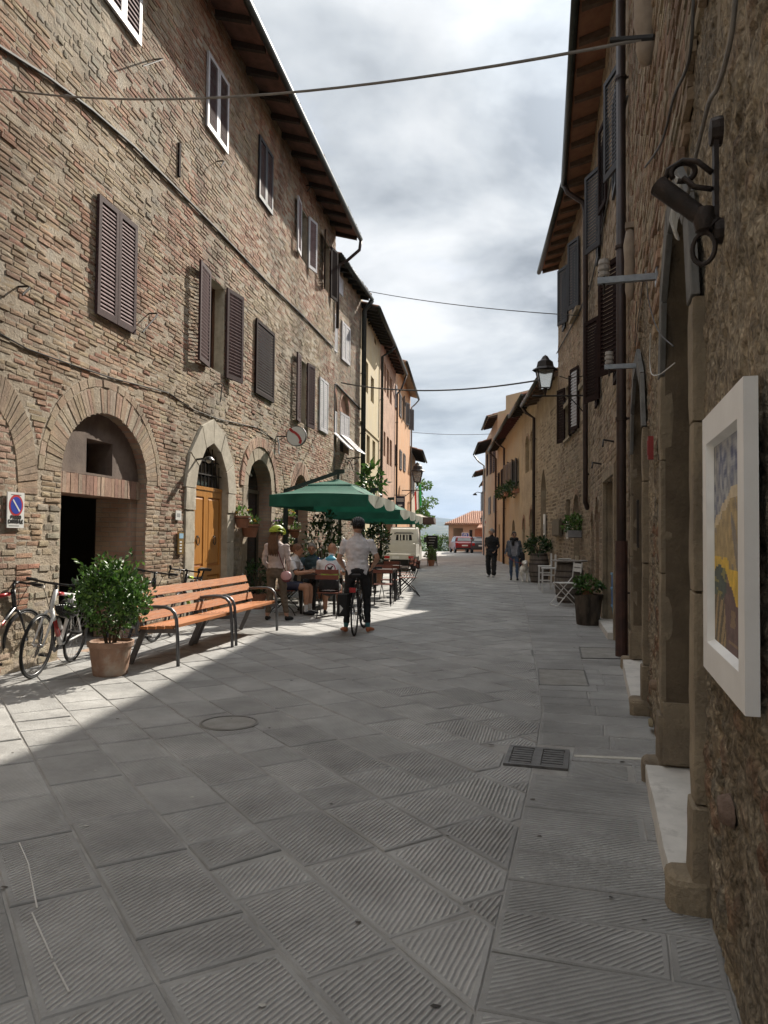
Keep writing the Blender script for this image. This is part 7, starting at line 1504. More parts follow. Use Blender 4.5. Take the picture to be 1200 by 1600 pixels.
def make_table(label, x, y, rz=0):
    t = thing('bistro_table', label, 'table', (x, y, 0), rz, 'tables of the bar'); mb = MB(); mb.box(-.36, .36, -.36, .36, .715, .745); mb.build('tabletop', TABW, t); mb = MB(); mb.box(-.33, .33, -.33, .33, .66, .714); mb.build('apron', TABW, t)
    for (sx, sy) in ((-1, -1), (1, -1), (1, 1), (-1, 1)): mb = MB(); mb.bar((sx * .32, sy * .32, 0), (sx * .31, sy * .31, .66), .045, .045); mb.build('leg', BLACKMETAL, t)
    return t
rzs = math.atan2(us.y, us.x) - PI / 2
make_table('dark table in front of the man in the printed cycling jersey', -1.18, 14.35, rzs); make_table('dark table behind it in front of the grey-haired old man', -1.3, 15.15, rzs) if False else None
make_chair('chair with its back to the street under the man in the printed jersey', -.98, 13.52, rzs + .05); make_chair('chair under the man in the white jersey beside the standing woman', -1.84, 14.0, rzs - PI / 2); make_chair('chair under the grey-haired old man', -1.42, 15.12, rzs + PI)
make_chair('chair of the man hidden behind the cyclist', -.55, 14.4, rzs + PI / 2) if False else None
make_table('nearest empty dark table right of the cyclist', -.10, 16.6, rzs); make_table('second empty dark table right of the cyclist', .06, 18.5, rzs); make_table('farthest empty dark table before the truck', .0, 20.6, rzs)
make_chair('empty chair nearest the cyclist at the first empty table', -.0, 15.9, rzs + .1); make_chair('empty street-side chair with bowed crossed legs at the second table', .62, 18.45, rzs + PI / 2 + .25); make_chair('empty chair between the first and second empty tables', .15, 17.5, rzs + PI); make_chair('empty chair behind the street-side one', .60, 19.7, rzs + PI / 2); make_chair('empty street-side chair at the farthest table', .55, 20.7, rzs + PI / 2 - .1); make_chair('empty wall-side chair at the farthest table', -.55, 20.5, rzs - PI / 2); make_chair('empty wall-side chair at the first empty table', -.72, 16.7, rzs - PI / 2)
mb = MB(); t = thing('water_glass', 'clear glass standing on the table of the seated cyclists', 'glass', (-1.35, 14.45, .746)); mb.lathe([(.0, 0), (.03, 0), (.036, .13), (.034, .13), (.028, .008), (0, .008)], 12); mb.build('tumbler', M('clear_glass', (.9, .9, .9), .02, (.9, .9, .9), 1, trans=.95), t)
t = thing('water_bottle', 'clear bottle on the table of the seated cyclists', 'bottle', (-1.28, 14.58, .746)); mb = MB(); mb.lathe([(0, 0), (.038, 0), (.04, .15), (.03, .2), (.014, .25), (.014, .28), (0, .28)], 12); mb.build('body', M('clear_glass', (.9, .9, .9)), t); mb = MB(); mb.lathe([(.017, .27), (.017, .3), (0, .3)], 10); mb.build('cap', SIGNBLUE, t)
t = thing('paper_menu', 'white sheet lying on the table of the seated cyclists', 'menu', (-1.0, 14.2, .746), .3); mb = MB(); mb.box(-.1, .1, -.14, .14, 0, .003); mb.build('sheet', SIGNWHITE, t)
# ------------------------------------------------------------------ small pickup truck seen from behind
PX, PY = .64, 30.7
t = thing('pickup_truck', 'small pale grey flatbed truck parked behind the tables', 'truck', (PX, PY, 0), R(-7)); TP = M('pale_grey_truck_paint', (.60, .59, .54), .45, (.53, .52, .47), 3, coat=.2)
W2 = .68
mb = MB(); mb.box(-W2, W2, 0, 1.95, .66, .72); mb.build('load_bed', TP, t)
for k in range(4): z = .735 + k * .098; mb = MB(); mb.box(-W2, W2, -.03, .0, z, z + .088); mb.box(-W2, W2, -.042, -.03, z + .03, z + .055); mb.build('tailgate_board', TP, t)
for s in (-1, 1): mb = MB(); mb.box(min(s * W2, s * (W2 - .03)), max(s * W2, s * (W2 - .03)), .002, 1.95, .72, 1.12); mb.build('side_board', TP, t)
for s in (-1, 1): mb = MB(); mb.box(s * W2 - .02, s * W2 + .02, -.05, -.01, .66, 1.2); mb.bar((s * (W2 - .1), .02, 1.16), (s * W2, -.06, 1.12), .05, .03); mb.build('corner_post', TP, t)
cab = [(1.98, .55), (1.98, 1.15), (2.08, 1.78), (2.3, 1.86), (2.9, 1.82), (3.35, 1.12), (3.5, .9), (3.5, .4), (1.98, .4)]; mb = MB(); hw_ = lambda z: W2 - max(0, z - 1.1) * .13
L_ = [(-hw_(z), y, z) for y, z in cab]; Rr = [(hw_(z), y, z) for y, z in cab]; n = len(cab); mb.add(L_ + Rr, [(i, (i + 1) % n, n + (i + 1) % n, n + i) for i in range(n)] + [tuple(range(n - 1, -1, -1)), tuple(range(n, 2 * n))]); mb.build('cab', TP, t)
mb = MB(); mb.add([(-.36, 1.985, 1.28), (.36, 1.985, 1.28), (.33, 2.035, 1.52), (-.33, 2.035, 1.52)], [(0, 1, 2, 3)]); rw = mb.build('rear_window', DARKGLASS, t)
mb = MB(); mb.tube([(-.42, 1.97, 1.56), (-.34, 2.0, 1.60), (.34, 2.0, 1.60), (.42, 1.97, 1.56)], .02, 6); mb.build('window_gutter', M('dark_bumper', (.03, .03, .03)), rw)
for x in (-.2, -.08, .08, .2): mb = MB(); mb.box(x - .03, x + .03, 1.95, 1.968, 1.27, 1.56); mb.build('window_bar', TP, rw)
mb = MB()
for s in (-1, 1): mb.bar((s * .6, 1.93, 1.1), (s * .52, 1.93, 1.86), .035, .035)
mb.bar((-.55, 1.93, 1.84), (.55, 1.93, 1.84), .035, .035); mb.bar((-.6, 1.93, 1.22), (.6, 1.93, 1.22), .035, .035); mb.build('load_frame', TP, t)
for s in (-1, 1):
    for (yy, r_) in ((.42, .27), (2.75, .27)):
        mb = MB(); x = s * (W2 - .10); mb.lathe([(.16, -.09), (.25, -.085), (r_, -.05), (r_, .05), (.25, .085), (.16, .09)], 22, (x, yy, r_), (1, 0, 0)); w_ = mb.build('wheel', RUBBER, t); mb = MB(); mb.lathe([(0, .04 * s), (.15, .06 * s), (.17, .09 * s)], 16, (x, yy, r_), (1, 0, 0)); mb.build('rim', STEEL, w_)
    mb = MB(); mb.box(s * .5 - .11, s * .5 + .11, -.045, -.01, .54, .64); mb.build('tail_light', M('red_lamp_glass', (.45, .02, .02)), t); mb = MB(); mb.box(s * .56 - .1, s * .56 + .1, .12, .13, .12, .5); mb.build('mud_flap', M('dark_bumper', (.03, .03, .03)), t)
    mb = MB(); mb.bar((s * W2, 3.0, 1.25), (s * (W2 + .2), 2.95, 1.3), .02, .02); mb.box(s * (W2 + .2) - .06, s * (W2 + .2) + .06, 2.92, 2.95, 1.18, 1.42); mb.build('wing_mirror', BLACKMETAL, t)
    mb = MB(); mb.bar((s * W2 * .98, -.01, .63), (s * W2 * .98, 1.95, .63), .05, .06); mb.build('side_rail', TP, t)
mb = MB(); mb.box(-.62, .62, -.035, .05, .50, .66); mb.build('rear_valance', TP, t); mb = MB(); mb.box(-.28, .0, -.048, -.036, .53, .64); mb.build('number_plate', SIGNWHITE, t)
mb = MB(); mb.box(-.35, .35, .2, 3.3, .3, .5); mb.tube([(-.6, .42, .27), (.6, .42, .27)], .05, 8); mb.build('chassis', M('dark_bumper', (.03, .03, .03)), t)
# menu easel, hanging sign, flag
p = G(680, 884); t = thing('menu_easel', 'black menu board on a splayed easel at the right of the truck', 'easel', (p.x - .15, p.y, 0), R(8))
mb = MB(); mb.bar((-.25, 0, 0), (-.17, .1, 1.0), .03, .03); mb.bar((.25, 0, 0), (.17, .1, 1.0), .03, .03); mb.bar((0, .45, 0), (0, .12, 1.0), .03, .03); mb.bar((-.24, .01, .15), (.24, .01, .15), .03, .03); mb.build('legs', BLACKMETAL, t); mb = MB(); mb.box(-.28, .28, .05, .09, .85, 1.5); mb.build('board', SIGNBLACK, t); mb = MB(); mb.box(-.2, .2, -.0, .03, .2, .8); mb.build('lower_panel', M('green_grey_panel', (.16, .18, .10), .7), t)
mb = MB()
for k in range(4): mb.box(-.2 + .05 * (k % 2), .18 - .04 * k, .042, .049, 1.38 - .13 * k, 1.41 - .13 * k)
mb.build('chalk_lettering', M('chalk', (.6, .58, .54)), t)
h = L4.hit(616, 790); t = thing('hanging_sign', 'dark hanging shop sign with a pale T on the pink brick house', 'sign', L4.world(h[0], 0, h[1]), L4.rz); mb = MB(); mb.box(-.05, .05, -.55, -.08, -.5, .5); mb.build('panel', M('dark_blue_panel', (.02, .022, .04), .4), t); mb = MB(); mb.box(-.056, -.051, -.42, -.2, -.02, .05); mb.box(-.056, -.051, -.34, -.28, -.3, -.02); mb.box(-.056, -.051, -.5, -.13, .22, .26); mb.box(-.056, -.051, -.5, -.13, .32, .36); mb.build('letter', SIGNWHITE, t); mb = MB(); mb.tube([(0, 0, .55), (0, -.6, .55)], .02, 6); mb.build('bracket', IRON, t)
h = L5.hit(640, 772); t = thing('italian_flag', 'green white and red flag hanging from a slanted pole on the orange house', 'flag', L5.world(h[0], 0, h[1] - .6), L5.rz); mb = MB(); mb.tube([(0, 0, 0), (-.05, -.75, 1.35)], .02, 6); mb.build('pole', STEEL, t)
for k, c in enumerate(((.04, .30, .08), (.7, .7, .66), (.45, .05, .04))):
    mb = MB(); vs = []
    for i in range(7):
        for j in range(7): f, g_ = i / 6, j / 6; a = Vector((-.05, -.75, 1.35)).lerp(Vector((-.01, -.2, .40)), (k + f) / 3 * .8); vs.append((a.x + .06 * math.sin(f * 5 + k), a.y - .06 * g_ + .05 * math.sin(f * 6 + k * 2) * g_, a.z - g_ * 1.5 * (1 - .08 * k) + (k + f) / 3 * .1))
    mb.add(vs, [(i * 7 + j, (i + 1) * 7 + j, (i + 1) * 7 + j + 1, i * 7 + j + 1) for i in range(6) for j in range(6)]); mb.build('stripe', M('flag_cloth_%d' % k, c, .8, tuple(x * .85 for x in c), 5, transl=.3), t, smooth=True)
# ------------------------------------------------------------------ right pavement: barrels, stools, folding chair, stump, crates
BARW = M('weathered_barrel_oak', (.19, .16, .13), .8, (.12, .10, .085), 5, .4, 40, stretch=(5, 5, .8)); HOOP = M('rusty_barrel_hoop', (.10, .085, .075), .6, (.07, .055, .045), 10, .2, 50, .5)
def barrel(label, x, y, r, h, top=False):
    t = thing('wine_barrel', label, 'barrel', (x, y, 0), random.uniform(0, 1), 'wine barrels along the right wall'); n = 18; prof = lambda f: r * (.80 + .20 * math.sin(PI * f))
    for k in range(n):
        a0, a1 = 2 * PI * (k + .03) / n, 2 * PI * (k + .97) / n; mb = MB(); vs = []
        for j in range(7):
            f = j / 6
            for a in (a0, (a0 + a1) / 2, a1): vs.append((prof(f) * math.cos(a), prof(f) * math.sin(a), h * f))
        mb.add(vs, [(j * 3 + i, j * 3 + i + 1, j * 3 + i + 4, j * 3 + i + 3) for j in range(6) for i in range(2)]); o = mb.build('stave', BARW, t, smooth=True)
    mb = MB(); mb.lathe([(0, h - .03), (prof(1) - .02, h - .03)], 24); mb.lathe([(prof(.02) - .008, .01), (prof(.98) - .008, h - .01)], 18); mb.build('barrel_head', BARW, t)
    for f in (.05, .22, .36, .64, .78, .95): mb = MB(); mb.lathe([(prof(f - .022) + .003, h * (f - .022)), (prof(f - .022) + .007, h * (f - .022)), (prof(f + .022) + .007, h * (f + .022)), (prof(f + .022) + .003, h * (f + .022))], 28); mb.build('hoop', HOOP, t, smooth=True)
    if top: mb = MB(); mb.lathe([(0, h + .005), (r * 1.22, h + .005), (r * 1.24, h + .02), (r * 1.22, h + .035), (0, h + .035)], 32); mb.build('round_top', M('grey_barrel_table_top', (.30, .28, .25), .6, (.22, .2, .18), 5, .15, 40), t)
    return t
barrel('wine barrel planter by the woman with the dog', 5.08, 24.3, .325, .95); bush('green leafy plant growing on top of the wine barrel planter', (5.05, 24.3, .93), 0, 0, (0, 0, .22), (.42, .42, .32), 520, .13, DGREENS, name='barrel_plant')
barrel('wine barrel used as a table beside the white folding chair', 4.25, 17.0, .33, .93, True)
t = thing('white_dish', 'white dish on the barrel table', 'dish', (4.12, 16.95, .967)); mb = MB(); mb.lathe([(0, .005), (.10, .005), (.15, .03), (.155, .03), (.11, 0), (0, 0)], 20); mb.build('plate', SIGNWHITE, t)
t = thing('candle_jar', 'small pale jar on the barrel table', 'jar', (4.38, 16.85, .967)); mb = MB(); mb.lathe([(0, 0), (.04, 0), (.045, .09), (.04, .1), (0, .1)], 12); mb.build('jar', M('cream_ceramic', (.5, .42, .3), .4), t)
WCH = M('white_chair_paint', (.66, .65, .62), .5, (.58, .57, .55), 8, .1, 50)
p = Vector((3.95, 16.1, 0)); t = thing('folding_chair', 'white folding chair with crossed legs in front of the barrel table', 'chair', p, R(100))
for s in (-1, 1): mb = MB(); X = s * .20; mb.bar((X, .30, 0), (X, -.24, .62), .024, .016); mb.bar((X, -.24, .62), (X, -.28, .95), .024, .016); mb.bar((X * .85, -.30, 0), (X * .85, .22, .50), .024, .016); mb.build('side_frame', WCH, t)
for k in range(5): mb = MB(); mb.box(-.2, .2, -.17 + .08 * k, -.11 + .08 * k, .495, .51); mb.build('seat_slat', WCH, t)
for z in (.74, .84): mb = MB(); mb.box(-.2, .2, -.275, -.26, z, z + .08); mb.build('back_slat', WCH, t)
mb = MB()
for y in (.29, -.29): mb.bar((-.2, y, .02), (.2, y, .02), .02, .02)
mb.bar((-.19, .12, .18), (.19, .12, .18), .018, .018); mb.build('foot_bar', WCH, t)
for k, (x, y, lab) in enumerate(((4.42, 19.9, 'nearer white ladder-back stool before the barrel planter'), (4.6, 21.2, 'farther white ladder-back stool before the barrel planter'))):
    t = thing('ladder_back_stool', lab, 'stool', (x, y, 0), R(80), 'white stools by the barrels')
    for s in (-1, 1): mb = MB(); mb.bar((s * .17, -.17, 0), (s * .16, -.18, 1.02), .032, .032); mb.build('back_leg', WCH, t); mb = MB(); mb.bar((s * .18, .17, 0), (s * .17, .16, .66), .032, .032); mb.build('front_leg', WCH, t)
    mb = MB(); mb.box(-.19, .19, -.18, .19, .64, .67); mb.build('seat', WCH, t)
    for z in (.74, .84, .94): mb = MB(); mb.box(-.16, .16, -.188, -.172, z, z + .055); mb.build('back_rail', WCH, t)
    for z in (.2, .42):
        mb = MB(); mb.bar((-.17, .165, z), (.17, .165, z), .022, .022); mb.bar((-.17, -.175, z), (.17, -.175, z), .022, .022); mb.bar((-.17, -.17, z + .05), (-.17, .165, z + .05), .022, .022); mb.bar((.17, -.17, z + .05), (.17, .165, z + .05), .022, .022); mb.build('stretcher', WCH, t)
t = thing('tree_stump_planter', 'dark hollow tree stump planter against the right wall', 'planter', (3.52, 12.75, 0)); BARK = M('dark_stump_bark', (.11, .085, .062), .95, (.035, .028, .022), 9, 1.0, 25, stretch=(1, 1, .35), bdist=.03)
mb = MB(); vs = []; nA, nZ = 40, 9
for j in range(nZ):
    for k in range(nA): a = 2 * PI * k / nA; f = j / (nZ - 1); r_ = (.185 + .06 * f) * (1 + .14 * mnoise.noise((math.cos(a) * 1.4, math.sin(a) * 1.4, f * .8)) + .10 * mnoise.noise((math.cos(a) * 5, math.sin(a) * 5, f * 1.2))); vs.append((r_ * math.cos(a), r_ * math.sin(a), .52 * f + (.03 * mnoise.noise((a, 1, 2)) if j == nZ - 1 else 0)))
mb.add(vs, [(j * nA + k, j * nA + (k + 1) % nA, (j + 1) * nA + (k + 1) % nA, (j + 1) * nA + k) for j in range(nZ - 1) for k in range(nA)]); mb.lathe([(0, .47), (.2, .47)], 20); mb.build('stump', BARK, t, smooth=True)
bush('green plant in a small terracotta pot standing in the tree stump', (3.50, 12.75, .475), .14, .10, (0, 0, .2), (.22, .21, .14), 420, .075, GREENS, name='stump_plant')
BL1 = M('blue_plastic', (.02, .13, .36), .4, (.018, .11, .31), 6); BL2 = M('teal_plastic', (.015, .22, .36), .4, (.012, .19, .31), 6); q = R2.world(s_at_y(R2, 11.62), -.13, .1)
for k, (z, h_, m_, lab, nm) in enumerate(((0, .34, BL2, 'teal tapering plastic tub at the bottom of the blue stack in the doorway', 'plastic_tub'), (.345, .27, BL1, 'blue plastic crate in the middle of the stack in the doorway', 'plastic_crate'), (.62, .22, BL1, 'lighter blue plastic crate on top of the stack in the doorway', 'plastic_crate'))):
    t = thing(nm, lab, 'tub' if k == 0 else 'crate', (q.x, q.y, q.z + z), R2.rz); a, b = (.10, .135) if k == 0 else (.135, .14); mb = MB()
    mb.add([(-a, -a, 0), (a, -a, 0), (a, a, 0), (-a, a, 0), (-b, -b, h_), (b, -b, h_), (b, b, h_), (-b, b, h_)], [(0, 3, 2, 1), (0, 1, 5, 4), (1, 2, 6, 5), (2, 3, 7, 6), (3, 0, 4, 7)]); mb.build('shell', m_, t)
    mb = MB(); mb.box(-b - .01, b + .01, -b - .01, b + .01, h_ - .035, h_); mb.build('rim', M('pale_blue_rim', (.12, .3, .5), .4), t)
    mb = MB(); mb.box(-b * .6, b * .6, -b * .985 - .004, -b * .985, h_ * .35, h_ * .55); mb.build('hand_slot', SIGNBLACK, t)
h = R3.hit(909, 832); t = thing('hanging_planter', 'pale wall planter with a bushy green plant on the corner house', 'flower pot', R3.world(max(.3, h[0]), .2, h[1] - .12), R3.rz); mb = MB(); mb.box(-.22, .22, -.16, .16, 0, .17); mb.build('trough', M('grey_zinc', (.30, .30, .31), .5, metal=.4), t); mb = MB(); mb.tube([(0, -.2, 0), (0, .1, 0)], .012, 6); mb.build('bracket', IRON, t); mb = MB(); leafset(mb, blob(300, (0, 0, .32), (.3, .24, .24), .3), .11, LGREENS + GREENS); o = mb.build('foliage', LEAF, t); o['kind'] = 'stuff'
b = R3.rect(869, 812, 881, 838); t = thing('meter_cupboard', 'brown wooden meter cupboard on the wall of the corner house', 'cupboard', R3.world((b[0] + b[1]) / 2, 0, b[2]), R3.rz); w_, h_ = (b[1] - b[0]) / 2, b[3] - b[2]; mb = MB(); mb.box(-w_, w_, .06, .12, 0, h_); mb.build('frame', OLIVE, t)
for s in (-1, 1): mb = MB(); mb.box(min(s * .01, s * (w_ - .04)), max(s * .01, s * (w_ - .04)), .121, .14, .04, h_ - .04); mb.build('door', OLIVE, t)
b = R3.hit(891, 830); t = thing('notice_plate', 'narrow white notice plate beside the arched door of the corner house', 'notice', R3.world(b[0], .07, b[1] - .2), R3.rz); mb = MB(); mb.box(-.12, .12, 0, .02, 0, .5); mb.build('plate', SIGNWHITE, t); mb = MB(); mb.box(-.08, .08, .021, .023, .3, .42); mb.build('print', M('grey_print', (.3, .3, .3)), t)
b = R4.hit(854, 824); t = thing('notice_board', 'upright white board beside the pointed arch of the stone house', 'notice', R4.world(b[0], .06, b[1] - .3), R4.rz); mb = MB(); mb.box(-.16, .16, 0, .03, 0, .75); mb.build('panel', SIGNWHITE, t); mb = MB(); mb.box(-.12, .12, .031, .034, .1, .4); mb.build('print', M('grey_print', (.3, .3, .3)), t)
# ------------------------------------------------------------------ people and the dog: lofted limbs fused into one skin by a voxel remesh
V3 = lambda *a: Vector(a)
class Figure:
    def __init__(self): self.mb = MB(); self.smp = []
    def limb(self, pts, rad, zone, n=12, side=None, cap=.5):
        """pts centres, rad a list of r or (ra, rb): ra along `side`"""
        pts = [Vector(p) for p in pts]; k = len(pts); vs = []; prev = None
        rr = [r if isinstance(r, tuple) else (r, r) for r in rad]
        def ring(c, u, w_, a, b): return [c + u * (a * math.cos(2 * PI * j / n)) + w_ * (b * math.sin(2 * PI * j / n)) for j in range(n)]
        rings = []
        for i, p in enumerate(pts):
            d = (pts[min(i + 1, k - 1)] - pts[max(i - 1, 0)]).normalized(); u = Vector(side) if side else (prev if prev is not None else (V3(1, 0, 0) if abs(d.x) < .9 else V3(0, 1, 0)))
            u = (u - d * u.dot(d)).normalized(); prev = u; w_ = d.cross(u)
            if i == 0: rings.append(ring(p - d * min(rr[0]) * cap, u, w_, rr[0][0] * .55, rr[0][1] * .55))
            rings.append(ring(p, u, w_, *rr[i]))
            if i == k - 1: rings.append(ring(p + d * min(rr[i]) * cap, u, w_, rr[i][0] * .55, rr[i][1] * .55))
        for q in rings: vs += q
        m_ = len(rings); self.mb.add(vs, [(i * n + j, i * n + (j + 1) % n, (i + 1) * n + (j + 1) % n, (i + 1) * n + j) for i in range(m_ - 1) for j in range(n)] + [tuple(range(n - 1, -1, -1)), tuple((m_ - 1) * n + j for j in range(n))])
        for i in range(k - 1):
            for f in np.linspace(0, 1, 6): p = pts[i].lerp(pts[i + 1], f); self.smp.append((p.x, p.y, p.z, (min(rr[i]) * (1 - f) + min(rr[i + 1]) * f + max(rr[i]) * (1 - f) + max(rr[i + 1]) * f) / 2, zone))
    def ball(self, c, s, zone): self.mb.ball(c, 1, 14, 10, s); self.smp.append((*c, sum(s) / 3, zone))
    def hand(self, wr, d, palm_n, curl=.5, zone='skin', k=1.0, thumb=1):
        """palm and five separate fingers from the wrist along d"""
        d = Vector(d).normalized(); pn = Vector(palm_n); pn = (pn - d * pn.dot(d)).normalized(); sd = d.cross(pn); wr = Vector(wr); pc = wr + d * .045 * k
        self.limb([wr, pc, wr + d * .085 * k], [(.022 * k, .017 * k), (.038 * k, .015 * k), (.038 * k, .013 * k)], zone, side=sd)
        for i, L in enumerate((.062, .072, .068, .052)):
            o = wr + d * .082 * k + sd * (.027 - .018 * i) * k; a = o + d * L * .45 * k + pn * L * .12 * curl * k; b = a + (d * (1 - curl) + pn * curl).normalized() * L * .4 * k; c = b + (d * (.6 - curl) + pn * curl * 1.2).normalized() * L * .3 * k; self.limb([o, a, b, c], [.0095 * k, .009 * k, .008 * k, .0065 * k], zone, n=7)
        o = wr + d * .03 * k + sd * .03 * k * thumb; self.limb([o, o + (d * .5 + sd * .8 * thumb + pn * .3) * .035 * k, o + (d * .9 + sd * .9 * thumb + pn * .6 * curl) * .055 * k], [.012 * k, .010 * k, .008 * k], zone, n=7)
    def head(self, c, yaw=0, pitch=0, k=1.0, zone='skin', hairzone=None, lips=True):
        Rm = Matrix.Rotation(yaw, 3, 'Z') @ Matrix.Rotation(pitch, 3, 'X'); c = Vector(c); P = lambda x, y, z: c + Rm @ V3(x * k, y * k, z * k)
        self.limb([P(0, -.015, .09), P(0, -.012, .05), P(0, -.008, .0), P(0, .012, -.05), P(0, .03, -.095)], [(.055 * k, .07 * k), (.074 * k, .094 * k), (.076 * k, .096 * k), (.064 * k, .075 * k), (.036 * k, .042 * k)], zone, 16, side=Rm @ V3(1, 0, 0))
        self.limb([P(0, .09, .02), P(0, .108, -.018), P(0, .088, -.028)], [.009 * k, .014 * k, .012 * k], zone, 8); self.limb([P(-.02, .082, -.056), P(.02, .082, -.056)], [.009 * k, .009 * k], 'lip', 8)
        self.limb([P(-.045, .078, .026), P(.045, .078, .026)], [.012 * k, .012 * k], zone, 8)
        for s in (-1, 1): self.limb([P(s * .076, -.015, .025), P(s * .081, -.02, -.005), P(s * .074, -.008, -.03)], [(.006 * k, .018 * k), (.008 * k, .02 * k), (.006 * k, .012 * k)], zone, 8)
        self.hp = P; self.hR = Rm
    def build(self, root, mats, voxel=.0105, fold=.005, cloth=(), name='body', eyes=True, order=None):
        me = self.mb.mesh('tmp', BLACKMETAL); o = bpy.data.objects.new('tmp_body', me); COL.objects.link(o)
        m_ = o.modifiers.new('r', 'REMESH'); m_.mode = 'VOXEL'; m_.voxel_size = voxel; m_.use_smooth_shade = True
        sm = o.modifiers.new('s', 'SMOOTH'); sm.factor = .5; sm.iterations = 2
        dg = bpy.context.evaluated_depsgraph_get(); ev = o.evaluated_get(dg); me2 = bpy.data.meshes.new_from_object(ev); bpy.data.objects.remove(o)
        nv = len(me2.vertices); co = np.empty(nv * 3, np.float32); me2.vertices.foreach_get('co', co); co = co.reshape(-1, 3)
        S = np.array([s[:4] for s in self.smp], np.float32); Z = [s[4] for s in self.smp]; zn = list(dict.fromkeys(Z)); zi = np.array([zn.index(z) for z in Z])
        def near(P):
            out = np.empty(len(P), int)
            for a in range(0, len(P), 4000): d = np.linalg.norm(P[a:a + 4000, None, :] - S[None, :, :3], axis=2) / S[None, :, 3]; out[a:a + 4000] = zi[d.argmin(1)]
            return out
        if fold and cloth:
            zv = near(co); nr = np.empty(nv * 3, np.float32); me2.vertices.foreach_get('normal', nr); nr = nr.reshape(-1, 3); ci = {zn.index(c) for c in cloth if c in zn}
            for i in range(nv):
                if zv[i] in ci: p = co[i]; co[i] += nr[i] * 1.7 * fold * (mnoise.noise((p[0] * 9, p[1] * 9, p[2] * 15)) + .6 * mnoise.noise((p[0] * 22, p[1] * 22, p[2] * 26)))
            me2.vertices.foreach_set('co', co.ravel())
        nf = len(me2.polygons); fc = np.empty(nf * 3, np.float32); me2.polygons.foreach_get('center', fc); zf = near(fc.reshape(-1, 3))
        me2.materials.clear(); ml = []
        for z in zn: me2.materials.append(mats[z])
        me2.polygons.foreach_set('material_index', zf.astype(np.int32)); me2.polygons.foreach_set('use_smooth', np.ones(nf, bool)); me2.name = 'body'
        b = bpy.data.objects.new(name, me2); COL.objects.link(b); b.parent = root
        if eyes and hasattr(self, 'hp'):
            for s in (-1, 1):
                mb = MB(); mb.ball(self.hp(s * .032, .084, .006), .0115, 8, 6, (1.2, .6, .7)); mb.build('eye', M('dark_eye', (.02, .015, .012), .3), root)
        return b
SKIN = M('skin', (.50, .29, .20), .55, (.44, .25, .17), 12, .1, 60); SKINT = M('tanned_skin', (.40, .21, .13), .55, (.35, .18, .11), 12, .1, 60); LIP = M('lip', (.38, .16, .13), .5)
def cloth(name, c, c2=None, r=.85, s=14): return M(name, c, r, c2 or tuple(x * .82 for x in c), s, .25, 90)
def standing(F, H=1.75, zones=None, arms=None, stance=.10, legs=None, w=1.0, lean=0, shirt='shirt', hem=.93):
    """fill a Figure with a standing body; arms = (shoulder, elbow, wrist) for L and R in local metres"""
    k = H / 1.75; x = V3(1, 0, 0); z = zones
    F.limb([(0, -.01, .90 * k), (0, 0, .98 * k), (0, .01, 1.10 * k), (0, 0 + lean * .5, 1.28 * k), (0, -.01 + lean, 1.40 * k), (0, -.015 + lean, 1.465 * k)], [(.165 * w, .115), (.168 * w, .118), (.150 * w, .105), (.178 * w, .118), (.165 * w, .10), (.085, .07)], z['torso'], 18, side=x)
    F.limb([(0, -.02 + lean, 1.44 * k), (0, -.005 + lean, 1.53 * k)], [.062, .054], 'skin')
    F.limb([(0, -.015, .86 * k), (0, -.015, .93 * k)], [(.165 * w, .115), (.165 * w, .118)], z['hips'], 16, side=x)
    for s, lg in zip((-1, 1), legs or (None, None)):
        hip, kn, an, toe = lg or (V3(s * stance * .95, 0, .90 * k), V3(s * stance * 1.05, .02, .49 * k), V3(s * stance * 1.05, -.02, .10), V3(s * stance * 1.25, .13, .035))
        hip, kn, an, toe = map(Vector, (hip, kn, an, toe)); F.limb([hip, hip.lerp(kn, .5) , kn], [.092, .078, .060], z['thigh']); F.limb([kn, kn.lerp(an, .35), kn.lerp(an, .85)], [.060, .060, .044], z['shin']); F.limb([kn.lerp(an, .86), an], [.042, .038], z.get('ankle', z['shin']))
        F.limb([an + V3(0, -.03, -.05), an.lerp(toe, .5) + V3(0, 0, -.02), toe], [(.036, .042), (.043, .034), (.036, .024)], z['foot'], side=x)
    for s, a in zip((-1, 1), arms or (None, None)):
        sh, el, wr = a or (V3(s * .185 * w, lean - .01, 1.405 * k), V3(s * .235 * w, -.03 + lean, 1.13 * k), V3(s * .25 * w, .06 + lean, .89 * k)); sh, el, wr = map(Vector, (sh, el, wr)); F.limb([sh, sh.lerp(el, .5), sh.lerp(el, .62)], [.062, .056, .054], z['upper']); F.limb([sh.lerp(el, .62), el], [.043, .040], z.get('elbow', z['upper'])); F.limb([el, el.lerp(wr, .3), wr], [.041, .041, .028], z['fore'])
        d = (wr - el).normalized(); F.hand(wr, d, V3(-s * .9, .4, 0), .55, 'skin', 1.0, 1 if s < 0 else 1)
def hair(root, F, mat, r=1.0, back=0, name='hair', cover=.0):
    mb = MB(); vs = []; n, m_ = 18, 9
    for i in range(m_ + 1):
        th = PI * .62 * i / m_
        for j in range(n):
            a = 2 * PI * j / n; front = math.sin(a); lim = 1 - .45 * max(0, front) * (i / m_); t_ = th * lim; b = 1 + .05 * mnoise.noise((math.cos(a) * 3, math.sin(a) * 3, i * .6)); vs.append(F.hp(.084 * r * b * math.sin(t_) * math.cos(a), -.012 + .106 * r * b * math.sin(t_) * math.sin(a), .012 + .118 * r * b * math.cos(t_) - .0))
    mb.add(vs, [(i * n + j, i * n + (j + 1) % n, (i + 1) * n + (j + 1) % n, (i + 1) * n + j) for i in range(m_) for j in range(n)]); return mb.build(name, mat, root, smooth=True)
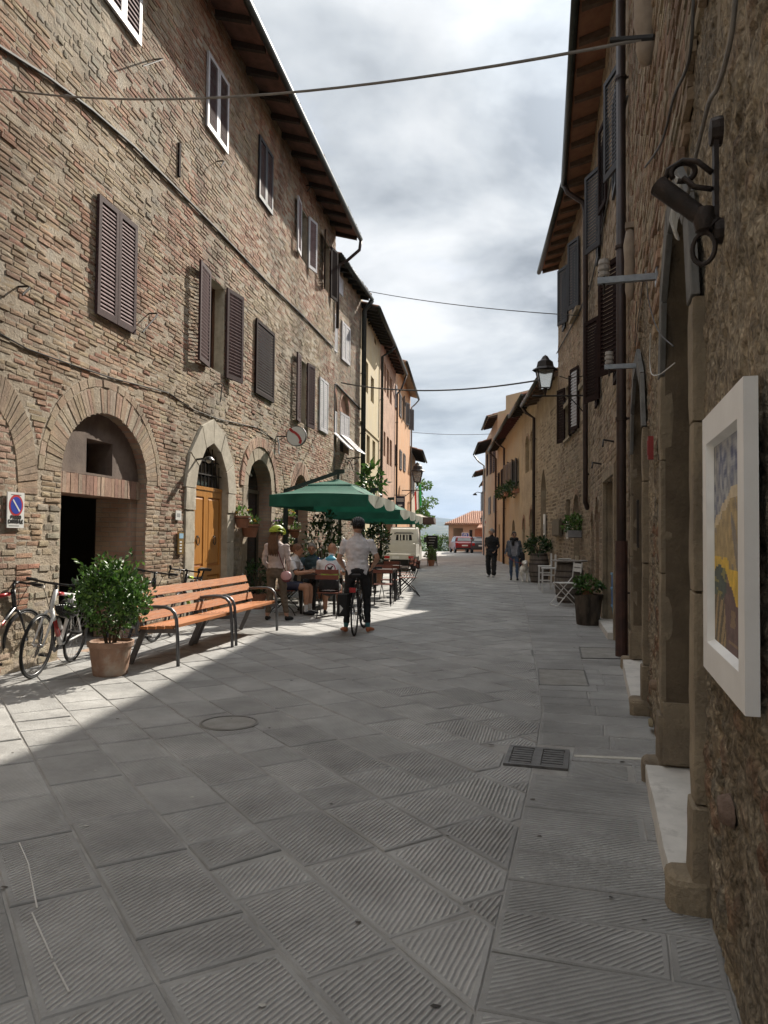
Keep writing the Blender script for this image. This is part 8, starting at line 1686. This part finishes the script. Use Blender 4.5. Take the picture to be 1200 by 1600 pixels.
def helmet(root, F, mat):
    before = set(COL.objects); g = thing('helmet', '', ''); del g['label']; del g['category']; helmet_geom(g, (0, 0, 0), mat, k=.98); g.parent = root; g.rotation_euler = F.hR.to_euler(); g.location = F.hp(0, -.01, .035); return g
# the cyclist astride his bike, seen from behind
random.seed(5)
p = (G(541, 988) + G(574, 988)) / 2; t = thing('person', 'person in a pale polo shirt and black helmet astride a bicycle, seen from behind', 'person', (p.x, p.y, 0), R(2)); F = Figure()
for_zone = dict(torso='shirt', hips='pants', thigh='pants', shin='pants', ankle='sock', foot='shoe', upper='shirt', elbow='skin', fore='skin')
standing(F, 1.76, for_zone, legs=((V3(-.10, 0, .91), V3(-.15, .02, .50), V3(-.165, -.01, .10), V3(-.23, .12, .035)), (V3(.10, 0, .91), V3(.15, .02, .50), V3(.165, -.01, .10), V3(.25, .10, .035))),
 arms=((V3(-.19, .04, 1.40), V3(-.29, .03, 1.13), V3(-.22, .24, .99)), (V3(.19, .04, 1.40), V3(.31, .03, 1.14), V3(.24, .25, 1.0))), w=1.08, lean=.04)
F.limb([(0, .0, .93), (0, .01, 1.02)], [(.185, .135), (.18, .13)], 'shirt', 18, side=V3(1, 0, 0)); F.head((0, .05, 1.625), R(6))
F.build(t, dict(shirt=cloth('pale_grey_polo', (.72, .69, .70)), pants=cloth('black_trousers', (.022, .022, .024)), sock=cloth('teal_sock', (.06, .20, .22)), shoe=cloth('orange_shoe', (.42, .14, .06), r=.6), skin=SKIN, lip=LIP), .0105, .008, ('shirt', 'pants')); hair(t, F, M('dark_brown_hair', (.04, .025, .018), .7, (.025, .016, .012), 40)); helmet(t, F, M('black_helmet', (.02, .02, .022)))
mb = MB(); mb.lathe([(.066, -.01), (.060, .03), (.064, .032), (.07, -.012)], 16, (0, .03, 1.475)); mb.build('collar', cloth('pale_grey_polo', (.72, .69, .70)), t)
bk5 = bicycle('black touring bicycle held between the legs of the cyclist in the pale polo', (p.x - .02, p.y - .42), (p.x + .10, p.y + .6), BLACKP, BLACKP, lean=0, steer=-.12, saddle_h=.90)
mb = MB(); mb.box(-.14, .12, .10, .24, .30, .62); mb.build('pannier', M('black_canvas', (.02, .02, .02), .85), bk5); mb = MB(); mb.add([(-.143, .15, .42), (-.143, .2, .34), (-.143, .2, .47)], [(0, 1, 2)]); mb.build('reflective_patch', SIGNWHITE, bk5); mb = MB(); mb.bar((-.2, -.06, .70), (.2, -.06, .70), .012, .012); mb.bar((-.2, .06, .70), (.2, .06, .70), .012, .012); mb.bar((-.2, -.06, .7), (-.2, .06, .7), .012, .012); mb.bar((-.15, .05, .7), (0, .05, .34), .01, .01); mb.build('rear_rack', BLACKMETAL, bk5); mb = MB(); mb.box(-.225, -.205, -.045, .045, .66, .73); mb.build('rear_light', M('red_lamp_glass', (.45, .02, .02)), bk5)
# woman standing with a lime helmet
p = (G(415, 969) + G(447, 969)) / 2; t = thing('person', 'woman with long brown hair, lime helmet and pink shoulder bag seen from behind', 'person', (p.x, p.y, 0), R(-12)); F = Figure()
standing(F, 1.62, dict(torso='top', hips='pants', thigh='pants', shin='pants', ankle='skin', foot='shoe', upper='top', elbow='top', fore='top'), legs=((V3(-.09, 0, .84), V3(-.11, .02, .45), V3(-.15, -.02, .09), V3(-.17, .11, .03)), (V3(.09, 0, .84), V3(.12, .04, .45), V3(.19, .02, .09), V3(.27, .11, .03))),
 arms=((V3(-.165, 0, 1.30), V3(-.225, -.04, 1.04), V3(-.16, .09, .86)), (V3(.165, 0, 1.30), V3(.225, -.02, 1.04), V3(.19, .11, .85))), w=.93)
F.head((0, .03, 1.50), R(-20), R(-12), .96)
F.build(t, dict(top=cloth('dusty_beige_jumper', (.52, .43, .40)), pants=cloth('khaki_trousers', (.14, .105, .075)), shoe=cloth('black_slip_on', (.02, .02, .02)), skin=SKIN, lip=LIP), .0105, .008, ('top', 'pants'))
HB_ = M('long_brown_hair', (.14, .07, .035), .6, (.08, .04, .022), 30, .4, 60, stretch=(3, 3, .4)); hair(t, F, HB_, 1.02); mb = MB()
for k in range(11): x = -.065 + .013 * k; mb.tube([F.hp(x, -.08, .02), F.hp(x * 1.2, -.115, -.10), (x * 1.25 - .02, -.125, 1.27), (x * 1.2 - .02, -.13 + .01 * math.sin(k * 2), 1.13 + .02 * math.sin(k * 3))], [.022, .024, .02, .006], 7)
mb.build('long_hair', HB_, t, smooth=True); helmet(t, F, M('lime_helmet', (.42, .52, .06), .35, (.34, .44, .05), 8))
mb = MB(); mb.tube([(-.10, .08, 1.33), (-.06, -.02, 1.40), (.04, -.12, 1.28), (.14, -.135, 1.02), (.20, -.06, .84)], .009, 6); o = mb.build('bag_strap', M('maroon_leather', (.13, .03, .035), .5), t)
tb_ = thing('shoulder_bag', 'small pink and maroon shoulder bag at the hip of the long-haired woman', 'bag', t.matrix_basis @ V3(.205, -.08, .72), R(-12)); mb = MB(); mb.ball((0, 0, .06), .1, 14, 8, (1.0, .55, .85)); mb.build('flap', M('pink_leather', (.62, .36, .37), .4), tb_, smooth=True); mb = MB(); mb.ball((0.0, .015, .035), .1, 14, 8, (.98, .5, .9)); mb.build('pouch', M('maroon_leather', (.13, .03, .035)), tb_, smooth=True)
def seated(F, zones, lean=.12, arms=None, w=1.0, spread=.13, look=None, headz=1.19, legs=None, foot_y=.44):
    x = V3(1, 0, 0); F.limb([(0, -.03, .50), (0, -.02, .60), (0, lean * .3, .75), (0, lean * .8, .92), (0, lean * 1.05, 1.02), (0, lean * 1.15, 1.07)], [(.175 * w, .125), (.175 * w, .13), (.155 * w, .115), (.18 * w, .12), (.165 * w, .10), (.085, .07)], zones['torso'], 18, side=x); F.limb([(0, lean * 1.1, 1.05), (0, lean * 1.3 + .01, 1.13)], [.062, .054], 'skin')
    F.limb([(0, -.03, .47), (0, .02, .53)], [(.18 * w, .12), (.175 * w, .12)], zones['hips'], 16, side=x)
    for s in (-1, 1):
        hip, kn, an = V3(s * .10, .03, .54), V3(s * spread, .44, .52), V3(s * spread, foot_y, .10); F.limb([hip, hip.lerp(kn, .6)], [.095, .08], zones['thigh']); F.limb([hip.lerp(kn, .6), kn], [.072, .058], zones.get('knee', zones['thigh'])); F.limb([kn, kn.lerp(an, .35), kn.lerp(an, .75)], [.057, .058, .043], zones['shin']); F.limb([kn.lerp(an, .76), an], [.043, .04], zones.get('ankle', zones['shin'])); F.limb([an + V3(0, -.04, -.05), an + V3(0, .06, -.06), an + V3(0, .16, -.068)], [(.036, .04), (.042, .034), (.036, .024)], zones['foot'], side=x)
    for s, a in zip((-1, 1), arms or (None, None)):
        sh, el, wr = a or (V3(s * .19 * w, lean, 1.0), V3(s * .25, lean + .12, .78), V3(s * .12, lean + .36, .80)); sh, el, wr = map(Vector, (sh, el, wr)); F.limb([sh, sh.lerp(el, .6)], [.062, .054], zones['upper']); F.limb([sh.lerp(el, .61), sh.lerp(el, .75)], [.049, .046], zones.get('cuff', zones['upper'])); F.limb([sh.lerp(el, .76), el], [.043, .04], zones.get('elbow', 'skin')); F.limb([el, el.lerp(wr, .3), wr], [.041, .041, .028], zones.get('fore', 'skin')); F.hand(wr, (wr - el), V3(0, 0, -1), .4)
BLK = cloth('black_cloth', (.022, .022, .024)); WHJ = cloth('white_cycling_jersey', (.66, .66, .68), r=.6); DBLUE = cloth('dark_blue_lycra', (.02, .025, .06), r=.5)
t = thing('person', 'seated cyclist in a white jersey and dark shorts, facing right across the table', 'person', (-1.84, 14.0, 0), rzs - PI / 2); F = Figure(); seated(F, dict(torso='jersey', hips='shorts', thigh='shorts', knee='skin', shin='skin', ankle='sock', foot='shoe', upper='jersey', cuff='black'), lean=.16); F.head((0, .23, 1.20), R(5), R(-6))
F.build(t, dict(jersey=WHJ, shorts=DBLUE, black=BLK, sock=cloth('white_sock', (.6, .6, .6)), shoe=BLK, skin=SKINT, lip=LIP), .0115, .006, ('jersey',)); hair(t, F, M('red_brown_hair', (.16, .075, .04), .7, (.10, .05, .03), 40)); mb = MB(); mb.box(-.10, .10, -.165, -.15, .64, .76) if False else mb.ball((-.0, -.085, .74), .1, 10, 8, (1.3, .6, .55)); mb.build('yellow_panel', cloth('yellow_jersey_panel', (.6, .42, .05)), t)
t = thing('person', 'grey-haired old man in a dark teal shirt seated facing the street', 'person', (-1.42, 15.12, 0), rzs + PI); F = Figure(); seated(F, dict(torso='shirt', hips='pants', thigh='pants', shin='pants', foot='shoe', upper='shirt'), lean=.10); F.head((0, .17, 1.21), R(12), R(-4))
F.build(t, dict(shirt=cloth('dark_teal_shirt', (.05, .09, .11)), pants=BLK, shoe=BLK, skin=SKINT, lip=LIP), .0115, .006, ('shirt',)); hair(t, F, M('grey_hair', (.28, .26, .24), .7, (.2, .185, .17), 40), 1.03)
t = thing('person', 'bald seated cyclist whose jersey has a black rooster badge on the back', 'person', (-.98, 13.55, 0), rzs + .12); F = Figure(); seated(F, dict(torso='jersey', hips='shorts', thigh='shorts', knee='skin', shin='skin', ankle='skin', foot='shoe', upper='jersey', cuff='black'), lean=.18, w=1.08); F.limb([(0, -.03, .55), (0, -.015, .66)], [(.195, .14), (.18, .136)], 'black', 18, side=V3(1, 0, 0)); F.limb([(0, .0, .71), (0, .02, .75)], [(.178, .131), (.176, .13)], 'lime', 18, side=V3(1, 0, 0)); F.limb([(0, .16, 1.02), (0, .18, 1.06)], [(.15, .10), (.1, .08)], 'sky', 18, side=V3(1, 0, 0)); F.head((.02, .26, 1.22), R(-25), R(-8))
F.build(t, dict(jersey=WHJ, shorts=BLK, black=BLK, lime=cloth('lime_band', (.30, .42, .08)), sky=cloth('sky_blue_band', (.12, .45, .60)), shoe=BLK, skin=SKINT, lip=LIP), .0115, .004, ('jersey',))
c0 = V3(.02, -.062, .875); nb_ = V3(0, -1, .34).normalized(); ub = V3(0, .34, 1).normalized(); xb = V3(1, 0, 0)
def disc(r0, r1, off, m_, nm, n=24): 
    mb = MB(); a = [c0 + nb_ * off + xb * (r1 * math.cos(q)) + ub * (r1 * math.sin(q)) for q in np.linspace(0, 2 * PI, n, endpoint=False)]; b = [p_ - nb_ * .03 for p_ in a]; mb.add(a + b, [tuple(range(n))] + [(i, (i + 1) % n, n + (i + 1) % n, n + i) for i in range(n)]); mb.build(nm, m_, t)
disc(0, .098, .030, cloth('maroon_badge_ring', (.28, .03, .06)), 'badge_ring'); disc(0, .080, .032, cloth('white_badge', (.7, .7, .7)), 'badge'); mb = MB(); rp_ = [(-.05, .01), (-.055, .05), (-.03, .03), (-.005, .02), (.02, .045), (.03, .06), (.045, .05), (.055, .03), (.035, .025), (.03, -.01), (.01, -.04), (.015, -.06), (-.01, -.06), (-.01, -.04), (-.035, -.02)]
mb.poly([c0 + nb_ * .0335 + xb * x + ub * y for x, y in rp_]); mb.build('rooster_emblem', BLK, t)
# walkers with the dog
p = G(768, 902); t = thing('person', 'man in a black jacket and trousers with pale shoes walking up the street', 'person', (p.x, p.y, 0), R(150)); F = Figure()
standing(F, 1.78, dict(torso='jacket', hips='pants', thigh='pants', shin='pants', foot='shoe', upper='jacket', elbow='jacket', fore='jacket'), legs=((V3(-.10, 0, .91), V3(-.12, .10, .50), V3(-.13, .12, .10), V3(-.15, .27, .04)), (V3(.10, 0, .91), V3(.12, .02, .49), V3(.14, -.10, .10), V3(.16, .05, .035))), arms=((V3(-.19, 0, 1.42), V3(-.27, -.04, 1.14), V3(-.19, .12, .97)), (V3(.19, 0, 1.42), V3(.26, -.06, 1.14), V3(.16, .13, 1.10))), w=1.3); F.limb([(0, 0, .80), (0, 0, 1.0)], [(.225, .15), (.205, .14)], 'jacket', 18, side=V3(1, 0, 0)); F.limb([(-.11, 0, .86), (-.125, .09, .5), (-.13, .11, .13)], [.105, .095, .085], 'pants'); F.limb([(.11, 0, .86), (.125, .02, .49), (.14, -.10, .13)], [.105, .095, .085], 'pants'); F.head((0, .02, 1.655), R(-55))
F.build(t, dict(jacket=cloth('black_jacket', (.014, .014, .016)), pants=cloth('black_trousers', (.022, .022, .024)), shoe=cloth('pale_trainer', (.5, .5, .5), r=.6), skin=SKIN, lip=LIP), .012, .008, ('jacket', 'pants')); hair(t, F, M('short_grey_hair', (.30, .28, .26), .8, (.22, .2, .19), 50), .99)
p = G(803, 907); t = thing('person', 'woman in a grey-blue jacket, black scarf and jeans walking the white dog', 'person', (p.x, p.y, 0), R(172)); F = Figure()
standing(F, 1.66, dict(torso='jumper', hips='jeans', thigh='jeans', shin='jeans', foot='shoe', upper='jacket', elbow='jacket', fore='jacket'), legs=((V3(-.09, 0, .86), V3(-.10, .06, .47), V3(-.11, .06, .10), V3(-.12, .20, .035)), (V3(.09, 0, .86), V3(.10, .02, .46), V3(.09, -.06, .10), V3(.10, .08, .035))), arms=((V3(-.17, 0, 1.33), V3(-.25, -.02, 1.06), V3(-.23, .08, .84)), (V3(.17, 0, 1.33), V3(.25, -.02, 1.07), V3(.30, .12, .90))), w=1.15)
for s in (-1, 1): F.limb([(s * .12, .01, .84), (s * .13, .0, 1.05), (s * .12, .0, 1.30)], [(.11, .14), (.095, .13), (.085, .12)], 'jacket', 14, side=V3(1, 0, 0))
F.head((0, .02, 1.535), R(10), 0, .97); F.build(t, dict(jumper=cloth('grey_jumper', (.30, .30, .33)), jacket=cloth('grey_blue_jacket', (.10, .115, .14)), jeans=cloth('blue_jeans', (.065, .10, .17)), shoe=BLK, skin=SKIN, lip=LIP), .012, .007, ('jumper', 'jacket', 'jeans')); hair(t, F, M('dark_brown_hair', (.04, .025, .018)), 1.06)
mb = MB(); mb.tube([(.105 * math.cos(q), .02 + .10 * math.sin(q), 1.40 + .02 * math.sin(3 * q)) for q in np.linspace(0, 2 * PI, 21)[:-1]], .05, 8, closed=True); mb.tube([(.03, .11, 1.38), (.05, .15, 1.28), (.03, .14, 1.18)], [.05, .05, .035], 8); mb.build('scarf', cloth('black_scarf', (.018, .018, .02)), t, smooth=True)
mb = MB(); a, b = F.hp(-.034, .092, .008), F.hp(.034, .092, .008)
for q in (a, b): mb.ball(q, .026, 10, 6, (1, .35, .85))
mb.bar(a, b, .006, .006); mb.build('sunglasses', M('dark_lens', (.01, .01, .012), .1), t)
g = thing('folded_coat', 'black coat carried over the arm of the woman with the dog', 'coat', t.matrix_basis @ V3(-.27, .08, .5), R(172)); mb = MB(); mb.tube([(.03, 0, .46), (.0, 0, .38), (0, .01, .1), (.02, .02, -.12), (.03, .02, -.22)], [.06, .085, .10, .085, .04], 10); mb.build('cloth', cloth('black_coat', (.016, .016, .018)), g, smooth=True)
p = G(820, 909); t = thing('dog', 'white dog on a lead walking towards the camera beside the woman', 'dog', (p.x, p.y, 0), R(172)); F = Figure()
F.limb([(0, -.42, .46), (0, -.25, .47), (0, -.02, .44), (0, .12, .46), (0, .22, .50)], [(.09, .10), (.105, .115), (.12, .15), (.11, .14), (.08, .10)], 'fur', 16, side=V3(1, 0, 0)); F.limb([(0, .18, .52), (0, .26, .60)], [.085, .075], 'fur')
F.limb([(0, .24, .64), (0, .31, .655), (0, .37, .625), (0, .45, .60)], [(.075, .075), (.08, .078), (.052, .05), (.036, .032)], 'fur', 12, side=V3(1, 0, 0)); F.ball(V3(0, .482, .605), (.018, .016, .015), 'nose')
for s in (-1, 1):
    F.limb([(s * .07, .25, .70), (s * .10, .24, .66), (s * .105, .25, .60)], [(.012, .035), (.014, .04), (.01, .02)], 'tan', 8, side=V3(1, 0, 0)); F.limb([(s * .085, .12, .42), (s * .085, .10, .27), (s * .08, .13 - .05 * s, .14), (s * .08, .13 - .06 * s, .03)], [.055, .04, .027, .026], 'fur'); F.limb([(s * .08, .13 - .06 * s, .025), (s * .08, .18 - .06 * s, .02)], [.028, .024], 'fur')
    F.limb([(s * .08, -.36, .44), (s * .095, -.28, .30), (s * .09, -.42, .19), (s * .085, -.40, .03)], [.075, .055, .03, .026], 'fur'); F.limb([(s * .085, -.40, .025), (s * .085, -.34, .02)], [.028, .024], 'fur')
F.limb([(0, -.45, .50), (0, -.56, .58), (0, -.62, .70), (0, -.58, .78)], [.035, .03, .026, .012], 'fur'); bd = F.build(t, dict(fur=M('white_dog_fur', (.82, .79, .73), .9, (.7, .66, .6), 12, .6, 60), tan=M('tan_ear_fur', (.5, .4, .3), .9), nose=M('black_nose', (.02, .018, .018), .4)), .011, .008, ('fur',), eyes=False)
for s in (-1, 1): mb = MB(); mb.ball((s * .035, .375, .655), .011, 8, 6); mb.build('eye', M('dark_eye', (.02, .015, .012)), t)
mb = MB(); mb.tube([(.085 * math.cos(q), .21 + .05 * math.sin(q), .545 + .06 * math.sin(q)) for q in np.linspace(0, 2 * PI, 17)[:-1]], .012, 6, closed=True); mb.build('collar', M('red_webbing', (.35, .03, .03), .7), t)
bpy.context.view_layer.update(); wm = [o for o in COL.objects if o.name.startswith('person') and 'white dog' in o.get('label', '')][0]; a = wm.matrix_world @ V3(.27, .18, .86); b = t.matrix_world @ V3(.05, .18, .60); mb = MB(); mb.tube([a, a.lerp(b, .5) - V3(0, 0, .08), b], .006, 6); tag(mb.build('dog_lead', M('red_webbing', (.35, .03, .03))), 'red lead from the woman to the white dog', 'dog lead')
